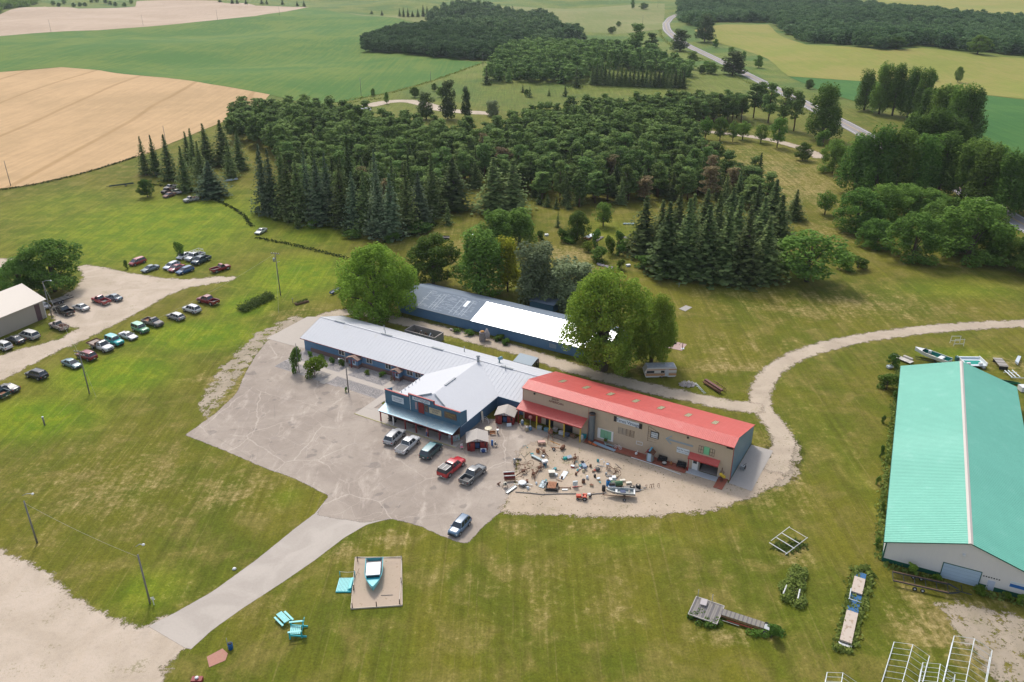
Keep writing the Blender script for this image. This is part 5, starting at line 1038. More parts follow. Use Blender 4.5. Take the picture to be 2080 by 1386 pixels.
def vmeshes(kind):
    if kind in VM: return VM[kind]
    L, st, (b0, r0, r1, b1, z0, z1, w0, w1), wx, wr = SPEC[kind]; D = []
    D.append(('body', loft(st).mesh('body', P0), True, None))
    def fr(x, z, side, off=0.0):  # point on the greenhouse side plane
        f = (z - z0) / (z1 - z0); return (x, side * (w0 + (w1 - w0) * f + off), z)
    mb = MB(); vs = [fr(b0, z0, 1), fr(b1, z0, 1), fr(b1, z0, -1), fr(b0, z0, -1), fr(r0, z1, 1), fr(r1, z1, 1), fr(r1, z1, -1), fr(r0, z1, -1)]
    mb.add(vs, [(0, 4, 5, 1), (1, 5, 6, 2), (2, 6, 7, 3), (3, 7, 4, 0), (4, 7, 6, 5), (0, 1, 2, 3)]); D.append(('cabin_glass', mb.mesh('cabin_glass', M_glass), False, None))
    mb = MB(); xm = (r0 + r1) / 2; lx = (r0 - r1) / 2
    rs = [(xm + lx * f, w1 * (1.0 if abs(f) < .95 else .9), z1 + .06 * (1 - f * f) + .015, z1 - .05) for f in (1.06, .95, .4, -.4, -.95, -1.06)]
    D.append(('roof', loft(rs).mesh('roof', P0), True, None))
    PL = []
    for sd_ in (1, -1):
        for xa, xb in ((b0 - .02, r0), (b1 + .02, r1)): PL.append(([fr(xa, z0 - .02, sd_, .012), fr(xb, z1 - .02, sd_, .012)], .055))
        n = 1 if kind in ('regcab', 'classic') else (2 if (b0 - b1) > 3 else 1)
        if kind not in ('regcab', 'classic'):
            for k in range(n):
                f = (k + 1) / (n + 1); PL.append(([fr(b0 + (b1 - b0) * f, z0 - .02, sd_, .012), fr(r0 + (r1 - r0) * f, z1 - .02, sd_, .012)], .045))
    for pts_, rr_ in PL: mb = MB(); mb.tube(pts_, rr_, 4); D.append(('pillar', mb.mesh('pillar', P0), True, None))
    W0 = max(s[1] for s in st); fx = st[0][0]; fz = st[0][2]
    for y in (1, -1):
        mb = MB(); mb.box((fx - .12, y * (W0 - .24), fz + .0), (.16, .30, .15)); D.append(('headlight', mb.mesh('headlight', M_lamp), False, None))
        mb = MB(); mb.box((b0 - .15, y * (w0 + .14), z0 + .08), (.14, .18, .12)); D.append(('mirror', mb.mesh('mirror', P0), True, None))
    rx = -L / 2
    for y in (1, -1):
        mb = MB(); mb.box((rx + .07, y * (W0 - .13), .86 if kind not in ('crew', 'regcab', 'classic') else .92), (.16, .16, .2)); D.append(('tail_light', mb.mesh('tail_light', M_tail), False, None))
    mb = MB(); mb.box((fx - .03, 0, .42), (.16, W0 * 1.7, .18)); D.append(('front_bumper', mb.mesh('front_bumper', M_bump), False, None))
    mb = MB(); mb.box((rx + .04, 0, .46), (.16, W0 * 1.75, .16)); D.append(('rear_bumper', mb.mesh('rear_bumper', M_chrome if kind in ('crew', 'regcab', 'classic') else M_bump), False, None))
    mb = MB(); mb.box((rx - .045, 0, .62), (.02, .32, .16)); D.append(('number_plate', mb.mesh('number_plate', M_plate), False, None))
    mb = MB(); mb.box((fx + .005, 0, fz - .14), (.05, W0 * 1.05, .16)); D.append(('grille', mb.mesh('grille', M_bump), False, None))
    if kind in ('crew', 'regcab', 'classic'):
        xb = st[-1][0] - .03; w = W0; zt = st[-1][2]
        mb = MB(); mb.bb(rx + .06, xb, -w + .12, w - .12, .62, .70); D.append(('bed_floor', mb.mesh('bed_floor', M_bump), False, None))
        mb = MB(); mb.bb(rx + .06, xb, w - .11, w, .46, zt); D.append(('bed_side', mb.mesh('bed_side', P0), True, None)); mb = MB(); mb.bb(rx + .06, xb, -w, -w + .11, .46, zt); D.append(('bed_side', mb.mesh('bed_side', P0), True, None)); mb = MB(); mb.bb(xb - .07, xb, -w + .12, w - .12, .701, zt); D.append(('bed_headboard', mb.mesh('bed_headboard', P0), True, None))
        mb = MB(); mb.bb(rx, rx + .058, -w + .02, w - .02, .60, zt - .01); D.append(('tailgate', mb.mesh('tailgate', P0), True, None))
        mb = MB(); mb.bb(rx + .3, xb, -.5, .5, .36, .60); D.append(('chassis', mb.mesh('chassis', M_bump), False, None))
    for x in wx:
        for y in (1, -1):
            a = []
            mb = MB(); n = 14; yy = y * (W0 + .004)
            mb.add([(x + (wr + .09) * math.cos(math.pi * k / n), yy - .03 * y, wr + (wr + .09) * math.sin(math.pi * k / n)) for k in range(n + 1)] + [(x + (wr + .09) * math.cos(math.pi * k / n), yy, wr + (wr + .09) * math.sin(math.pi * k / n)) for k in range(n + 1)], [tuple(range(n, -1, -1)), tuple(range(n + 1, 2 * n + 2))])
            D.append(('wheel_well_shade', mb.mesh('wheel_well_shade', M_bump), False, None))  # dark half-disc on the body side, wheel well shade put into colour
            wm = cyl_y(wr, .22, (0, 0, 0)).mesh('tyre', M_tyre); rm = cyl_y(wr * .62, .235, (0, 0, 0), 10, [(wr * .5, -.118), (wr * .62, -.112), (wr * .62, .112), (wr * .5, .118)]).mesh('rim', M_rim)
            D.append(('wheel', wm, False, ((x, y * (W0 - .09), wr), rm)))
    VM[kind] = D; return D
def vehicle(kind, rear, front, col, label, cat='car', name=None, group=None, old=False, roof=None, extra=None, smin=1.0, smax=1.1):
    a, b = at(*rear), at(*front); L = SPEC[kind][0]; c = (a + b) / 2; s = min(smax, max(smin, (b - a).length * 1.12 / L)) * 1.03; pm = paint(col, old)
    root = thing(name or {'crew': 'pickup_truck', 'regcab': 'pickup_truck', 'classic': 'old_pickup', 'suv': 'suv', 'van': 'minivan', 'boxy': 'offroad_wagon', 'wagon': 'station_wagon'}.get(kind, 'car'), label, cat, c, math.atan2(b.y - a.y, b.x - a.x), group); root.scale = (s, s, s)
    for nm, me, painted, wheel in vmeshes(kind):
        o = put(nm, me, root)
        if painted:
            o.material_slots[0].link = 'OBJECT'; o.material_slots[0].material = paint(roof, old) if (nm == 'roof' and roof) else pm
        if wheel:
            o.location = wheel[0]; put('rim', wheel[1], o)
    if extra: extra(root, pm)
    return root
def x_topper(root, pm):
    mb = MB(); mb.add([(-2.9, .98, 1.23), (-1.08, .98, 1.23), (-1.08, -.98, 1.23), (-2.9, -.98, 1.23), (-2.75, .82, 1.86), (-1.12, .82, 1.90), (-1.12, -.82, 1.90), (-2.75, -.82, 1.86)], [(0, 4, 5, 1), (1, 5, 6, 2), (2, 6, 7, 3), (3, 7, 4, 0), (0, 1, 2, 3), (4, 7, 6, 5)]); tp = mb.build('bed_topper', mat('dark grey topper', (.05, .05, .055), .4), root)
    mb = MB()
    for y in (-.78, 0, .78): mb.bb(-2.7, -1.15, y - .03, y + .03, 1.885, 1.93)
    mb.build('topper_rail', M_rim, tp)
def x_tonneau(root, pm): P1('bed_cover', root, mat('grey bed cover', (.13, .125, .12), .7), (-2.88, -1.08, -.9, .9, 1.19, 1.235))
def x_roofrails(root, pm):
    mb = MB()
    for y in (-.6, .6): mb.bar((.3, y, 1.86), (-1.6, y, 1.86), .05)
    mb.build('roof_rails', M_bump, root)
def x_flat(root, pm):
    for o in list(root.children):
        if o.name.split('.')[0] in ('bed_side', 'tailgate', 'bed_floor'): bpy.data.objects.remove(o)
    P1('flat_bed', root, mat('dusty flatbed', (.36, .29, .24), .9), (-3.0, -.35, -1.15, 1.15, .95, 1.05)); P1('bed_rail', root, M_rust, (-3.0, -.35, 1.1, 1.15, 1.051, 1.25), (-3.0, -.35, -1.15, -1.1, 1.051, 1.25), (-3.0, -2.95, -1.09, 1.09, 1.051, 1.25), (-.45, -.38, -1.09, 1.09, 1.051, 1.7))
def x_rack(root, pm):
    mb = MB()
    for y in (-.85, .85): mb.bar((.9, y, 2.25), (-2.5, y, 2.25), .09); [mb.bar((x, y, 1.15), (x, y, 2.25), .09) for x in (-.6, -2.4)]
    for x in (.9, -.6, -2.4): mb.bar((x, -.85, 2.25), (x, .85, 2.25), .09)
    mb.build('ladder_rack', M_wtrim, root)
def x_junk(root, pm):
    mb = MB(); gg = random.Random(3)
    for k in range(7): mb.box((-2.2 + k * .25, gg.uniform(-.5, .5), .85 + gg.random() * .3), (.5, .2, .3), 0, gg.random() * 3)
    mb.build('load', M_rust, root)
def x_logbed(root, pm): P1('bed_liner', root, mat('orange rust bed', (.28, .13, .07), .9), (-2.5, -.4, -.8, .8, .701, .74))
WHT, SIL, BLK, GRY = (.62, .63, .64), (.40, .41, .42), (.012, .013, .016), (.13, .14, .145)
GP = 'cars parked in front of the blue store'
vehicle('suv', (789, 906), (814.5, 881.5), SIL, 'silver crossover parked nearest the left end of the shop canopy', 'car', extra=x_roofrails)
vehicle('crew', (813.5, 923.5), (844, 896.5), WHT, 'white crew cab pickup with grey bed cover beside the silver crossover', 'pickup truck', extra=x_tonneau)
vehicle('van', (862.6, 934.3), (889, 909), (.012, .06, .065), 'dark teal minivan parked between the white and red pickups', 'minivan', roof=(.12, .26, .28))
vehicle('crew', (899.5, 971), (935.5, 941.5), (.48, .012, .022), 'bright red pickup with a dark bed topper', 'pickup truck', extra=x_topper)
vehicle('crew', (943.5, 985.5), (978, 956), GRY, 'dark grey pickup with open bed at the right end of the parked row', 'pickup truck')
vehicle('suv', (946.5, 1062), (921.5, 1089), (.09, .17, .27), 'blue grey hatchback suv alone at the lower corner of the parking lot', 'car', extra=x_roofrails)
vehicle('crew', (14, 809), (-26, 797), (.02, .07, .09), 'teal pickup cut off by the left edge, lowest of the grass row', 'pickup truck', extra=x_logbed)
vehicle('coupe', (37, 798), (2, 788), (.10, .10, .11), 'dull black coupe low in the grass row at the left edge', 'car')
vehicle('suv', (95, 772), (57, 762), (.012, .015, .03), 'navy black suv in the grass row with a bare patch before it', 'car', extra=x_roofrails)
vehicle('sedan', (131, 738), (163, 750), (.11, .20, .23), 'blue green sedan in the grass row behind the utility pole', 'car', roof=(.22, .34, .38))
vehicle('suv', (192, 733), (163, 724), (.24, .015, .03), 'maroon suv in the grass row next to the white flatbed', 'car')
vehicle('regcab', (186, 702), (230, 717), WHT, 'white flatbed truck with a dusty tan deck', 'flatbed truck', 'flatbed_truck', extra=x_flat, smin=1, smax=1.2)
vehicle('boxy', (219, 693), (249, 704), (.03, .42, .42), 'turquoise boxy off-road wagon in the grass row', 'car', roof=(.14, .48, .48))
vehicle('coupe', (246, 682), (277, 692), WHT, 'white coupe in the grass row between turquoise and green wagons', 'car')
vehicle('boxy', (270, 667), (303, 680), (.10, .30, .16), 'green two-tone off-road wagon in the grass row', 'car', roof=(.24, .50, .34))
vehicle('regcab', (290, 654), (333, 666), (.22, .21, .21), 'worn grey pickup with rusty open bed in the grass row', 'pickup truck', old=True, extra=x_logbed)
vehicle('wagon', (373, 653), (343, 643), (.33, .32, .32), 'silver grey estate car in the grass row below the white suv', 'car', roof=(.5, .5, .48))
vehicle('suv', (406, 638), (375, 629), WHT, 'white suv in the grass row next to the maroon pickup', 'car', extra=x_roofrails)
vehicle('crew', (443, 621), (404, 611), (.22, .012, .025), 'maroon crew cab pickup at the top end of the grass row', 'pickup truck')
vehicle('van', (293, 532), (267, 541), (.33, .03, .035), 'red minivan at the far left of the meadow cars', 'minivan')
vehicle('sedan', (321, 545), (291, 555), (.17, .22, .25), 'grey blue sedan right of the red minivan', 'car')
vehicle('wagon', (363, 539), (336, 550), (.50, .55, .62), 'pale silver car parked close beside the small red sedan', 'car')
vehicle('sedan', (371, 544), (347, 554), (.30, .03, .05), 'small red sedan wedged between pale and blue cars', 'car')
vehicle('wagon', (391, 549), (362, 559), (.02, .09, .22), 'bright blue estate car in front of the meadow cars', 'car')
vehicle('sedan', (385, 519), (364, 529), WHT, 'white car half hidden left of the truck with the ladder rack', 'car')
vehicle('crew', (413, 520), (380, 533), (.58, .60, .62), 'white pickup with a white ladder rack on top', 'pickup truck', extra=x_rack)
vehicle('crew', (425, 527), (393, 541), (.012, .05, .08), 'dark teal pickup beside the truck with the ladder rack', 'pickup truck')
vehicle('regcab', (431, 555), (465, 545), (.27, .02, .03), 'old red pickup with tailgate towards the gravel', 'pickup truck', old=False)
vehicle('crew', (145, 642), (116, 632), BLK, 'black pickup beside the tan shed', 'pickup truck')
vehicle('sedan', (178, 633), (153, 625), (.55, .56, .55), 'white sedan on the gravel between black and red pickups', 'car')
vehicle('regcab', (220, 620), (193, 611), (.32, .02, .03), 'red pickup on the gravel beside a blue grey sedan', 'pickup truck')
vehicle('sedan', (246, 613), (219, 605), (.13, .19, .24), 'blue grey sedan at the tip of the gravel row', 'car')
vehicle('classic', (138, 674), (104, 662), (.50, .42, .38), 'faded orange and white pickup with junk in its bed before the tan shed', 'old pickup', old=True, extra=x_junk)
vehicle('van', (77, 691), (45, 682), (.48, .46, .42), 'pale beige minivan before the tan shed', 'minivan')
vehicle('sedan', (48, 699), (17, 691), (.03, .035, .04), 'black sedan with a pale bonnet before the tan shed', 'car', roof=(.05, .05, .055))
vehicle('suv', (22, 713), (-10, 704), (.58, .58, .56), 'white suv cut off by the left edge before the tan shed', 'car', extra=x_roofrails)
vehicle('sedan', (97, 628), (80, 622), WHT, 'white car mostly hidden behind the tan shed corner', 'car')
vehicle('coupe', (543, 467), (518, 480), (.55, .60, .52), 'pale car alone in the meadow below the spruces', 'car')
vehicle('classic', (404, 406), (373, 413), (.50, .50, .48), 'orange and white old pickup alone beside the blue spruce', 'old pickup', old=True, roof=(.55, .48, .38), extra=x_junk)
vehicle('classic', (354, 387), (327, 397), (.04, .04, .045), 'black scrapped pickup in the heap of wrecks in the meadow', 'old pickup', old=True, extra=x_junk)
vehicle('sedan', (356, 396), (332, 404), (.20, .09, .06), 'rusty scrapped sedan lowest in the heap of wrecks', 'car', old=True)
vehicle('classic', (360, 381), (334, 389), (.35, .35, .33), 'pale scrapped pickup at the back of the heap of wrecks', 'old pickup', old=True)
vehicle('sedan', (368, 396), (350, 390), (.5, .5, .48), 'whitish scrapped car at the right of the heap of wrecks', 'car', old=True)
vehicle('sedan', (1378, 27), (1374, 31), WHT, 'white car far away on the highway bend', 'car')
# ---------------- people ----------------
M_skin = mat('skin', (.42, .24, .17), .6, var=.03); M_hair = mat('hair', (.30, .26, .22), .8)
def skin(name, V, E, rad, m, parent):
    me = bpy.data.meshes.new(name); me.from_pydata(V, E, []); me.materials.append(m); o = put(name, me, parent)
    o.modifiers.new('skin', 'SKIN'); sv_ = me.skin_vertices
    if not sv_:
        bpy.context.view_layer.objects.active = o; sv_ = me.skin_vertices
    for i, r in enumerate(rad): sv_[0].data[i].radius = (r, r)
    sv_[0].data[0].use_root = True
    s = o.modifiers.new('sub', 'SUBSURF'); s.levels = 1; s.render_levels = 1
    bpy.context.view_layer.update(); me2 = bpy.data.meshes.new_from_object(o.evaluated_get(bpy.context.evaluated_depsgraph_get()))
    o.modifiers.clear(); o.data = me2; me2.materials.clear(); me2.materials.append(m)
    for p in me2.polygons: p.use_smooth = True
    return o
def person(u, v, rz, shirt, trousers, label, hair, step=.0):
    root = thing('person', label, 'person', at(u, v) + Vector((0, 0, .06)), rz)
    V = [(0, 0, .98), (0, 0, 1.2), (0, 0, 1.42), (0, 0, 1.52), (0, .01, 1.60), (0, .02, 1.70)]; E = [(0, 1), (1, 2), (2, 3), (3, 4), (4, 5)]; Rd = [.14, .13, .11, .055, .085, .07]
    for sx in (1, -1):
        k = len(V); V += [(sx * .19, 0, 1.42), (sx * .25, .03, 1.14), (sx * .24, .16 * (1 if sx > 0 else .6), .93), (sx * .23, .22 * (1 if sx > 0 else .7), .86)]; E += [(2, k), (k, k + 1), (k + 1, k + 2), (k + 2, k + 3)]; Rd += [.058, .045, .033, .03]
        for j in range(4): V.append((sx * (.20 + j * .018), .26, .80 - .012 * (j in (1, 2)))); E.append((k + 3, len(V) - 1)); Rd.append(.009)
        V.append((sx * .19, .27, .86)); E.append((k + 3, len(V) - 1)); Rd.append(.010)
        k = len(V); V += [(sx * .10, 0, .92), (sx * .11, .03 + step * sx, .50), (sx * .11, -.02 + step * sx * 1.6, .07), (sx * .12, .15 + step * sx * 1.6, .04)]; E += [(0, k), (k, k + 1), (k + 1, k + 2), (k + 2, k + 3)]; Rd += [.095, .062, .042, .035]
    b = skin('body', V, E, Rd, M_skin, root)
    mb = MB(); mb.lathe([(.012, 0), (.018, .02), (.008, .045)], 6, 0, (0, .105, 1.60)); mb.build('nose', M_skin, b)
    for sx in (1, -1):
        mb = MB(); mb.lathe([(.008, 0), (.012, .012), (.008, .024)], 6, 0, (sx * .035, .088, 1.63)); mb.build('eye', M_black, b)
    mb = MB(); mb.bb(-.025, .025, .085, .098, 1.565, 1.575); mb.build('mouth', mat('lips', (.35, .1, .09), .5), b)
    mb = MB(); mb.lathe([(.098, 1.60), (.108, 1.66), (.10, 1.72), (.07, 1.76), (.02, 1.78)], 12, 0, (0, -.015, 0)); mb.build('hair', hair, root)
    V = [(0, 0, .96), (0, 0, 1.2), (0, 0, 1.43)]; E = [(0, 1), (1, 2)]; Rd = [.165, .155, .13]
    for sx in (1, -1): k = len(V); V += [(sx * .20, 0, 1.42), (sx * .25, .03, 1.17)]; E += [(2, k), (k, k + 1)]; Rd += [.075, .062]
    skin('shirt', V, E, Rd, shirt, root)
    V = [(0, 0, .97)]; E = []; Rd = [.155]
    for sx in (1, -1): k = len(V); V += [(sx * .10, 0, .90), (sx * .11, .03 + step * sx, .50), (sx * .11, -.02 + step * sx * 1.6, .10)]; E += [(0, k), (k, k + 1), (k + 1, k + 2)]; Rd += [.115, .085, .065]
    skin('trousers', V, E, Rd, trousers, root)
    for sx in (1, -1): mb = MB(); mb.bb(sx * .12 - .05, sx * .12 + .05, -.06 + step * sx * 1.6, .22 + step * sx * 1.6, 0, .09); mb.build('shoe', M_wtrim, root)
M_jean = mat('blue jeans', (.03, .09, .24), .8)
person(868, 887, R(150), mat('pale pink shirt', (.45, .27, .26), .8), M_jean, 'person in a pale pink top and jeans, left of the two under the canopy', M_hair, .08)
person(894, 894.5, R(200), mat('red shirt', (.42, .03, .05), .8), M_jean, 'person in a red top and blue jeans near the right end of the canopy', mat('white cap', (.6, .6, .6), .7), .03)
# ---------------- poles, lamps, wires ----------------
M_pole = mat('weathered pole wood', (.20, .19, .18), .9, var=.25, scale=3); M_grey = mat('grey metal', (.35, .37, .38), .4, .6); M_white2 = mat('white enamel', (.65, .66, .66), .4)
TOPS = {}
def pole(key, ub, vb, ut, vt, label, lamp=None, cross=0, trans=False, r=.15, name='utility_pole', cat='utility pole', group=None):
    b = at(ub, vb); h = height_at(ub, vb, vt); root = thing(name, label, cat, b, 0, group)
    mb = MB(); mb.tube([(0, 0, 0), (0, 0, h)], [r, r * .7], 8); mb.build('shaft', M_pole, root); TOPS[key] = b + Vector((0, 0, h))
    if lamp:
        r_ = ray(*lamp); t = b.y / r_[1]; p = Vector((r_[0] * t - b.x, 0, CAM_H + r_[2] * t - b.z))
        if abs(p.x) > 2.2: p.x = 2.2 * (1 if p.x > 0 else -1)
        mb = MB(); mb.tube([(0, 0, p.z - .4), (p.x * .5, 0, p.z), (p.x, 0, p.z)], .05, 6); arm = mb.build('lamp_arm', M_grey, root)
        mb = MB(); mb.lathe([(.10, .1), (.22, 0), (.20, -.12), (.1, -.2)], 10, 0, (p.x, 0, p.z)); mb.build('lamp_head', M_white2, arm)
    for k in range(cross):
        mb = MB(); mb.box((0, 0, h - .35 - .7 * k), (2.6, .12, .14), 0, R(-15)); ca_ = mb.build('crossarm', M_pole, root)
        for x in (-1.1, -.4, .4, 1.1): mb = MB(); mb.lathe([(.05, 0), (.07, .1), (.03, .2)], 6, 0, (x * math.cos(R(-15)), x * math.sin(R(-15)), h - .28 - .7 * k)); mb.build('insulator', M_white2, ca_)
    if trans:
        mb = MB(); mb.lathe([(.26, 0), (.30, .05), (.30, .95), (.2, 1.05)], 12, 0, (-.5, -.1, h - 2.6)); mb.build('transformer', M_grey, root)
        mb = MB(); mb.tube([(0, 0, h - 2.9), (1.0, 0, h - 2.6)], .05, 6); mb.build('bracket_arm', M_grey, root)
    return root
pole('a', 75.5, 1103, 46, 1018, 'leaning looking dark lamp pole at the left above the dirt yard', lamp=(66, 1003), name='lamp_pole', cat='lamp pole')
pole('b', 305, 1226, 283, 1127, 'lamp pole beside the white cross at the driveway corner', lamp=(291, 1106), name='lamp_pole', cat='lamp pole')
pole('c', 570, 600, 557, 513, 'pole with a transformer and crossarm in the meadow above the reeds', cross=1, trans=True)
pole('d', 708, 797, 702, 716, 'lamp pole with a vine at its foot in the rock bed', lamp=(688, 729), name='lamp_pole', cat='lamp pole')
pole('e', 608, 758, 601, 698, 'bare thin pole in front of the dark upright shrub', r=.11)
pole('f', 106, 646, 88, 572, 'lamp pole at the corner of the tan shed', lamp=(103, 570), name='lamp_pole', cat='lamp pole')
pole('g', 182, 800, 157, 712, 'pole with crossarms in front of the maroon suv', cross=2)
pole('h', 22, 378, 8, 327, 'bare pole at the left edge beside the wheat field')
pole('i', 342, 318, 338, 256, 'pole showing above the spruce clump at the wheat field')
for k, (a, b_, c_) in enumerate([(104, 66, 40), (291, 53, 30), (442, 41, 20), (568, 31, 11), (734, 197, 158), (875, 167, 144), (981, 136, 108), (1305, 53, 30), (1336, 15, -2)]):
    pole('far%d' % k, a, b_, a - 2, c_, 'distant bare power pole in the line along the crop fields', r=.16, group='distant power poles')
def wire(a, b_, sag, label, r=.018, n=14):
    o = thing('overhead_wire', label, 'wire', a); mb = MB(); d = b_ - a
    mb.tube([d * (k / n) - Vector((0, 0, sag * 4 * (k / n) * (1 - k / n))) for k in range(n + 1)], r, 4); mb.build('cable', mat('pale cable', (.35, .35, .33), .6), o)
wire(TOPS['a'] - Vector((0, 0, .4)), TOPS['b'] - Vector((0, 0, .4)), .5, 'thin wire between the two lamp poles at the lower left')
wire(TOPS['g'] - Vector((0, 0, .3)), TOPS['c'] - Vector((0, 0, .3)), 1.6, 'overhead wire from the crossarm pole to the transformer pole')
wire(TOPS['g'] - Vector((0, 0, 1.0)), TOPS['f'] - Vector((0, 0, .5)), .9, 'overhead wire from the crossarm pole to the shed lamp pole')
wire(TOPS['c'] - Vector((0, 0, 2.6)), at(566, 636) + Vector((0, 0, .0)), .02, 'guy wire slanting down from the transformer pole')
wire(TOPS['g'] - Vector((0, 0, 1.5)), at(195, 806), .02, 'yellow sleeved guy wire at the foot of the crossarm pole')
# ---------------- helpers for small things ----------------
def prop(name, label, cat, u, v, rz=0.0, group=None, z=0.0): return thing(name, label, cat, at(u, v) + Vector((0, 0, z)), rz, group)
def along(name, label, cat, A, B_, group=None):
    a, b = at(*A), at(*B_); return thing(name, label, cat, (a + b) / 2, math.atan2(b.y - a.y, b.x - a.x), group), (b - a).length
def Q(root, name, m, *boxes, **k): return P1(name, root, m, *boxes, **k)
def LT(root, name, m, prof, c=(0, 0, 0), n=12, rx=0.0, ry=0.0):
    mb = MB(); mb.lathe(prof, n, 0, c, Matrix.Rotation(ry, 3, 'Y') @ Matrix.Rotation(rx, 3, 'X')); return mb.build(name, m, root)
def TB(root, name, m, pts, r=.04, n=6): mb = MB(); mb.tube(pts, r, n); return mb.build(name, m, root)
def wheel(root, x, y, r, w=.15, m=None):
    o = LT(root, 'wheel', M_tyre, [(r * .9, -w / 2), (r, -w * .3), (r, w * .3), (r * .9, w / 2)], (x, y, r), 14, R(90)); LT(o, 'rim', m or M_rim, [(r * .5, -w * .53), (r * .5, w * .53)], (x, y, r), 10, R(90)); return o
def spoke_wheel(root, x, y, r, m, ry=0.0):
    mb = MB(); n = 14; P = [Vector((x + r * math.cos(6.283 * k / n), y, r + r * math.sin(6.283 * k / n))) for k in range(n + 1)]; mb.tube(P, .035, 5, cap=False)
    for k in range(0, n, 2): mb.tube([(x, y, r), P[k]], .018, 4)
    return mb.build('spoked_wheel', m, root)
def barrel(u, v, m, label, r=.3, h=.9, name='barrel'):
    o = prop(name, label, 'barrel', u, v); LT(o, 'drum', m, [(r * .96, 0), (r, .04), (r, h * .32), (r * 1.03, h * .34), (r, h * .36), (r, h * .64), (r * 1.03, h * .66), (r, h * .68), (r, h)]); LT(o, 'opening', M_dark, [(r * .86, h + .001), (r * .86, h + .01)]); return o  # dark disc on the closed top paints the shade of the hollow
# ---------------- red garden sheds ----------------
def red_shed(bl, br, bk, label, hw, depth, rz):
    a, b = at(*bl), at(*br); root = thing('garden_shed', label, 'shed', (a + b) / 2, rz); W_ = hw; D_ = depth; h = 2.0; p = 2.75
    Q(root, 'wall', M_dkred, (-W_ / 2, -W_ / 2 + .08, 0, D_, 0, h), (W_ / 2 - .08, W_ / 2, 0, D_, 0, h), (-W_ / 2 + .08, W_ / 2 - .08, D_ - .08, D_, 0, h))
    Q(root, 'wall', M_dkred, (-W_ / 2, -.55, -.06, 0, 0, h)); Q(root, 'wall', M_dkred, (.55, W_ / 2, -.06, 0, 0, h))
    for x in (-1.25, 1.25): Q(root, 'window', M_glass, (x - .35, x + .35, -.09, -.061, 1.0, 1.75))
    mb = MB(); mb.prism([(-W_ / 2, -.05, h), (W_ / 2, -.05, h), (0, -.05, p - .08)], (0, .04, 0)); mb.build('gable_glass', mat('milky gable pane', (.5, .5, .52), .3), root)
    mb = MB()
    for x0, z0, x1, z1 in ((-W_ / 2 - .1, h, 0, p), (0, p, W_ / 2 + .1, h), (0, h, 0, p), (-.6, h, -.6, h + .45), (.6, h, .6, h + .45)): mb.bar((x0, -.12, z0 - .03), (x1, -.12, z1 - .03), .08)
    mb.build('gable_frame', M_dkred, root)
    for sx in (-1, 1):
        q = [(0, -.35, p), (sx * (W_ / 2 + .2), -.35, h - .07), (sx * (W_ / 2 + .2), D_ + .2, h - .07), (0, D_ + .2, p)]; rf = slab(q, .05, M_shake, 'roof', root); mb = MB(); gg = random.Random(8)
        for i in range(9):
            for j in range(14):
                f0, f1 = i / 9, (i + 1) / 9 + .03; y0 = -.35 + (D_ + .55) * j / 14; y1 = y0 + (D_ + .55) / 14 * .93; zz_ = lambda f: p + (h - .07 - p) * f + .012 + gg.random() * .012
                x0, x1 = sx * (W_ / 2 + .2) * f0, sx * (W_ / 2 + .2) * min(f1, 1); a_, b_ = zz_(f0), zz_(min(f1, 1)) + .025; mb.add([(x0, y0, a_), (x1, y0, b_), (x1, y1, b_), (x0, y1, a_), (x1, y0, b_ - .03), (x1, y1, b_ - .03)], [(0, 1, 2, 3) if sx < 0 else (3, 2, 1, 0), (1, 4, 5, 2)])
        tag(mb.build('shake', M_shake, rf), kind='stuff')
    for sx, an in ((-1, .25), (1, -.35)):
        mb = MB(); mb.box((sx * .95, -.35, .95), (.85, .06, 1.85), 0, an); mb.build('door', M_dkred, root)
    Q(root, 'interior', M_dark, (-W_ / 2 + .1, W_ / 2 - .1, .5, .55, 0, 1.9)); Q(root, 'shelf_goods', mat('blue goods', (.04, .08, .2), .6), (-.4, .4, .3, .49, .3, 1.4)); return root  # near-black panel behind the doors paints the shade inside the shed
red_shed((947, 917), (993, 913), None, 'dark red garden shed with shake roof near the parked pickups', 3.9, 3.3, R(4))
red_shed((1007, 861), (1043, 862), None, 'dark red garden shed with shake roof in the inner corner of the shops', 3.8, 3.1, R(-12))
# ---------------- goods around the sheds ----------------
o = prop('round_table', 'round cream table between the two red sheds', 'table', 992, 877); LT(o, 'table_top', mat('cream paint', (.6, .55, .38), .5), [(.72, .74), (.75, .77), (.75, .80), (.7, .82)], n=20); TB(o, 'pedestal', M_grey, [(0, 0, 0), (0, 0, .74)], .06)
o = prop('bench', 'small orange wooden bench right of the round table', 'bench', 1001, 884, R(5)); M_or = mat('orange wood', (.38, .15, .05), .7); Q(o, 'seat', M_or, (-.55, .55, -.22, .22, .42, .48)); Q(o, 'backrest', M_or, (-.55, .55, .22, .27, .5, .85)); Q(o, 'leg', M_or, (-.5, -.42, -.2, .2, 0, .419)); Q(o, 'leg', M_or, (.42, .5, -.2, .2, 0, .419))
o = prop('cooler', 'upright bright blue panel standing right of the lower red shed', 'panel', 999.5, 905); Q(o, 'panel', mat('bright blue paint', (.01, .16, .5), .5), (-.17, .17, -.08, .08, 0, 1.2)); Q(o, 'panel_edge', M_wsign, (.171, .28, -.07, .07, 0, 1.2))
def chair(u, v, m, seatm, label, rz=0.0, big=1.0):
    o = prop('chair', label, 'chair', u, v, rz); s = big
    Q(o, 'seat', seatm, (-.25 * s, .25 * s, -.25 * s, .25 * s, .42 * s, .47 * s)); Q(o, 'backrest', m, (-.25 * s, .25 * s, .22 * s, .27 * s, .5 * s, 1.0 * s))
    for x in (-.22, .22):
        for y in (-.22, .22): TB(o, 'leg', m, [(x * s, y * s, 0), (x * s, y * s, .42 * s)], .025 * s)
    return o
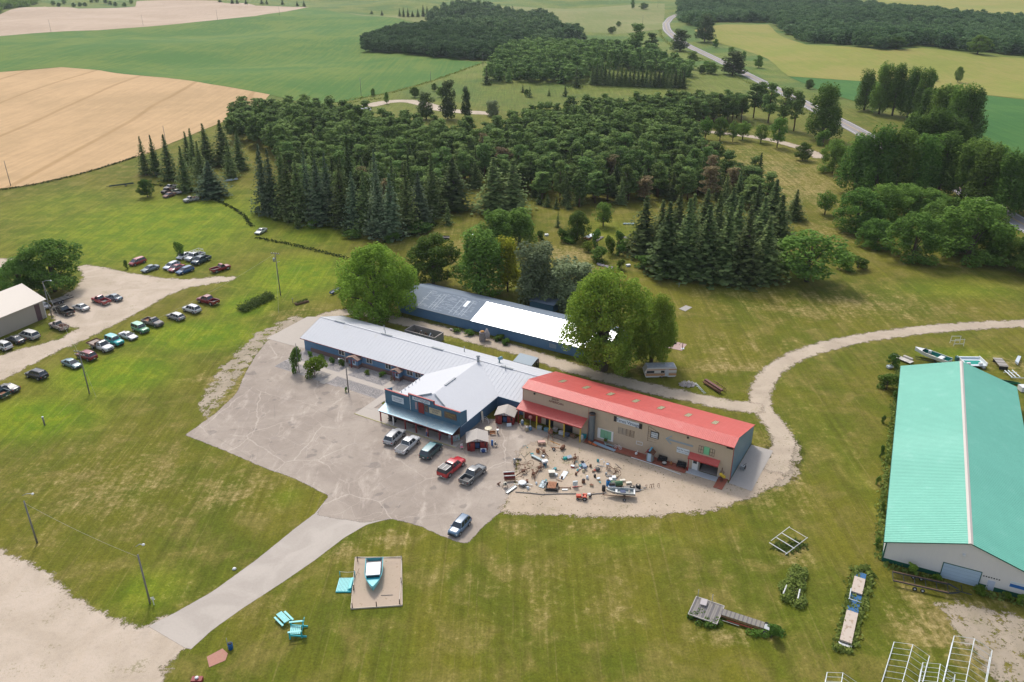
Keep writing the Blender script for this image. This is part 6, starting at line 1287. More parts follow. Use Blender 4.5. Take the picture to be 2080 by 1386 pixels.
chair(938, 912, M_wtrim, mat('pink cushion', (.65, .16, .25), .7), 'white chair with a pink seat beside the canopy end', .3)
chair(914, 893, M_wtrim, M_wtrim, 'white metal garden chair under the right end of the canopy', .2); chair(1008, 907, M_grey, M_black, 'grey folding chair right of the blue panel', 1.0)
o = prop('pedestal_sink', 'white pedestal basin before the corner shed', 'basin', 1011, 882); LT(o, 'column', M_grey, [(.16, 0), (.12, .4), (.16, .9)]); LT(o, 'basin', M_white2, [(.15, .9), (.30, 1.0), (.30, 1.06), (.2, 1.04)]); TB(o, 'post', M_dkred, [(0, .5, 0), (0, .5, 1.3)], .08)
o = prop('wall_board', 'tall cream board leaning on the blue wing wall', 'board', 980, 857); mb = MB(); mb.box((0, 0, 1.2), (.45, .06, 2.5), 0, R(40), R(-8)); mb.build('board', mat('cream board', (.6, .56, .45), .7), o)
for u, v, sg_ in ((1045, 866, -1), (991, 926, 1)):
    pass
o = prop('garden_arch', 'white wire garden arches beside the corner shed', 'garden ornament', 984, 862); M_w = M_wtrim
for y in (0, .6): TB(o, 'arch', M_w, [(.9 * math.cos(a), y, 1.4 * math.sin(a)) for a in np.linspace(0, math.pi, 9)], .03)
o = prop('painted_sign', 'white painted board leaning on the corner shed door', 'sign', 1034, 867, .1); mb = MB(); mb.box((0, 0, .45), (.95, .05, .7), 0, 0, R(-12)); mb.build('board', M_wsign, o); TB(o, 'leg', M_w, [(0, -.05, 0), (0, 0, .2)], .03)
o = prop('painted_sign', 'white panel with a blue arch leaning on the lower red shed', 'sign', 982, 920, 0); mb = MB(); mb.box((0, 0, .6), (1.1, .06, .75), 0, 0, R(-12)); mb.build('board', M_wsign, o); LT(o, 'blue_arch', mat('arch blue', (.03, .07, .22), .6), [(.42, -.04), (.42, .0)], (0, -.1, .5), 14, R(78))
o = prop('quilt_rack', 'rack of patterned quilts at the right canopy post', 'textile rack', 927, 899, .5); TB(o, 'rail', M_brown, [(-.8, 0, 1.7), (.8, 0, 1.7)], .04); TB(o, 'leg', M_brown, [(-.8, 0, 0), (-.8, 0, 1.7)], .04); TB(o, 'leg', M_brown, [(.8, 0, 0), (.8, 0, 1.7)], .04)
mq, nt, b = newmat('patchwork quilt'); vr = nd(nt, 'ShaderNodeTexVoronoi', {'Vector': nd(nt, 'ShaderNodeTexCoord').outputs['Object'], 'Scale': 5.0}); setb(nt, b, mixc(nt, .55, (.38, .46, .48), vr.outputs['Color'], 'MULTIPLY'), .9)
for k in range(3): mb = MB(); mb.prism([(-.75 + k * .5, -.1 - .05 * k, .4), (-.3 + k * .5, -.1 - .05 * k, .4), (-.3 + k * .5, 0, 1.72), (-.75 + k * .5, 0, 1.72)], (0, .04, 0)); mb.build('quilt', mq, o)
o = prop('bench', 'grey bench under the tin canopy against the dark wall', 'bench', 846, 872, ANG, z=.06); Q(o, 'seat', M_grey, (-1, 1, -.2, .2, .42, .48)); Q(o, 'leg', M_grey, (-.9, -.8, -.2, .2, 0, .419)); Q(o, 'leg', M_grey, (.8, .9, -.2, .2, 0, .419))
o = prop('rocking_chair', 'dark glider seat at the left under the tin canopy', 'seat', 797, 856, ANG, z=.06); Q(o, 'seat', M_black, (-1, 1, -.3, .3, .4, .5)); Q(o, 'backrest', M_black, (-1, 1, .3, .36, .5, 1.1)); Q(o, 'base', M_black, (-.9, .9, -.25, .25, 0, .1), (-.05, .05, -.1, .1, .1, .4))
# under the red canopy
for i, (u, v, k, c, lb) in enumerate([(1077, 874, 'b', (.10, .2, .32), 'blue barrel with a white pot before the red canopy'), (1173, 878, 'x', (.02, .22, .30), 'teal storage box under the right end of the red canopy'), (1096, 872, 'x', (.3, .33, .33), 'grey tub under the red canopy'), (1110, 876, 'x', (.12, .24, .28), 'blue green crate of goods under the red canopy'), (1118, 880, 'x', (.25, .12, .08), 'brown crate under the middle of the red canopy'), (1140, 882, 'x', (.45, .5, .52), 'white enamel washer under the red canopy'), (1152, 886, 'x', (.08, .1, .14), 'dark crate right of the white washer'), (1186, 889, 'x', (.03, .3, .35), 'teal cart at the right canopy post'), (1061, 862, 'b', (.2, .28, .36), 'blue grey milk can at the left canopy post'), (1128, 876, 'x', (.35, .33, .3), 'pale box under the yellow flag'), (1070, 876, 'b', (.35, .3, .2), 'small tan urn left of the blue barrel'), (1182, 893, 'b', (.4, .45, .47), 'pale grey churn beside the right canopy post'), (1163, 889, 'x', (.16, .1, .06), 'brown chest under the yellow pole')]):
    m = mat('goods %d' % i, c, .6, var=.25, scale=4)
    if k == 'b': o = prop('container', lb, 'container', u, v); LT(o, 'drum', m, [(.28, 0), (.34, .3), (.34, .7), (.2, .9)]); LT(o, 'lid', M_white2, [(.22, .9), (.24, .95), (.1, 1.05)])
    else: o = prop('storage_box', lb, 'box', u, v, ANG + random.uniform(-.3, .3)); Q(o, 'box', m, (-.45, .45, -.3, .3, 0, .6)); Q(o, 'lid', mat('goods lid %d' % i, tuple(min(.6, x * 1.5) for x in c), .6), (-.48, .48, -.33, .33, .601, .68))
o = prop('round_sign', 'round pale red disc sign on a post before the red canopy', 'sign', 1077, 870); TB(o, 'post', M_grey, [(0, 0, 0), (0, 0, 2.6)], .04); LT(o, 'disc', mat('faded red disc', (.5, .2, .18), .5), [(.38, -.02), (.38, .02)], (0, -.06, 2.6), 18, R(90))
for u, v, lb in ((1128, 868, 'yellow flag hanging at the middle of the red canopy'), (1160, 878, 'tall yellow banner at the right part of the red canopy'), (1192, 885, 'yellow hoist parts at the right canopy post')):
    o = prop('flag', lb, 'flag', u, v); TB(o, 'flagpole', M_yel, [(0, 0, 0), (0, 0, 2.5)], .05); mb = MB(); mb.box((.35, 0, 2.1), (.7, .03, .6), 0, .2, .1, .15); mb.build('cloth', M_yel, o)
o = F('silo_pipe', 'tall dark corrugated pipe standing against the tan wall', 'pipe', -27.25, -.72); mb = MB(); mb.lathe([(.62 + (.03 if k % 2 else 0), .1 + k * .2) for k in range(31)], 16); mb.build('pipe', mat('dark galvanised pipe', (.16, .19, .21), .5, .5, var=.3), o); LT(o, 'opening', M_dark, [(.56, 6.11), (.56, 6.12)]); LT(o, 'rim', M_rust, [(.66, 5.9), (.68, 6.1), (.60, 6.1)])  # dark disc at the top paints the shade down the pipe
# on the deck
o = F('ramp_board', 'long pale blue board lying before the shop window', 'board', -24.0, -1.6, R(-8)); Q(o, 'board', mat('pale blue board', (.30, .40, .48), .6, var=.2), (-2.4, 2.4, -.35, .35, .15, .27))
for k, (s, t) in enumerate(((-27.1, -1.7), (-26.7, -1.95), (-26.1, -2.0), (-25.6, -2.15))): o = F('pumpkin', 'orange pumpkin ornament at the left end of the deck', 'pumpkin', s, t, 0, 'pumpkins on the deck'); LT(o, 'shell', mat('pumpkin orange', (.55, .13, .03), .5), [(.05, .14), (.22, .2), (.26, .33), (.2, .45), (.04, .48)]); LT(o, 'stalk', M_brown, [(.03, .48), (.02, .56)], n=6)
o = F('planter', 'round pot of green plants before the shop window', 'plant pot', -24.3, -.5); LT(o, 'pot', M_wood, [(.25, .15), (.35, .6)]); mb_c = clumps_crown(np.array([[0, 0, .9], [.15, 0, 1.05], [-.15, .1, .95]]), np.array([.3, .25, .25]), 60, .07, 3); put('plant', npmesh('plant', *mb_c[:2], L_cot, mb_c[2]), o)
o = F('bench', 'grey stone bench below the shop window', 'bench', -23.2, -1.0); Q(o, 'seat', M_grey, (-.9, .9, -.25, .25, .5, .6)); Q(o, 'leg', M_grey, (-.8, -.6, -.2, .2, .15, .499)); Q(o, 'leg', M_grey, (.6, .8, -.2, .2, .15, .499))
def bicycle(s, t, label, m, rz=0.0):
    o = F('bicycle', label, 'bicycle', s, t, rz)
    for x in (-.5, .5): spoke_wheel(o, x, 0, .33, m)
    TB(o, 'frame', m, [(-.5, 0, .33), (-.15, 0, .8), (.4, 0, .85), (.5, 0, .33)], .025); TB(o, 'frame_tube', m, [(-.15, 0, .8), (0, 0, .33), (.4, 0, .85)], .025); Q(o, 'saddle', M_black, (-.27, -.07, -.06, .06, .86, .91)); TB(o, 'handlebar', m, [(.4, -.22, 1.0), (.4, 0, .98), (.4, .22, 1.0)], .02); o.location.z = .15
bicycle(-21.5, -.9, 'white bicycle standing on the deck against the tan wall', M_wtrim)
o = F('goose_statue', 'white goose statue on the deck before the tan wall', 'statue', -17.6, -1.2, R(20)); LT(o, 'goose_body', M_white2, [(.05, 0), (.24, .15), (.26, .35), (.1, .55)], (0, 0, .25)); TB(o, 'neck', M_white2, [(.1, 0, .65), (.2, 0, .95), (.28, 0, 1.2)], [.09, .06, .05]); LT(o, 'head', M_white2, [(.03, 0), (.08, .06), (.03, .14)], (.30, 0, 1.17)); TB(o, 'beak', M_or, [(.36, 0, 1.24), (.48, 0, 1.22)], [.04, .01]); TB(o, 'foot', M_or, [(0, 0, .15), (0, 0, .27)], .04)
o = F('playhouse', 'narrow playhouse with pale blue door and red and blue roof on the deck', 'playhouse', -14.7, -1.5)
Q(o, 'wall', M_wood, (-.6, .6, -.5, .5, .15, 2.0)); Q(o, 'door', M_lblue, (-.35, .35, -.56, -.501, .2, 1.95)); slab([(-.85, -.75, 1.9), (0, -.75, 2.6), (0, .7, 2.6), (-.85, .7, 1.9)], .05, M_dkred, 'roof', o); slab([(0.004, -.75, 2.6), (.85, -.75, 1.9), (.85, .7, 1.9), (0.004, .7, 2.6)], .05, M_rust, 'roof', o); Q(o, 'roof_cap', mat('bright blue cap', (.08, .35, .5), .5), (-.14, .14, -.8, .72, 2.55, 2.68))
o = F('grill', 'round kettle with a pale lid on the deck', 'kettle', -11.9, -1.4); LT(o, 'bowl', M_black, [(.2, .15), (.42, .35), (.45, .55)]); LT(o, 'lid', mat('pale lid', (.45, .42, .38), .6), [(.44, .55), (.36, .62), (.05, .66)])
for s, lb in ((-12.6, 'dark wheeled cart on the deck right of the playhouse'), (-8.9, 'black slatted bench at the right end of the deck')):
    o = F('cart' if s < -10 else 'bench', lb, 'cart' if s < -10 else 'bench', s, -.7); Q(o, 'box', M_black, (-.85, .85, -.3, .3, .45, .75)); Q(o, 'backrest', M_black, (-.85, .85, .3, .36, .75, 1.2)); Q(o, 'leg', M_black, (-.8, -.7, -.25, .25, .15, .449)); Q(o, 'leg', M_black, (.7, .8, -.25, .25, .15, .449))
o = F('urn', 'terracotta urn on the deck near the black bench', 'urn', -10.8, -.8); LT(o, 'urn_body', M_or, [(.12, .15), (.25, .4), (.1, .7), (.14, .8)])
o = F('metal_sunflower', 'yellow metal flower sculpture with black stems at the right corner', 'sculpture', -1.15, -1.2)
for k in range(7): TB(o, 'stem', M_black, [(random.uniform(-.6, .6), random.uniform(-.4, .4), .1), (random.uniform(-.5, .6), random.uniform(-.3, .3), random.uniform(1.4, 2.4))], .03)
for x, z in ((.1, 1.6), (.45, 1.45), (-.15, 1.75)): LT(o, 'flower', M_yel, [(.05, 0), (.32, .03), (.3, .08), (.05, .1)], (x, -.3, z), 9, R(70))
o = F('engine_part', 'dark metal machine leaning against the grey blue end wall', 'machine', 1.0, 4.6); Q(o, 'housing', M_grey, (-.4, .4, -.35, .35, 0, .8)); LT(o, 'flywheel', M_black, [(.4, -.06), (.4, .06)], (.45, 0, .6), 14, 0, R(90)); TB(o, 'handle', M_black, [(0, 0, .8), (.5, .3, 1.3)], .04)
# ---------------- sale yard ----------------
def junk(u, v, name, label, fn, rz=0.0, cat='yard item'): o = prop(name, label, cat, u, v, rz); fn(o); return o
o = prop('milk_can', 'grey metal cylinder standing at the left edge of the sale yard', 'cylinder', 1045, 943); LT(o, 'cylinder', M_grey, [(.2, 0), (.24, .05), (.24, 1.15), (.15, 1.25)])
def f(o):
    for y in (-.9, .3):
        Q(o, 'seat', M_rust, (-1, 1, y, y + .55, .38, .46)); Q(o, 'backrest', M_dkred, (-1, 1, y + .56, y + .62, .47, .95)); TB(o, 'armrest', M_wtrim, [(-1.05, y + .6, .98), (1.05, y + .6, .98)], .09)
    for x in (-.95, .95): TB(o, 'leg', M_rust, [(x, -.8, 0), (x, -.8, .38)], .04); TB(o, 'leg', M_rust, [(x, .8, 0), (x, .8, .38)], .04)
junk(1035, 974, 'double_bench', 'double brown bench seat with white top rails', f, .1, 'bench')
def f(o): LT(o, 'mixer_drum', mat('cream drum', (.5, .47, .38), .6), [(.22, -.4), (.38, -.15), (.36, .2), (.22, .42)], (0, 0, .75), 14, R(55)); LT(o, 'drum_mouth', M_dark, [(.18, .43), (.18, .44)], (0, 0, .75), 14, R(55)); [TB(o, 'leg', M_rust, [(x, y, 0), (x * .5, 0, .7)], .035) for x in (-.5, .5) for y in (-.3, .3)]  # near-black disc at the mouth paints the shade inside the drum
junk(1026, 990, 'cement_mixer', 'cream cement mixer drum on a rusty stand', f, .2, 'cement mixer')
junk(1013, 986, 'mortar', 'small rusty barrel on a bracket left of the cement mixer', lambda o: (TB(o, 'tube', M_rust, [(-.35, 0, .3), (.4, 0, .6)], .1), Q(o, 'bracket', M_rust, (-.1, .1, -.2, .2, 0, .35))), .4)
o, L = along('metal_ramp', 'grey metal ramp lying diagonally at the yard corner', 'ramp', (1029, 1003), (1048, 989)); Q(o, 'plate', M_grey, (-L / 2, L / 2, -.25, .25, .12, .2)); Q(o, 'side_rail', M_grey, (-L / 2, L / 2, -.3, -.251, .1, .3), (-L / 2, L / 2, .251, .3, .1, .3))
o = prop('boat_shell', 'white tub resting on a grey trailer frame in the yard', 'tub', 1061, 986, .0, z=.3); LT(o, 'tub', M_white2, [(.3, 0), (.7, .15), (.75, .35), (.6, .4)], n=14)
o, L = along('trailer_frame', 'bare grey trailer frame under the white tub', 'trailer', (1080, 991), (1046, 982)); Q(o, 'beam', M_grey, (-L / 2, L / 2, -.5, -.4, .2, .3)); Q(o, 'beam', M_grey, (-L / 2, L / 2, .4, .5, .2, .3)); Q(o, 'crossbar', M_grey, (-.6, -.5, -.39, .39, .2, .3), (.8, .9, -.39, .39, .2, .3)); wheel(o, -.2, .55, .28); wheel(o, -.2, -.55, .28)
for A, B_, lb in (((1047, 1000.5), (1105, 1006), 'left log'), ((1100, 1005.5), (1170, 1004), 'middle log'), ((1196, 1006), (1228, 1003), 'right log')):
    o, L = along('log_rail', 'long thin grey %s edging the bottom of the sale yard' % lb, 'log', A, B_); TB(o, 'log', M_wood, [(-L / 2, 0, .1), (0, .08, .12), (L / 2, 0, .1)], .10, 7)
o = prop('window_sash', 'blue window sash lying on the yard ground', 'window', 1103, 986, R(-25)); mb = MB(); mb.box((0, 0, .25), (1.0, 1.7, .05), 0, 0, R(12)); mb.build('glazing', mat('blue glazing', (.10, .20, .28), .2), o)
mb = MB(); [mb.bar((x, -.85, .1), (x, .85, .48), .07) for x in (-.5, 0, .5)]; [mb.bar((-.5, y, .29 + y * .21), (.5, y, .29 + y * .21), .07) for y in (-.85, 0, .85)]; mb.build('sash_frame', mat('pale mint wood', (.4, .5, .48), .7), o)
o = prop('lumber_box', 'black box filled with orange boards at the bottom of the yard', 'box of boards', 1121, 992, R(-8)); Q(o, 'box_side', M_black, (-1.1, 1.1, -.95, -.88, 0, .55)); Q(o, 'box_side', M_black, (-1.1, -1.03, -.87, .95, 0, .55)); Q(o, 'box_side', M_black, (1.03, 1.1, -.87, .95, 0, .55)); Q(o, 'box_side', M_black, (-1.02, 1.02, .88, .95, 0, .55))
for k in range(6): mb = MB(); mb.box((-.62 + k * .25, .15, .62 + .02 * (k % 2)), (.2, 2.0, .07), 0, R(-3)); mb.build('board', mat('orange brown board', (.34, .15, .075), .8, var=.2), o)
o = prop('white_door', 'white door lying flat in the middle of the yard', 'door', 1145, 966, R(-24)); Q(o, 'leaf', M_wsign, (-.45, .45, -1.25, 1.25, .05, .12)); Q(o, 'door_panel', M_wtrim, (-.3, .3, -1.0, -.1, .121, .135), (-.3, .3, .2, 1.0, .121, .135))
o = prop('stove', 'cream topped stove standing in the yard', 'stove', 1120.5, 966, .05); Q(o, 'stove_body', mat('olive grey enamel', (.22, .22, .19), .6), (-.5, .5, -.4, .4, .1, .85)); Q(o, 'stove_top', mat('cream enamel', (.62, .58, .5), .4), (-.6, .6, -.45, .5, .851, .92)); [Q(o, 'leg', M_black, (x - .04, x + .04, y - .04, y + .04, 0, .099)) for x in (-.4, .4) for y in (-.3, .3)]
def rake(o):
    TB(o, 'axle', M_rust, [(-1.3, 0, .7), (1.3, 0, .7)], .05)
    for x in (-1.3, 1.3): spoke_wheel(o, x, 0, .65, M_rust).rotation_euler = (0, 0, 0)
    for k in range(9): TB(o, 'tine', M_rust, [(-1.1 + k * .27, .1, .75), (-1.1 + k * .27, .55, .9), (-1.1 + k * .27, .85, .5), (-1.1 + k * .27, .7, .05)], .02, 5)
    TB(o, 'drawbar', M_rust, [(0, 0, .7), (0, -1.6, .4)], .05)
junk(1064, 950, 'hay_rake', 'old rusty hay rake with curved tines in the left of the yard', rake, .3, 'farm implement')
def mower(o):
    TB(o, 'beam', M_rust, [(-1.5, -.8, .3), (0, 0, .6), (1.4, .9, .4)], .08); spoke_wheel(o, -.3, .2, .45, M_rust); spoke_wheel(o, .3, -.3, .45, M_rust); Q(o, 'gearbox', M_rust, (-.3, .3, -.2, .2, .4, .8)); TB(o, 'lever', M_rust, [(0, 0, .7), (.4, .2, 1.4)], .03); Q(o, 'seat', M_rust, (.3, .6, .2, .5, 1.0, 1.06))
junk(1063, 962, 'sickle_mower', 'rusty horse drawn mower with spoked wheels', mower, .2, 'farm implement'); junk(1084, 968, 'plough', 'dark rusty plough at the middle left of the yard', mower, 1.2, 'farm implement'); junk(1096, 955, 'cultivator', 'long rusty bar implement running diagonally in the yard', mower, .7, 'farm implement')
junk(1104, 922, 'wheel_machine', 'spoked wheel machine behind the steel bench', mower, 1.6, 'farm implement'); junk(1246, 959, 'cultivator', 'rusty tined cultivator right of the blue stool', rake, 2.2, 'farm implement'); junk(1168, 936, 'wire_stand', 'rusty wire stands in the upper middle of the yard', mower, .9, 'farm implement')
o = prop('arched_frame', 'thin arched metal pipe at the upper left of the yard', 'pipe frame', 1058, 938); TB(o, 'arch', M_grey, [(-1.0 + k * .25, 0, .3 + 1.2 * math.sin(math.pi * k / 8)) for k in range(9)], .03); TB(o, 'leg', M_grey, [(.2, 0, 1.5), (.9, .5, 0)], .03)
o = prop('boat_motor', 'white and blue outboard seat unit in the middle of the yard', 'machine', 1107, 945, R(20)); Q(o, 'housing', M_white2, (-.6, .5, -.35, .35, .7, 1.05)); Q(o, 'lower_unit', mat('dark blue metal', (.03, .07, .16), .5), (-.35, .3, -.2, .2, 0, .699)); TB(o, 'shaft', M_rust, [(-.3, 0, .4), (-2.6, -1.9, .15)], .06)
o = prop('steel_bench', 'long grey blue steel trough left of the spoked wheel machine', 'trough', 1092, 934, R(-42)); Q(o, 'trough', mat('grey blue steel', (.25, .32, .34), .5, .3), (-1.5, 1.5, -.25, .25, .25, .45)); Q(o, 'leg', M_rust, (-1.3, -1.2, -.2, .2, 0, .249)); Q(o, 'leg', M_rust, (1.2, 1.3, -.2, .2, 0, .249))
barrel(1092.5, 919, mat('orange rust drum', (.42, .17, .06), .8, var=.3), 'orange rusty drum in the upper part of the yard', .34, .75)
o = prop('wagon', 'small peach coloured wagon at the top of the yard', 'wagon', 1100, 903, .1); Q(o, 'wagon_box', mat('peach paint', (.55, .33, .27), .7), (-.7, .7, -.4, .4, .45, .75)); [spoke_wheel(o, x, y, .28, M_rust) for x in (-.5, .5) for y in (-.48, .48)]
o = prop('barrel_cart', 'orange frame cart with a rusty barrel at the top right of the yard', 'cart', 1136, 911, R(-28)); TB(o, 'frame', mat('orange paint', (.55, .24, .03), .6), [(-2.2, .3, .9), (0, .3, .6)], .07); TB(o, 'frame', M_or, [(-1.4, -.9, .3), (.3, -.6, .5)], .07); LT(o, 'barrel', M_rust, [(.32, -.6), (.36, -.3), (.36, .3), (.32, .6)], (.7, 0, .45), 14, R(90), R(0)); wheel(o, -.6, -1.2, .35, .15, M_white2)
o = prop('tarp_heap', 'teal tank under a grey blue tarp in the yard', 'tank', 1149, 934); LT(o, 'tank', mat('teal tank', (.01, .30, .27), .4), [(.2, 0), (.42, .15), (.4, .45), (.15, .6)], (-.1, 0, 0), 12); mb = MB(); mb.box((.7, .3, .45), (1.0, .7, .08), 0, .5, .3); mb.build('tarp', mat('tarp', (.35, .42, .48), .7), o)
o = prop('drum_kit', 'grey blue machine with a seat in the upper right of the yard', 'machine', 1185, 950, .3); Q(o, 'hood', mat('steel blue hood', (.20, .27, .37), .5), (-.35, .35, -.9, .4, .3, .8)); LT(o, 'pan_seat', M_black, [(.3, .85), (.34, .95)], (0, .6, 0)); Q(o, 'footplate', M_rust, (-.9, .9, -.15, .15, .1, .2)); TB(o, 'handle', M_rust, [(.2, .3, .8), (1.3, .7, 1.0)], .03)
o = prop('pot_wheel', 'dark round pot leaning on a spoked wheel in the right of the yard', 'pot', 1214, 957); LT(o, 'pot', mat('dark pot', (.09, .085, .08), .7), [(.2, 0), (.42, .25), (.42, .6)]); spoke_wheel(o, .1, .35, .5, M_wood); TB(o, 'handle', M_wood, [(.5, -.4, .1), (1.2, .8, 1.1)], .04)
o = prop('stool', 'blue grey seated stool on three legs in the right of the yard', 'stool', 1234, 952); LT(o, 'seat', mat('pale blue enamel', (.4, .48, .6), .5), [(.25, .95), (.34, 1.0), (.3, 1.06)]); [TB(o, 'leg', M_rust, [(.4 * math.cos(a), .4 * math.sin(a), 0), (0, 0, .95)], .03) for a in (0, 2.1, 4.2)]
o = prop('axle', 'brown axle with grey step lying at the bottom of the yard', 'axle', 1147, 993, .0); TB(o, 'beam', M_rust, [(-1, 0, .2), (1, 0, .2)], .08); [LT(o, 'hub', M_rust, [(.2, -.05), (.2, .05)], (x, 0, .2), 10, 0, R(90)) for x in (-1, 1)]; Q(o, 'step', M_grey, (-.5, .5, -.6, -.2, .05, .15))
o = prop('panel_box', 'pale blue metal cabinet with red feet in the lower yard', 'cabinet', 1168, 990, .2); Q(o, 'cabinet', mat('pale steel', (.5, .57, .58), .5), (-.42, .42, -.15, .15, .4, 1.3)); Q(o, 'feet', M_redt, (-.5, .5, -.1, .1, .05, .15), (-.05, .05, -.1, .1, .151, .399)); TB(o, 'red_bar', M_redt, [(.4, 0, .1), (1.3, -.1, .1)], .05)
barrel(1185, 981, M_rust, 'rusty brown bucket with a handle in the lower yard', .32, .7)
o = prop('windmill_tower', 'small rusty derrick tower standing at the top of the yard', 'windmill tower', 1118, 899)
for sx in (-1, 1):
    for sy in (-1, 1): TB(o, 'leg', M_rust, [(sx * .6, sy * .6, 0), (sx * .12, sy * .12, 2.9)], .035)
for z, w in ((.7, .5), (1.4, .36), (2.1, .25)): mb = MB(); [mb.bar((a * w, b * w, z), (c_ * w, d_ * w, z), .04) for a, b, c_, d_ in ((-1, -1, 1, -1), (1, -1, 1, 1), (1, 1, -1, 1), (-1, 1, -1, -1))]; mb.build('brace', M_rust, o)
LT(o, 'cap', M_rust, [(.2, 2.9), (.1, 3.2)])
o, L = along('iron_gate', 'long black iron gate lying before the red canopy', 'gate', (1120, 884), (1152, 895)); mb = MB()
for y in (-.6, .6): mb.bar((-L / 2, y, .12), (L / 2, y, .12), .07)
mb.build('gate_rail', M_black, o)
for k in range(12): TB(o, 'picket', M_grey, [(-L / 2 + L * k / 11, -.6, .14), (-L / 2 + L * k / 11, .6, .14)], .035, 4)
# garden tractor
o = prop('garden_tractor', 'small orange red garden tractor at the bottom edge of the yard', 'tractor', 1183, 1014, R(172)); M_tr = mat('tractor orange red', (.55, .07, .03), .5)
Q(o, 'bonnet', M_tr, (.2, 1.1, -.28, .28, .4, .85)); Q(o, 'mudguard', M_tr, (-.75, 0, -.55, -.3, .5, .85)); Q(o, 'mudguard', M_tr, (-.75, 0, .3, .55, .5, .85)); Q(o, 'seat', M_tr, (-.6, -.25, -.22, .22, .7, .8), (-.65, -.6, -.22, .22, .8, 1.1)); Q(o, 'chassis', M_black, (-.7, 1.0, -.2, .2, .25, .399))
for y in (-.5, .5): wheel(o, -.4, y, .38, .25); wheel(o, .85, y * .9, .22, .16)
TB(o, 'steering_wheel', M_black, [(.1 + .15 * math.cos(a), .15 * math.sin(a), 1.05) for a in np.linspace(0, 6.28, 9)], .02)
o = prop('tiller', 'small white and rusty tiller right of the orange tractor', 'tiller', 1197, 1010); Q(o, 'engine', M_white2, (-.3, .2, -.2, .2, .45, .75)); wheel(o, .15, 0, .28, .15, M_rust); TB(o, 'handle', M_rust, [(0, 0, .7), (.9, .1, .9)], .03)
# aluminium boat on trailer
def hull(L, W_, H_, n=9, bow=1.0):
    st = []
    for k in range(n):
        f_ = k / (n - 1); w = W_ / 2 * (1 - max(0, (f_ - .45) / .55) ** 2.2 * bow); z0 = .0 + .35 * H_ * max(0, (f_ - .6) / .4) ** 2; st.append((-L / 2 + L * f_, max(w, .03), z0, H_ * (1 + .18 * f_ ** 2)))
    return st
def boat_mesh(L, W_, H_, m_out, m_in, root, deck_f=None, m_deck=None):
    st = hull(L, W_, H_); vs = []; 
    for x, w, z0, z1 in st: vs += [(x, w, z1), (x, w * .8, z0 + .25 * (z1 - z0)), (x, 0, z0), (x, -w * .8, z0 + .25 * (z1 - z0)), (x, -w, z1)]
    fs = [(i * 5 + k, i * 5 + k + 1, (i + 1) * 5 + k + 1, (i + 1) * 5 + k) for i in range(len(st) - 1) for k in range(4)] + [(4, 3, 2, 1, 0)]
    mb = MB(); mb.add(vs, fs); hl = mb.build('hull', m_out, root)
    mb = MB(); fl = []
    for x, w, z0, z1 in st: fl += [(x, w * .93, z1 - .02), (x, w * .7, z0 + .35 * (z1 - z0)), (x, -w * .7, z0 + .35 * (z1 - z0)), (x, -w * .93, z1 - .02)]
    mb.add(fl, [(i * 4 + k, (i + 1) * 4 + k, (i + 1) * 4 + k + 1, i * 4 + k + 1) for i in range(len(st) - 1) for k in range(3)]); mb.build('inside', m_in, root)
    mb = MB(); mb.tube([(x, w, z1) for x, w, z0, z1 in st], .06, 5); mb.tube([(x, -w, z1) for x, w, z0, z1 in st], .06, 5); mb.build('gunwale', m_deck or m_out, root)
    if deck_f:
        D_ = [s for s in st if (s[0] + L / 2) / L >= deck_f]; mb = MB(); mb.add([(x, w, z1 + .02) for x, w, z0, z1 in D_] + [(x, -w, z1 + .02) for x, w, z0, z1 in D_], [(i, i + 1, len(D_) + i + 1, len(D_) + i) for i in range(len(D_) - 1)]); mb.build('foredeck', m_deck, root)
    return st
def set_z(root, z):
    for c_ in root.children: c_.location.z += z
M_alu = mat('aluminium', (.42, .43, .42), .35, .6, var=.15)
o, L = along('rowing_boat', 'open aluminium boat on a small trailer at the bottom right of the yard', 'boat', (1288, 1010), (1233, 1006)); L = max(L, 5.0); boat_mesh(L, 1.6, .65, M_alu, mat('boat inside', (.3, .33, .32), .6, var=.3), o)
Q(o, 'bench_seat', M_white2, (.6, .95, -.65, .65, .42, .5)); Q(o, 'bench_seat', M_wood, (-1.6, -1.3, -.7, .7, .42, .5)); Q(o, 'bench_seat', M_white2, (-2.45, -2.2, -.7, .7, .5, .6)); Q(o, 'stowed_gear', M_navy, (-.8, .1, -.4, .3, .25, .5)); set_z(o, .55)
o, L = along('boat_trailer', 'small boat trailer under the open aluminium boat', 'trailer', (1285, 1014), (1226, 1010)); Q(o, 'beam', M_rust, (-2.2, 2.8, -.05, .05, .42, .5)); Q(o, 'axle', M_rust, (-1.1, -1.0, -.8, .8, .3, .419)); wheel(o, -1.05, .85, .3); wheel(o, -1.05, -.85, .3); TB(o, 'winch_post', M_rust, [(2.5, 0, .5), (2.7, 0, 1.1)], .05)
barrel(1226, 997, M_black, 'black barrel left of the aluminium boat', .33, 1.0); barrel(1235, 987, mat('bright blue drum', (.0, .20, .52), .4), 'bright blue plastic drum behind the aluminium boat', .36, 1.15)
o = prop('white_boxes', 'two stacked white boxes behind the blue drum', 'boxes', 1244, 977, .1); Q(o, 'box', M_white2, (-.6, .6, -.4, .4, 0, .5)); Q(o, 'box', M_white2, (-.1, .6, -.3, .45, .501, .85))
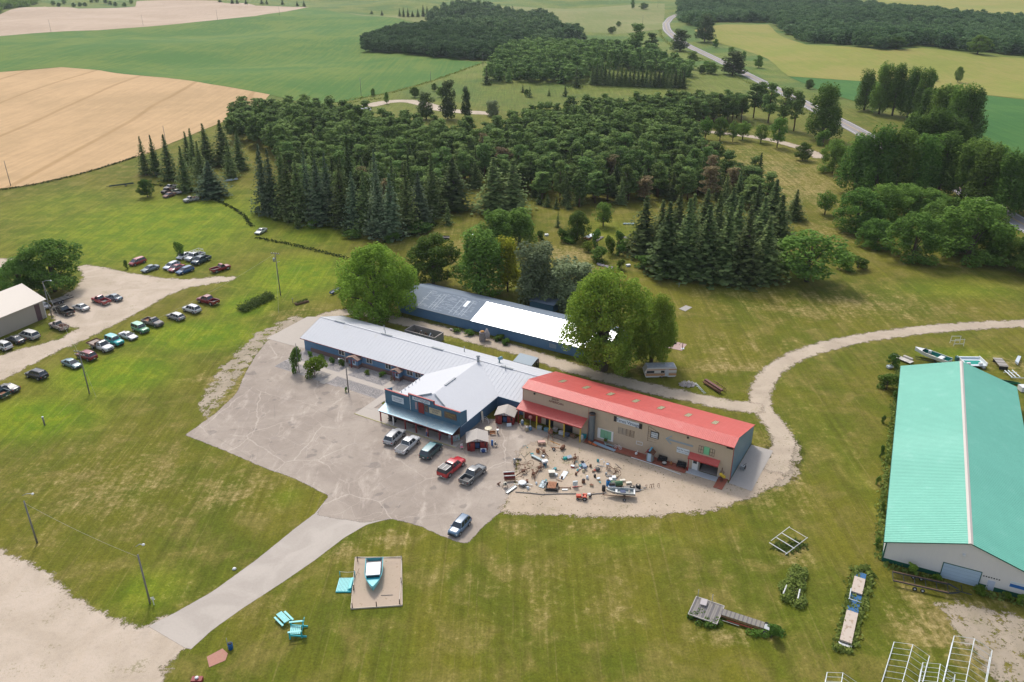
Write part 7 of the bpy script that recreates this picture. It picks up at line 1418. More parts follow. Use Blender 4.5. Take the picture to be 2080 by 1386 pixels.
o = prop('oil_tank', 'green and brown oil tank lying behind the aluminium boat', 'tank', 1252, 988, .0, z=.1); LT(o, 'tank', mat('green oil tank', (.05, .13, .06), .6, var=.2, wear=(.22, .16, .08)), [(.35, -1.1), (.5, -1.0), (.5, 1.0), (.35, 1.1)], (0, 0, .5), 16, 0, R(90)); Q(o, 'cradle', M_rust, (-.8, -.7, -.4, .4, -.1, .1)); Q(o, 'cradle', M_rust, (.7, .8, -.4, .4, -.1, .1))
o = prop('windshield_frame', 'white framed boat windshield before the green tank', 'windshield', 1243, 992); Q(o, 'glazing', M_glass, (-.5, .5, -.03, .03, .5, 1.1)); Q(o, 'base', M_wsign, (-.7, .6, -.3, .3, 0, .49)); TB(o, 'frame', M_wtrim, [(-.5, 0, .5), (-.45, 0, 1.12), (.5, 0, 1.12), (.55, 0, .5)], .04)
for u, v, lb in ((1264, 978, 'long white cushion right of the green tank'), (1277, 983, 'white plastic seat shell right of the long cushion')):
    o = prop('cushion', lb, 'cushion', u, v, .2); Q(o, 'pad', mat('ivory vinyl', (.62, .58, .48), .5), (-.5, .5, -.25, .25, .1, .35)); Q(o, 'base', M_wood, (-.45, .45, -.2, .2, 0, .099))
for u, v, lb, n in ((1284, 993, 'left stack of old tyres with a tan disc on top', 2), (1296, 992, 'right stack of black tyres', 3)):
    o = prop('tyre_stack', lb, 'tyres', u, v)
    for k in range(n): LT(o, 'tyre', M_tyre, [(.26, k * .24), (.44, k * .24 + .02), (.46, k * .24 + .11), (.44, k * .24 + .2), (.26, k * .24 + .22)], n=16)
    LT(o, 'hub_disc', mat('tan disc', (.4, .34, .26), .7), [(.22, n * .24), (.20, n * .24 + .03)])
o, L = along('flat_trailer', 'low triangular trailer tongue behind the tyre stacks', 'trailer', (1268, 995), (1312, 993)); Q(o, 'platform', M_wood, (-L / 2, L * .15, -.8, .8, .15, .25)); TB(o, 'tongue', M_grey, [(L * .15, -.7, .2), (L / 2, 0, .2)], .05); TB(o, 'tongue', M_grey, [(L * .15, .7, .2), (L / 2, 0, .2)], .05)
for k, u in enumerate((1311, 1320, 1325, 1336)):
    o = prop('iron_hook', 'small rusty bent iron in the row right of the tyre stacks', 'iron scrap', u, 992 - k, 0, 'rusty bent irons in a row'); TB(o, 'hook', M_rust, [(-.1, 0, .02), (0, 0, .7), (.2, 0, .75), (.25, 0, .02)], .05)
# ---------------- behind the shops ----------------
o = F('wooden_pen', 'open topped wooden pen full of odds and ends behind the white roof', 'pen', -82.5, 20.3)
for s0, s1, t0, t1 in ((-4.5, 4.5, -1.9, -1.8), (-4.5, 4.5, 1.8, 1.9), (-4.5, -4.4, -1.79, 1.79), (4.4, 4.5, -1.79, 1.79)): Q(o, 'fence_side', M_wood, (s0, s1, t0, t1, 0, 2.0)); Q(o, 'top_rail', mat('grey rail', (.33, .29, .27), .8), (s0 - .05, s1 + .05, t0 - .05, t1 + .05, 2.001, 2.08))
gg = random.Random(5)
for k in range(9): mb = MB(); mb.box((-3.5 + k * .8, gg.uniform(-1, 1), .8), (.25, .15, 2.0), 0, gg.random() * 3, gg.uniform(-.6, .6), gg.uniform(-.6, .6)); mb.build('stored_item', [M_wood, M_rust, M_wsign, M_brown][k % 4], o)
LT(o, 'stored_tub', M_white2, [(.4, .9), (.55, 1.1), (.5, 1.2)], (1.5, -1.0, 0))
o = F('glass_shed', 'small glazed shed with a metal roof behind the white roof', 'shed', -53.0, 19.0); slab([(-2.4, -1.8, 2.2), (2.4, -1.8, 2.2), (2.4, 1.4, 2.9), (-2.4, 1.4, 2.9)], .05, mat('shed tin', (.30, .36, .40), .7), 'roof', o)
slab([(-2.4, 1.404, 2.9), (2.4, 1.404, 2.9), (2.4, 2.2, 2.4), (-2.4, 2.2, 2.4)], .05, mat('shed tin', (.35, .42, .46)), 'roof', o)
for x in np.linspace(-2.3, 2.3, 8): TB(o, 'post', M_black, [(x, -1.7, 0), (x, -1.7, 2.15)], .05, 4)
for y in np.linspace(-1.0, 1.9, 4): TB(o, 'post', M_black, [(2.3, y, 0), (2.3, y, 2.2)], .05, 4)
Q(o, 'glazing', M_glass, (-2.28, 2.28, -1.68, -1.66, .3, 2.1)); Q(o, 'glazing', M_glass, (2.26, 2.28, -1.65, 1.9, .3, 2.1)); Q(o, 'wall', M_wood, (-2.3, 2.25, 1.9, 1.98, 0, 2.3))
o = F('stone_oven', 'round stone tower with a flower bowl in the bed before the blue building', 'stone tower', -69.5, 26.5); mst = mat('rough stone', (.33, .29, .29), .95, var=.4, scale=5, bump=.9)
mb = MB(); gg = random.Random(6)
for j in range(9):
    for k in range(8): a = 6.283 * (k + .5 * (j % 2)) / 8; mb.box((.62 * math.cos(a), .62 * math.sin(a), .14 + j * .26), (.30, .44, .24), 0, a)
tag(mb.build('stone', mst, o), kind='stuff'); LT(o, 'core', mst, [(.55, 0), (.55, 2.4)]); LT(o, 'bowl', mat('orange flowers', (.45, .22, .05), .8), [(.4, 2.4), (.55, 2.6), (.3, 2.7)]); LT(o, 'hood', mst, [(.8, .8), (.85, 1.6), (.2, 3.2)], (.9, .6, 0), 8)
o = F('stone_bench', 'low dark bench in the grass before the blue building', 'bench', -79.0, 27.6); Q(o, 'seat', mst, (-.9, .9, -.25, .25, .4, .5)); Q(o, 'leg', mst, (-.7, -.5, -.2, .2, 0, .399)); Q(o, 'leg', mst, (.5, .7, -.2, .2, 0, .399))
# caravan
o, L = along('caravan', 'old white and orange striped camper trailer under the big cottonwood', 'caravan', (1308, 769), (1373, 767.5)); L = 7.2; M_cv = mat('caravan white', (.58, .56, .52), .6, var=.1); M_cor = mat('caravan orange', (.45, .24, .11), .6, var=.15)
mb = MB(); mb.prism([(-L / 2 + .3, 0, .4), (L / 2, 0, .4), (L / 2, 0, 2.35), (L / 2 - .3, 0, 2.6), (-L / 2 + .6, 0, 2.6), (-L / 2, 0, 1.5)], (0, 2.4, 0)); mb.build('shell', M_cv, o)
Q(o, 'stripe', M_cor, (-L / 2 + .35, L / 2 + .0, -.02, -.003, .62, 1.1)); Q(o, 'stripe', M_cor, (-L / 2 + .45, L / 2, -.02, -.003, 1.98, 2.2)); Q(o, 'stripe', M_brown, (-L / 2 + .2, L / 2, -.025, -.003, 1.18, 1.28))
for x0, x1 in ((-3.1, -1.4), (.1, .9)): Q(o, 'window', M_glass, (x0, x1, -.05, -.003, 1.35, 1.85))
Q(o, 'door', mat('pale caravan door', (.5, .52, .54), .5), (1.05, 1.85, -.06, -.003, .55, 2.1)); Q(o, 'roof', mat('dirty grey caravan roof', (.36, .38, .42), .6, var=.25, wear=(.5, .5, .5)), (-L / 2 + .6, L / 2 - .3, -.03, 2.43, 2.601, 2.66)); Q(o, 'roof_hatch', M_vent, (.9, 1.5, .3, .7, 2.661, 2.78)); wheel(o, .4, .1, .33, .2); wheel(o, .4, 2.3, .33, .2); TB(o, 'drawbar', M_rust, [(-L / 2 + .3, 1.2, .45), (-L / 2 - 1.1, 1.2, .45)], .05); Q(o, 'skirt', M_white2, (-3.2, -.2, -.03, -.003, .25, .4), (1.7, 3.4, -.03, -.003, .25, .4))
# wood pile
o = prop('log_pile', 'heap of pale split logs in the grass right of the camper', 'wood pile', 1396, 782); mlog = mat('pale split log', (.42, .38, .36), .9, var=.3, scale=3); ml = MB(); gg = random.Random(9)
ml.tube([(-.45, 0, 0), (.45, 0, 0)], [.11, .09], 6); lm = ml.mesh('log', mlog)
for k in range(110):
    a, q_ = gg.uniform(0, 6.28), gg.random() ** .5; l_ = put('log', lm, o, (1.7 * q_ * math.cos(a), 1.2 * q_ * math.sin(a), .1 + .6 * (1 - q_) * gg.random()), gg.uniform(0, 3.14)); l_.rotation_euler[1] = gg.uniform(-.4, .4)
o, L = along('ladder', 'bent pale metal ladder lying right of the log heap', 'ladder', (1412, 780), (1432, 800)); [TB(o, 'rail', M_wsign, [(-L / 2, y, .25), (L / 2, y * 1.1, .08)], .04) for y in (-.15, .15)]; [TB(o, 'rung', M_wsign, [(x, -.5, .2), (x, .2, .2)], .035) for x in np.linspace(-L / 2, L / 2, 7)]
o, L = along('seed_drill', 'maroon brown farm seeder standing in the tall grass', 'farm implement', (1432, 778), (1466, 800)); Q(o, 'hopper', mat('maroon hopper', (.16, .07, .06), .8, var=.3), (-L / 2, L / 2, -.3, .3, .6, 1.0)); TB(o, 'roller', M_rust, [(-L / 2, -.5, .45), (L / 2, -.5, .45)], .22, 8); TB(o, 'frame', M_rust, [(-L / 2 + 1, 1.4, .8), (L / 2 - .2, 1.2, .8)], .06); spoke_wheel(o, -.2, 1.3, .5, M_rust); spoke_wheel(o, L / 2 - .4, 1.1, .5, M_rust)
for k in range(10): TB(o, 'disc_arm', M_rust, [(-L / 2 + .3 + k * (L - .6) / 9, -.3, .6), (-L / 2 + .3 + k * (L - .6) / 9, -.8, .1)], .03, 4)
o = prop('fire_grate', 'dark iron grate on the pinkish slab', 'grate', 1366, 697, .0, z=.07); Q(o, 'frame', M_black, (-.8, .8, -.7, -.6, 0, .3)); Q(o, 'frame', M_black, (-.8, .8, .6, .7, 0, .3)); [Q(o, 'bar', M_grey, (-.75 + k * .25, -.67 + k * .25, -.59, .59, .15, .22)) for k in range(7)]
o = prop('water_pump', 'dark upright post with a hoop at the end of the pinkish slab', 'post', 1386, 709); TB(o, 'post', M_rust, [(0, 0, 0), (0, 0, 1.7)], .08); TB(o, 'hoop', M_wood, [(-.9, 0, 1.0), (-.6, 0, 1.5), (-.1, 0, 1.6)], .04); Q(o, 'base', M_wsign, (-.3, .4, -.3, .3, 0, .15))
o = prop('white_bucket', 'white round tub at the left end of the pinkish slab', 'tub', 1346, 692); LT(o, 'bucket', M_white2, [(.3, 0), (.45, .4), (.3, .45)])
# ---------------- clearing before the plantation ----------------
o = prop('utility_trailer', 'black open utility trailer with raised ramp in the clearing', 'trailer', 903, 486, R(-5)); Q(o, 'deck', M_wood, (-1.3, 1.6, -.9, .9, .5, .58)); Q(o, 'side_rail', M_black, (-1.3, 1.6, -.95, -.901, .5, .9)); Q(o, 'side_rail', M_black, (-1.3, 1.6, .901, .95, .5, .9)); wheel(o, .2, -1.05, .32, .2); wheel(o, .2, 1.05, .32, .2); [TB(o, 'ramp_bar', M_black, [(-1.35, y, .55), (-1.75, y, 2.0)], .035, 4) for y in np.linspace(-.85, .85, 6)]; TB(o, 'drawbar', M_black, [(1.6, 0, .5), (2.6, 0, .45)], .05)
o = prop('scrap_heap', 'whitish flattened scrap heap right of the utility trailer', 'scrap', 952, 479); [Q(o, 'sheet', M_wsign, (-1.5 + k * .8, -.7 + k * .8, -.8 + .3 * k, .4 + .2 * k, .1 + .04 * k, .16 + .04 * k)) for k in range(4)]; Q(o, 'brick', M_rust, (-.2, .4, -.3, .3, .25, .5))
o, L = along('beehive_cart', 'low cart with a white lid in the clearing', 'cart', (1189, 488), (1206, 480)); Q(o, 'box', M_or, (-L / 2, L / 2, -.8, .8, .2, .7)); Q(o, 'lid', M_wsign, (-L / 2 + .6, L / 2, -.9, .9, .701, .8)); wheel(o, -.8, -.9, .3); wheel(o, .8, -.9, .3)
for A, B_, lb in (((1206, 478), (1215, 474), 'dark crate behind the white lidded cart'), ((1208, 492), (1224, 482), 'row of brown pallets right of the white lidded cart'), ((1262, 480), (1275, 487), 'grey brown board heap before the spruce with layered branches')):
    o, L = along('pallet_stack', lb, 'pallets', A, B_)
    for k in range(5): Q(o, 'slat', M_wood, (-L / 2 + k * L / 5, -L / 2 + (k + .7) * L / 5, -.6, .6, .2, .32))
    Q(o, 'bearer', M_brown, (-L / 2, L / 2, -.5, -.4, 0, .199)); Q(o, 'bearer', M_brown, (-L / 2, L / 2, .4, .5, 0, .199))
for k in range(5): o = prop('feed_bag', 'pale blue white bag in the row at the edge of the plantation', 'bag', 1268 + k * 4.5, 456, .3 * k, 'bags at the plantation edge'); LT(o, 'sack', mat('pale blue sack', (.4, .52, .55), .7), [(.3, 0), (.5, .15), (.4, .4), (.1, .5)], n=8)
for u, v, lb in ((1110, 479, 'white box among the weeds left of the willow shrub'), (1276, 541, 'white box below the overgrown bushes'), (1286, 492, 'white crate beside the grey brown board heap'), (1560, 556, 'pale rock pile beside the spreading tree')):
    o = prop('white_crate', lb, 'crate', u, v, .4); Q(o, 'crate', M_wsign, (-.6, .6, -.4, .4, 0, .5)); Q(o, 'crate_lid', M_wtrim, (-.65, .65, -.45, .45, .501, .56))
mb = MB(); gg = random.Random(12)
for k in range(60):
    f_ = gg.random(); p = at(1214 + 32 * f_, 537 + 9 * f_ + gg.uniform(-2, 2)); r_ = gg.uniform(.2, .5); mb.lathe([(r_ * .7, -.05), (r_, r_ * .3), (r_ * .5, r_ * .7)], 6, 0, p)
tag(mb.build('rock_border', mst), 'border of loose grey rocks below the overgrown bushes', 'rocks', None, 'stuff')
o, L = along('lift_frame', 'white and blue boat lift parts beside the lone slim spruce', 'boat lift', (458, 369), (484, 366)); [TB(o, 'beam', M_wsign, [(-L / 2, y, .3), (L / 2, y + .4, .5)], .12, 5) for y in (-.8, .4, 1.2)]; TB(o, 'beam', mat('lift blue', (.1, .25, .4), .5), [(-.5, -1.2, .3), (1.0, 1.4, .4)], .12, 5)
o, L = along('boat_trailer', 'long dark green boat trailer alone in the meadow', 'trailer', (216, 382), (272, 376)); M_dg = mat('dark green metal', (.02, .05, .03), .6)
for y in (-1, -.3, .3, 1): TB(o, 'beam', M_dg, [(-L / 2 + 1, y * .8, .6), (L / 2, y, .8)], .10, 5)
for x in np.linspace(-L / 2 + 1.5, L / 2, 5): TB(o, 'crossbar', M_dg, [(x, -1, .7), (x, 1, .7)], .07, 5)
wheel(o, L * .2, -1.1, .38); wheel(o, L * .2, 1.1, .38); TB(o, 'tongue', M_dg, [(-L / 2 + 1, 0, .6), (-L / 2, 0, .5)], .08)
o, L = along('planter_box', 'brown raised planter with flowers on the lawn', 'planter', (600, 620), (626, 613)); Q(o, 'box', M_brown, (-L / 2, L / 2, -.6, .6, 0, .5)); V_, F_, T_ = clumps_crown(np.array([[x, 0, .75] for x in np.linspace(-L / 2 + .4, L / 2 - .4, 7)]), np.full(7, .45), 60, .08, 5); put('flowers', npmesh('flowers', V_, F_, L_dec, T_), o)
o, L = along('canoe_rack', 'blue and grey canoe on a low stand left of the cottonwood', 'canoe', (672, 600), (694, 588)); boat_mesh(L, .9, .4, mat('canoe blue', (.02, .08, .25), .4), M_grey, o); set_z(o, .4); Q(o, 'stand', M_black, (-L / 3, -L / 3 + .1, -.3, .3, 0, .4)); Q(o, 'stand', M_black, (L / 3, L / 3 + .1, -.3, .3, 0, .4))
for u, v, h, lb in ((595, 616, 1.3, 'short dark post beside the transformer pole'), (91, 864, 1.9, 'short grey stump post alone on the left lawn'), (1379, 584, 1.3, 'thin post alone on the back lawn')):
    o = prop('post', lb, 'post', u, v); TB(o, 'shaft', M_pole, [(0, 0, 0), (0, 0, h)], .16 if h > 1.5 else .08); Q(o, 'cap', M_wsign if h > 1.5 else M_pole, (-.15, .15, -.15, .15, h + .001, h + .1))
# ---------------- boat display ----------------
cor = [at(722, 1134), at(816, 1134), at(817, 1231), at(713, 1238)]
sc_ = at(766, 1185)
mb = MB(); mb.prism([(p.x, p.y, 0) for p in cor[::-1]], (0, 0, .09)); tag(mb.build('sand_bed', mat('sand', (.42, .33, .25), .95, var=.2, scale=1.2, bump=.3, wear=(.27, .2, .12), wamt=.52)), kind='structure')
D = thing('rope_fence', 'rope fence with posts and pale kerb boards around the turquoise boat', 'fence', sc_)
for i in range(4):
    a, b = cor[i] - sc_, cor[(i + 1) % 4] - sc_; d = (b - a); mb = MB(); mb.box(((a.x + b.x) / 2, (a.y + b.y) / 2, .1), (d.length + .1, .12, .24), 0, math.atan2(d.y, d.x)); mb.build('kerb_board', mat('pale kerb board', (.5, .42, .33), .8), D)
pp = [(727, 1142), (816, 1140), (815, 1185), (812, 1229), (765, 1234), (716, 1237), (719, 1200), (720, 1170)]; PT = []
for u, v in pp:
    p = at(u, v) - sc_; PT.append(p); mb = MB(); mb.tube([p, p + Vector((0, 0, 1.05))], .08, 6); mb.build('fence_post', mat('dark fence post', (.10, .075, .06), .9), D)
for i in (0, 1, 2, 6):
    a, b = PT[i] + Vector((0, 0, 1.0)), PT[(i + 1) % 8] + Vector((0, 0, 1.0)); mb = MB(); mb.tube([a.lerp(b, k / 8) - Vector((0, 0, .25 * 4 * (k / 8) * (1 - k / 8))) for k in range(9)], .03, 5); mb.build('rope', mat('pale rope', (.55, .52, .45), .9), D)
o, L = along('cabin_boat', 'turquoise wooden boat with a white cabin top shown on sand', 'boat', (762, 1146), (758, 1209)); L = 6.6; M_bt = mat('boat turquoise', (.13, .50, .55), .4, var=.08)
boat_mesh(L, 2.6, 1.0, M_bt, mat('weathered boat inside', (.30, .26, .25), .9, var=.3), o, .60, M_bt)
Q(o, 'cabin_side', mat('deep turquoise', (.0, .36, .45), .4), (-1.35, 1.25, .95, 1.02, .9, 1.55)); Q(o, 'cabin_side', mat('deep turquoise', (0, 0, 0)), (-1.35, 1.25, -1.02, -.95, .9, 1.55)); Q(o, 'windscreen', M_glass, (1.25, 1.32, -.95, .95, 1.1, 1.5)); Q(o, 'cabin_front', mat('deep turquoise', (0, 0, 0)), (1.26, 1.75, -1.0, 1.0, .95, 1.12))
Q(o, 'cabin_top', mat('boat white', (.72, .73, .76), .5), (-1.45, 1.30, -1.06, 1.06, 1.551, 1.66)); Q(o, 'roof_batten', M_wtrim, (-1.2, 1.1, -.35, -.3, 1.661, 1.70), (-1.2, 1.1, .3, .35, 1.661, 1.70)); Q(o, 'transom_deck', M_wood, (-2.6, -2.2, -1.0, 1.0, .75, .85)); set_z(o, .35)
for x in (-1.8, 1.2): mb = MB(); mb.bb(x - .15, x + .15, -.6, .6, 0, .4); mb.build('cradle', M_brown, o)
o = prop('small_anchor', 'small dark chair frame on the sand left of the boat', 'chair', 727, 1168, .5); TB(o, 'leg', M_rust, [(-.3, 0, 0), (0, 0, .5), (.3, 0, .0)], .03); TB(o, 'back', M_rust, [(0, 0, .5), (.35, .2, 1.0)], .03)
o = prop('sand_boards', 'grey driftwood sticks on the sand below the bow', 'driftwood', 785, 1211); TB(o, 'stick', M_wood, [(-.8, 0, .12), (.9, .1, .14)], .05)
# turquoise platform, table and giant chair
o = thing('boardwalk', 'turquoise slatted platform beside the sand bed', 'platform', at(698, 1190)); a = at(682, 1204) - o.location; b = at(714, 1202) - o.location; w = (b - a).length; dpt = (at(698, 1176) - at(698, 1203)).length
for k in range(11): x = a.x + w * (k + .5) / 11; mb = MB(); mb.box((x, 0, .22), (w / 11 * .78, dpt, .06)); mb.build('board', M_turql if k < 8 else M_turq, o)
mb = MB(); mb.box((a.x + w / 2, -dpt / 2 - .03, .12), (w, .06, .2)); mb.build('edge_board', M_turq, o); mb = MB(); mb.box((b.x - .3, 0, .5), (.5, dpt * .8, .08), 0, 0, 0, R(-20)); mb.build('loose_plank', M_turql, o)
for y in (dpt / 2 + .5,): TB(o, 'rope', mat('pale rope', (0, 0, 0)), [(a.x, y, 1.0), (a.x + w / 2, y, .85), (b.x, y, 1.0)], .03); TB(o, 'rope_post', M_turq, [(a.x, y, 0), (a.x, y, 1.05)], .06); TB(o, 'rope_post', M_turq, [(b.x, y, 0), (b.x, y, 1.05)], .06)
o = prop('picnic_table', 'turquoise picnic table with benches on the lower lawn', 'picnic table', 576, 1262, R(-45)); 
for k in range(5): Q(o, 'table_board', M_turql, (-1.15, 1.15, -.42 + k * .18, -.27 + k * .18, .74, .79))
for y in (-.85, .75): Q(o, 'bench', M_turql, (-1.15, 1.15, y, y + .28, .43, .48))
for x in (-.8, .8): TB(o, 'leg', M_turq, [(x, -.75, 0), (x, -.2, .73)], .06, 4); TB(o, 'leg', M_turq, [(x, .85, 0), (x, .3, .73)], .06, 4); Q(o, 'bearer', M_turq, (x - .04, x + .04, -.85, 1.0, .37, .429))
o = prop('giant_chair', 'oversized turquoise garden chair next to the picnic table', 'garden chair', 602, 1287, R(8)); S_ = 1.0
for k in range(6): Q(o, 'seat_slat', M_turql, (-.75 + k * .24, -.55 + k * .24, -.75, .75, .75 - k * .04, .82 - k * .04))
for k in range(5): mb = MB(); hh = (1.6, 1.9, 2.1, 1.9, 1.6)[k]; mb.box((.85 + hh * .12, -.6 + k * .3, .6 + hh / 2), (.06, .26, hh), 0, 0, 0, R(14)); mb.build('back_slat', M_turq, o)
for y in (-.95, .95):
    Q(o, 'armrest', M_turql, (-.95, .9, y - .14, y + .14, 1.25, 1.31)); Q(o, 'front_leg', M_turq, (-.85, -.65, y - .06, y + .06, 0, 1.249)); mb = MB(); mb.box((.35, y, .45), (2.4, .1, .25), 0, 0, 0, R(14)); mb.build('side_rail', M_turq, o); Q(o, 'rear_leg', M_turq, (.8, .95, y - .05, y + .05, 0, 1.249))
barrel(469, 1318, mat('rubbish blue', (.0, .09, .28), .5), 'blue rubbish barrel at the lower driveway edge', .33, .95); o = prop('sign_stake', 'thin stake beside the blue rubbish barrel', 'stake', 463, 1314); TB(o, 'stake', M_grey, [(0, 0, 0), (0, 0, 1.6)], .04)
psheet('brick_rubble_patch', [(420, 1335), (452, 1318), (463, 1328), (458, 1342), (425, 1356)], .05, mat('brick rubble', (.40, .20, .15), .95, var=.4, scale=3, bump=.5, wear=(.30, .26, .12), wamt=.5))
o = prop('planter_box', 'small red brown box cut off by the bottom edge', 'box', 401, 1384); Q(o, 'box', M_dkred, (-.7, .7, -.4, .4, 0, .5)); LT(o, 'white_pot', M_white2, [(.2, .501), (.25, .7)])
o = prop('white_stone', 'white stone at the upper driveway edge', 'stone', 476, 1157); LT(o, 'stone', M_white2, [(.2, 0), (.35, .1), (.2, .3)], n=7)
o = prop('cross', 'small white cross ornament at the foot of the lamp pole', 'cross', 313, 1229); Q(o, 'post', M_white2, (-.05, .05, -.04, .04, 0, 1.5)); mb = MB(); mb.box((0, 0, 1.2), (.7, .07, .12), 0, 0, 0, .5); mb.build('blade', M_white2, o); mb = MB(); mb.box((0, .05, 1.2), (.7, .02, .12), 0, 0, 0, -.9); mb.build('blade', M_white2, o)
# ---------------- lower right ----------------
def planks(o, x0, x1, y0, y1, z, n, m1, m2, ax=0, name='plank', gap=.12, th=.06):
    for k in range(n):
        f0, f1 = k / n, (k + 1 - gap) / n; m = m1 if (k * 7) % 3 else m2
        if ax == 0: Q(o, name, m, (x0 + (x1 - x0) * f0, x0 + (x1 - x0) * f1, y0, y1, z, z + th))
        else: Q(o, name, m, (x0, x1, y0 + (y1 - y0) * f0, y0 + (y1 - y0) * f1, z, z + th))
M_gw2 = mat('dark weathered wood', (.15, .14, .14), .9, var=.3, scale=4); M_pal = mat('pale bleached wood', (.42, .39, .35), .9, var=.2)
o, L = along('dock_section', 'square weathered wooden deck section with a pale rim at the lower right', 'dock section', (1417, 1240), (1451, 1252)); w = 4.0; planks(o, -w / 2, w / 2, -1.9, 1.9, .55, 14, M_wood, M_gw2)
for b_ in ((-w / 2 - .1, w / 2 + .1, -2.02, -1.9), (-w / 2 - .1, w / 2 + .1, 1.9, 2.02), (-w / 2 - .12, -w / 2, -1.89, 1.89), (w / 2, w / 2 + .12, -1.89, 1.89)): Q(o, 'rim_board', M_pal, (b_[0], b_[1], b_[2], b_[3], .5, .68))
for x, y in ((-1.8, 1.8), (.3, 1.8)): TB(o, 'pipe_post', M_grey, [(x, y, 0), (x, y, 2.2)], .05)
mb = MB(); mb.box((-.7, 1.0, 1.0), (.9, 1.2, .08), 0, .1, .1); mb.build('seat_panel', mat('pinkish panel', (.42, .38, .38), .7), o); Q(o, 'support', M_gw2, (-1.5, -1.4, -1.5, 1.5, 0, .549)); Q(o, 'support', M_gw2, (1.4, 1.5, -1.5, 1.5, 0, .549)); wheel(o, -.6, -2.3, .22, .12)
o, L = along('dock_wagon', 'long narrow weathered plank walkway on a rusty trailer', 'dock section', (1464, 1252), (1562, 1284)); planks(o, -L / 2, L / 2 - .8, -.5, .75, .75, 30, M_wood, M_gw2); TB(o, 'beam', M_rust, [(-L / 2, -.55, .6), (L / 2 - 1, -.55, .6)], .1, 4); TB(o, 'beam', M_redt, [(-L / 2 + 1, -.8, .4), (L / 2 - 2, -.75, .4)], .07, 4); TB(o, 'beam', M_pal, [(-L / 2, -.95, .25), (L / 2 - 4, -.95, .25)], .06, 4)
wheel(o, L / 2 - .5, -.9, .38, .22); wheel(o, L / 2 - .5, .9, .38, .22); Q(o, 'end_box', M_grey, (L / 2 - .75, L / 2, -.4, .6, .5, .7))
for (u, v, n_, r_) in ((1412, 1252, 9, 1.3), (1440, 1268, 9, 1.6), (1540, 1290, 9, 1.2), (1575, 1285, 8, .9)):
    p = at(u, v); V_, F_, T_ = clumps_crown(np.array([[random.uniform(-r_, r_), random.uniform(-.7, .7), .3] for _ in range(n_)]), np.full(n_, .55), 60, .1, int(u)); w_ = thing('weed_clump', 'rank green weeds growing around the weathered dock sections', 'weeds', p, 0, 'weeds round the dock sections'); put('foliage', npmesh('foliage', V_, F_, L_dec, T_), w_)
# weed bed with two posts
o, L = along('overgrown_bed', 'oblong overgrown flower bed with two white posts on the right lawn', 'flower bed', (1603, 1226), (1624, 1160)); C_ = np.array([[x, random.uniform(-1, 1) * (1.0 + .7 * (x < 0)), .3 + .25 * random.random()] for x in np.linspace(-L / 2, L / 2, 60)]); V_, F_, T_ = clumps_crown(C_, np.full(60, .7), 75, .12, 77); put('foliage', npmesh('foliage', V_, F_, L_grs, T_), o)
mb = MB(); mb.box((0, 0, .08), (L * .8, 2.6, .16)); mb.build('soil', mat('dark soil', (.06, .05, .03), .95), o)
for y in (-1.0, 1.1): TB(o, 'white_post', M_wtrim, [(-L / 2 + .6, y, .9), (-L / 2 + 2.6, y * .9, .95)], .10, 4)
# blue and concrete platform
o, L = along('block_platform', 'long narrow platform of concrete slabs and blue liners in the right lawn', 'platform', (1716, 1311), (1748, 1168)); M_pool = mat('deep blue liner', (.005, .095, .24), .5, var=.1); M_cs = mat('stained concrete slab', (.50, .42, .35), .9, var=.15, wear=(.36, .27, .2))
W_ = 1.55
for x0, x1, m, z in ((-.5, -.10, M_cs, .75), (-.099, .17, M_pool, .45), (.171, .40, M_cs, .75), (.401, .5, M_pool, .45)): Q(o, 'slab' if m is M_cs else 'liner', m, (x0 * L, x1 * L, -W_ / 2, W_ / 2, 0 if m is M_pool else z - .25, z))
Q(o, 'base', M_gw2, (-.5 * L, -.10 * L, -.65, .65, 0, .49)); Q(o, 'base', M_gw2, (.18 * L, .39 * L, -.65, .65, 0, .49)); TB(o, 'crossbar', M_wsign, [(.05 * L, -.9, .8), (.05 * L, .9, .8)], .05); TB(o, 'leg_pipe', M_wsign, [(.05 * L, .75, .8), (.2 * L, .85, .8)], .07); Q(o, 'end_rail', M_wtrim, (-.53 * L, -.503 * L, -W_ / 2 - .1, W_ / 2 + .1, .2, .35))
tufts('platform_weeds', [[(1703, 1305), (1722, 1240), (1738, 1165)], [(1728, 1315), (1748, 1240), (1770, 1168)], [(1728, 1160), (1765, 1156)], [(1690, 1316), (1730, 1325)]], .35, 60, (.2, .8), L_grs, 61, 'weeds growing along the long blue and concrete platform')
tufts('frame_weeds', [[(1572, 1106), (1600, 1118), (1628, 1102)]], .7, 60, (.1, .4), L_grs, 62, 'taller grass under the white frame')
# white frame lying in the grass
o = prop('lift_frame', 'white metal frame lying in the grass on the right lawn', 'frame', 1601, 1103, R(38)); 
for y in (-1.7, 1.7): TB(o, 'beam', M_wtrim, [(-2.8 + .3 * y, y, .5), (2.6, y, .9)], .06, 4)
for x in (-2.7, -.9, .6, 2.6): TB(o, 'crossbar', M_wtrim, [(x, -1.7, .55 + x * .08), (x, 1.7, .55 + x * .08)], .09 if x < 1 else .05, 4)
# white frame beyond, near the dirt road
o = prop('lift_frame', 'small upright white frame beside the dirt road at the right', 'frame', 1943, 700); [TB(o, 'upright', M_wtrim, [(x, y, 0), (x * .9, y, 1.8)], .06, 4) for x in (-1.2, 1.2) for y in (-.9, .9)]; [TB(o, 'crossbar', M_wtrim, [(-1.2, y, z), (1.2, y, z)], .06, 4) for y in (-.9, .9) for z in (.6, 1.8)]
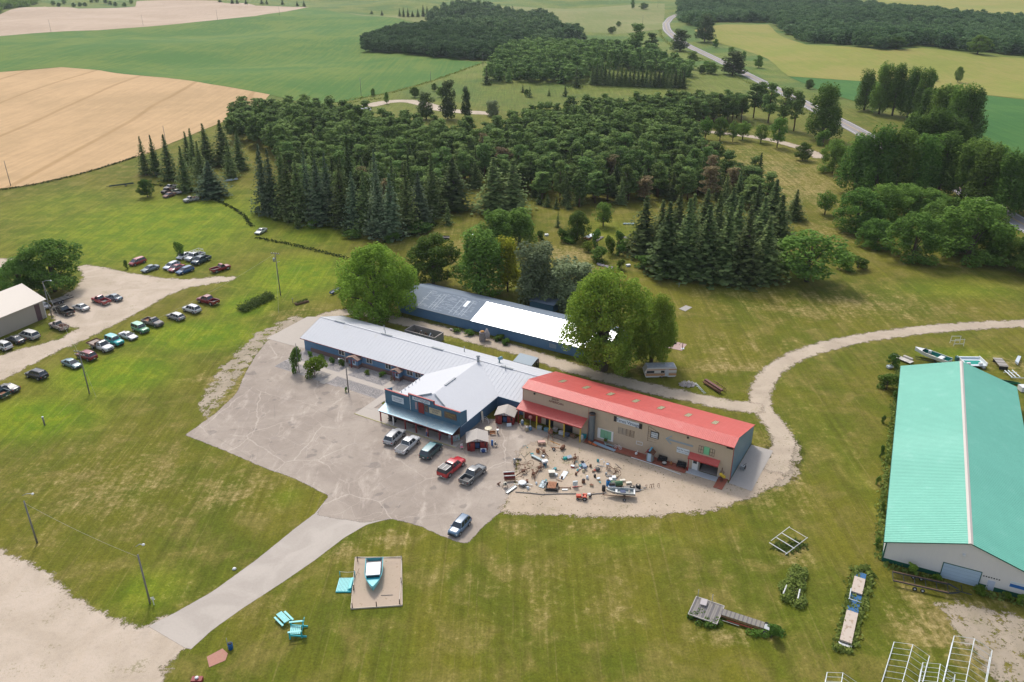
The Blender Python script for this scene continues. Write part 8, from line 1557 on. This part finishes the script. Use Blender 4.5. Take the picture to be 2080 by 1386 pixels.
# black boat trailer before the gable
o, L = along('boat_trailer', 'long black pontoon trailer before the pale blue roller door', 'trailer', (1812, 1178), (1972, 1214)); M_bk = mat('black trailer steel', (.015, .02, .022), .5)
for y in (-1.15, -.9, .9, 1.15): TB(o, 'rail', M_bk, [(-L / 2, y, .75), (L * .22, y, .75), (L * .34, y * .35, .7)], .09, 4)
for x in np.linspace(-L / 2, L * .2, 6): TB(o, 'crossbar', M_bk, [(x, -1.15, .68), (x, 1.15, .68)], .06, 4)
Q(o, 'bunk', M_brown, (-L / 2, L * .2, .95, 1.1, .80, .86)); Q(o, 'bunk', M_brown, (-L / 2, L * .2, -1.1, -.95, .80, .86)); TB(o, 'tongue', M_bk, [(L * .3, 0, .7), (L / 2, 0, .55)], .1, 4); TB(o, 'winch_post', M_bk, [(L * .38, 0, .7), (L * .34, 0, 1.9)], .07, 4)
for x in (-L * .22, -L * .12): wheel(o, x, -1.35, .32, .2, M_white2); wheel(o, x, 1.35, .32, .2, M_white2)
# white cage frames at the bottom edge
M_cage = mat('white galvanised frame', (.62, .66, .67), .4)
def cage(A, B_, w, label, h=1.5, zz=2.3):
    a, b = at(*A), at(*B_); o = thing('canopy_frame', label, 'frame', b, math.atan2(b.y - a.y, b.x - a.x)); L = (b - a).length; hw = w / 2; n = 11
    for y, z in ((-hw, h), (0, zz), (hw, h)): TB(o, 'long_bar', M_cage, [(-L, y, z), (0, y, z)], .055, 5)
    for k in range(n): x = -L * k / (n - 1); mb = MB(); mb.tube([(x, -hw, h), (x, 0, zz), (x, hw, h)], .032, 4); mb.build('bow', M_cage, o)
    for x in (0, -L): mb = MB(); mb.tube([(x, -hw, h), (x, -hw, 0)], .06, 5); mb.build('leg', M_cage, o); mb = MB(); mb.tube([(x, hw, h), (x, hw, 0)], .06, 5); mb.build('leg', M_cage, o)
    for y in (-hw, hw): TB(o, 'lower_rail', M_cage, [(-L, y, .25), (0, y, .25)], .06, 5)
    return o
cage((1812, 1460), (1847, 1335), 4.4, 'large white canopy frame at the bottom edge, left of the tallest one')
cage((1945, 1450), (1971, 1323), 4.6, 'tallest white canopy frame at the bottom right, nearest the roller door')
cage((1886, 1470), (1902, 1375), 3.8, 'white canopy frame squeezed between the two larger ones')
cage((1690, 1490), (1706, 1393), 3.6, 'white canopy frame just entering at the bottom edge, leftmost')
# ---------------- behind the green roof ----------------
o, L = along('speedboat', 'white pontoon speedboat with green interior behind the green roof', 'boat', (1925, 744), (1858, 720)); L = 8.2; boat_mesh(L, 2.5, 1.1, mat('gel coat white', (.6, .64, .64), .3), mat('green boat carpet', (.0, .16, .13), .8), o, .72, M_white2); Q(o, 'seat', M_cream, (-1, 1.2, .5, .95, .7, .95)); Q(o, 'seat', M_white2, (-2.6, -1.6, -.9, .9, .7, 1.0)); Q(o, 'console', M_white2, (.6, 1.2, -.9, -.3, .7, 1.4)); Q(o, 'windscreen', M_glass, (1.9, 2.0, -.9, .9, 1.2, 1.6)); set_z(o, .6)
o = prop('boat_trailer', 'dark trailer under the white speedboat', 'trailer', 1892, 736, R(160)); Q(o, 'beam', M_bk, (-3.5, 3.5, -.6, -.5, .5, .6)); Q(o, 'beam', M_bk, (-3.5, 3.5, .5, .6, .5, .6)); Q(o, 'axle', M_bk, (-.8, -.7, -1, 1, .35, .499)); wheel(o, -.75, 1.05, .35); wheel(o, -.75, -1.05, .35)
o = prop('pontoon_boat', 'small pontoon boat with bright green deck behind the roof ridge', 'boat', 1972, 742, R(-2)); Q(o, 'deck', M_wsign, (-2.6, 2.6, -1.9, 1.9, .7, .85)); Q(o, 'carpet', mat('green deck carpet', (.0, .25, .2), .8), (-1.6, 2.0, -1.2, .7, .851, .87)); Q(o, 'rail_wall', M_wtrim, (-2.6, -2.45, -1.9, 1.9, .851, 1.5)); Q(o, 'rail_wall', M_wtrim, (2.45, 2.6, -1.9, 1.9, .851, 1.5)); Q(o, 'rail_wall', M_wsign, (-2.44, 2.44, 1.6, 1.9, .851, 1.3)); [Q(o, 'seat', M_white2, (x - .4, x + .4, -1.6, -1.1, .871, 1.3)) for x in (-1.4, 1.3)]; [TB(o, 'pontoon', M_grey, [(x, -2.2, .35), (x, 2.2, .35)], .34, 10) for x in (-1.9, 1.9)]; Q(o, 'motor', mat('motor green', (.02, .1, .1), .4), (-3.2, -2.61, .6, 1.5, .5, 1.6))
o, L = along('dock_section', 'pale dock panels lying in the weeds left of the speedboat', 'dock section', (1812, 724), (1852, 740)); planks(o, -L / 2, L / 2, -.8, .8, .4, 8, mat('pale dock board', (.52, .48, .44), .8), M_pal, 0, 'panel', .05); Q(o, 'support', M_gw2, (-L / 2 + .5, L / 2 - .5, -.1, .1, 0, .399)); Q(o, 'bench_box', M_pal, (-.4, 1.8, .9, 1.5, .3, .8))
o = prop('white_cube', 'small white box in the weeds left of the green roof', 'box', 1807, 748, .3); Q(o, 'box', M_wsign, (-.7, .7, -.4, .4, .2, .7)); Q(o, 'base', M_gw2, (-.6, .6, -.3, .3, 0, .199))
o, L = along('dock_section', 'grey flat dock section on a stand right of the green roof peak', 'dock section', (2024, 735), (2038, 752)); planks(o, -2.2, 2.2, -1.0, 1.0, .9, 9, M_wood, M_pal); Q(o, 'support', M_black, (-2, -1.9, -.9, .9, 0, .899)); Q(o, 'support', M_black, (1.9, 2, -.9, .9, 0, .899))
o = prop('lift_frame', 'pale blue white lift frames stacked right of the grey dock section', 'frame', 2055, 764, .1); [TB(o, 'beam', M_wsign, [(x, -1.5, .5), (x + .3, 1.6, .6)], .12, 4) for x in (-1, -.2, .8)]; [TB(o, 'beam', M_wsign, [(-1.2, y, .4), (1.6, y - .5, .4)], .1, 4) for y in (-1.4, 1.2)]
o, L = along('canoe', 'dark green canoe lying at the right edge of the green roof', 'canoe', (2044, 778), (2062, 781)); boat_mesh(3.6, .9, .4, mat('canoe green', (.0, .16, .07), .4), M_dg, o)
o = prop('white_tank', 'white box tank at the right edge beside the green roof', 'tank', 2079, 794); Q(o, 'tank', M_white2, (-1, 1, -.8, .8, .1, 1.2)); Q(o, 'skid', M_black, (-1, 1, -.7, -.5, 0, .099)); Q(o, 'skid', M_black, (-1, 1, .5, .7, 0, .099))
o, L = along('lift_frame', 'long white sail shaped cover above the pale lift frames', 'cover', (2066, 745), (2076, 730)); mb = MB(); mb.prism([(-2, 0, .2), (2.2, .3, .3), (1.6, .9, .5), (-1.5, .8, .4)], (0, 0, .5)); mb.build('cover', M_wsign, o)
# trailer by the tan shed
o, L = along('flatbed_trailer', 'long grey flatbed trailer behind the black pickup near the tan shed', 'trailer', (104, 621), (146, 607)); planks(o, -L / 2, L / 2 - .8, -1.2, 1.2, .95, 12, M_wood, M_gw2); Q(o, 'beam', M_bk, (-L / 2, L / 2, -1.25, -1.15, .7, .949)); Q(o, 'beam', M_bk, (-L / 2, L / 2, 1.15, 1.25, .7, .949)); wheel(o, -1.2, -1.2, .4); wheel(o, -.3, -1.2, .4); wheel(o, -1.2, 1.2, .4); wheel(o, -.3, 1.2, .4); TB(o, 'tongue', M_bk, [(L / 2 - .8, 0, .8), (L / 2 + .4, 0, 1.0)], .08)
# camp houses behind the plantation
for u, v, w, lb in ((738, 232, 9, 'grey roofed cabin at the camp loop behind the plantation'), (1350, 212, 5, 'small white camper hidden in the stand of pines')):
    o = prop('cabin', lb, 'cabin', u, v, .2); Q(o, 'wall', M_wtrim, (-w / 2, w / 2, -2.5, 2.5, 0, 2.6)); slab([(-w / 2 - .3, -2.9, 2.6), (w / 2 + .3, -2.9, 2.6), (w / 2 + .3, 0, 3.8), (-w / 2 - .3, 0, 3.8)], .1, M_vent, 'roof', o); slab([(w / 2 + .3, 2.9, 2.6), (-w / 2 - .3, 2.9, 2.6), (-w / 2 - .3, .004, 3.8), (w / 2 + .3, .004, 3.8)], .1, M_vent, 'roof', o)
# weeds in the gravel verge, bare tufts
tufts('gravel_weeds', [[(1100, 905), (1150, 930), (1180, 960)], [(1060, 1010), (1200, 1020), (1400, 1035), (1500, 1010)], [(1240, 925), (1350, 960), (1440, 985)], [(1550, 1000), (1600, 930), (1615, 880)]], 1.8, 5, (.03, .12), L_grs, 63, 'small weeds sprouting through the sale yard gravel', .07)
# small scrap between the implements
gg = random.Random(21); SCM = [M_rust, M_wood, M_grey, M_wsign, M_black, M_brown, mat('scrap teal', (.03, .25, .27), .6), mat('scrap red', (.4, .05, .03), .6), M_cream]
SCK = ['lying bar', 'little box', 'round can', 'bent rod', 'flat plate']
for k in range(58):
    u = gg.uniform(1052, 1258); v0 = 905 + (u - 1052) * .20; v = gg.uniform(v0, 996 - max(0, u - 1180) * .35); j = k % 5; m_ = SCM[gg.randrange(len(SCM))]
    o = prop('scrap_piece', ('small %s scrap among the implements in the sale yard' % SCK[j]), 'scrap', u, v, gg.uniform(0, 3.1), 'small scrap in the sale yard (%s)' % SCK[j]); s_ = gg.uniform(.5, 1.1)
    if j == 0: TB(o, 'bar', m_, [(-1.1 * s_, 0, .08), (1.1 * s_, .1, .16)], .05, 5); TB(o, 'stub', m_, [(0, 0, .1), (.05, .3, .5 * s_)], .04, 5)
    elif j == 1: Q(o, 'box', m_, (-.35 * s_, .35 * s_, -.25 * s_, .25 * s_, 0, .4 * s_)); Q(o, 'lid', SCM[(k * 3) % 9], (-.38 * s_, .38 * s_, -.28 * s_, .28 * s_, .4 * s_ + .001, .4 * s_ + .05))
    elif j == 2: LT(o, 'can', m_, [(.2 * s_, 0), (.24 * s_, .1), (.22 * s_, .5 * s_), (.12 * s_, .6 * s_)], n=9)
    elif j == 3: TB(o, 'rod', m_, [(-.6 * s_, 0, .03), (-.3 * s_, .1, .8 * s_), (.3 * s_, -.1, .9 * s_), (.7 * s_, 0, .05)], .035, 5); LT(o, 'foot', m_, [(.16, 0), (.12, .08)], (.7 * s_, 0, 0), 7)
    else: mb = MB(); mb.box((0, 0, .16), (1.2 * s_, .6 * s_, .05), 0, 0, .18, .1); mb.build('plate', m_, o)
# tell repeats apart by their place
def px_x(o):
    p = o.matrix_basis.translation; return p.x / (p.y * math.cos(PITCH) + (CAM_H - p.z) * math.sin(PITCH))
byl = {}
for o in SC.collection.objects:
    if o.parent is None and 'category' in o: byl.setdefault(o['label'], []).append(o)
ORD = ['first', 'second', 'third', 'fourth', 'fifth', 'sixth', 'seventh', 'eighth', 'ninth', 'tenth', 'eleventh', 'twelfth'] + ['%dth' % k for k in range(13, 40)]
for lb, L_ in byl.items():
    if 1 < len(L_) <= 26 and 'plantation pine' not in lb and 'part of the plantation' not in lb and len(lb.split()) <= 12:
        for k, o in enumerate(sorted(L_, key=px_x)): o['label'] = lb + ', %s from the left' % ORD[k]
# ---------------- air ----------------
if HAZE:
    m = bpy.data.materials.new('haze'); m.use_nodes = True; nt = m.node_tree; nt.nodes.clear(); out = nt.nodes.new('ShaderNodeOutputMaterial')
    pv = nt.nodes.new('ShaderNodeVolumePrincipled'); pv.inputs['Density'].default_value = HAZE; pv.inputs['Color'].default_value = (.78, .86, .95, 1); pv.inputs['Anisotropy'].default_value = .3
    nt.links.new(pv.outputs[0], out.inputs['Volume']); mb = MB(); mb.bb(-4400, 4400, -400, 6200, -9, 100); tag(mb.build('haze', m), 'thin pale summer haze in the air', 'haze', None, 'stuff')
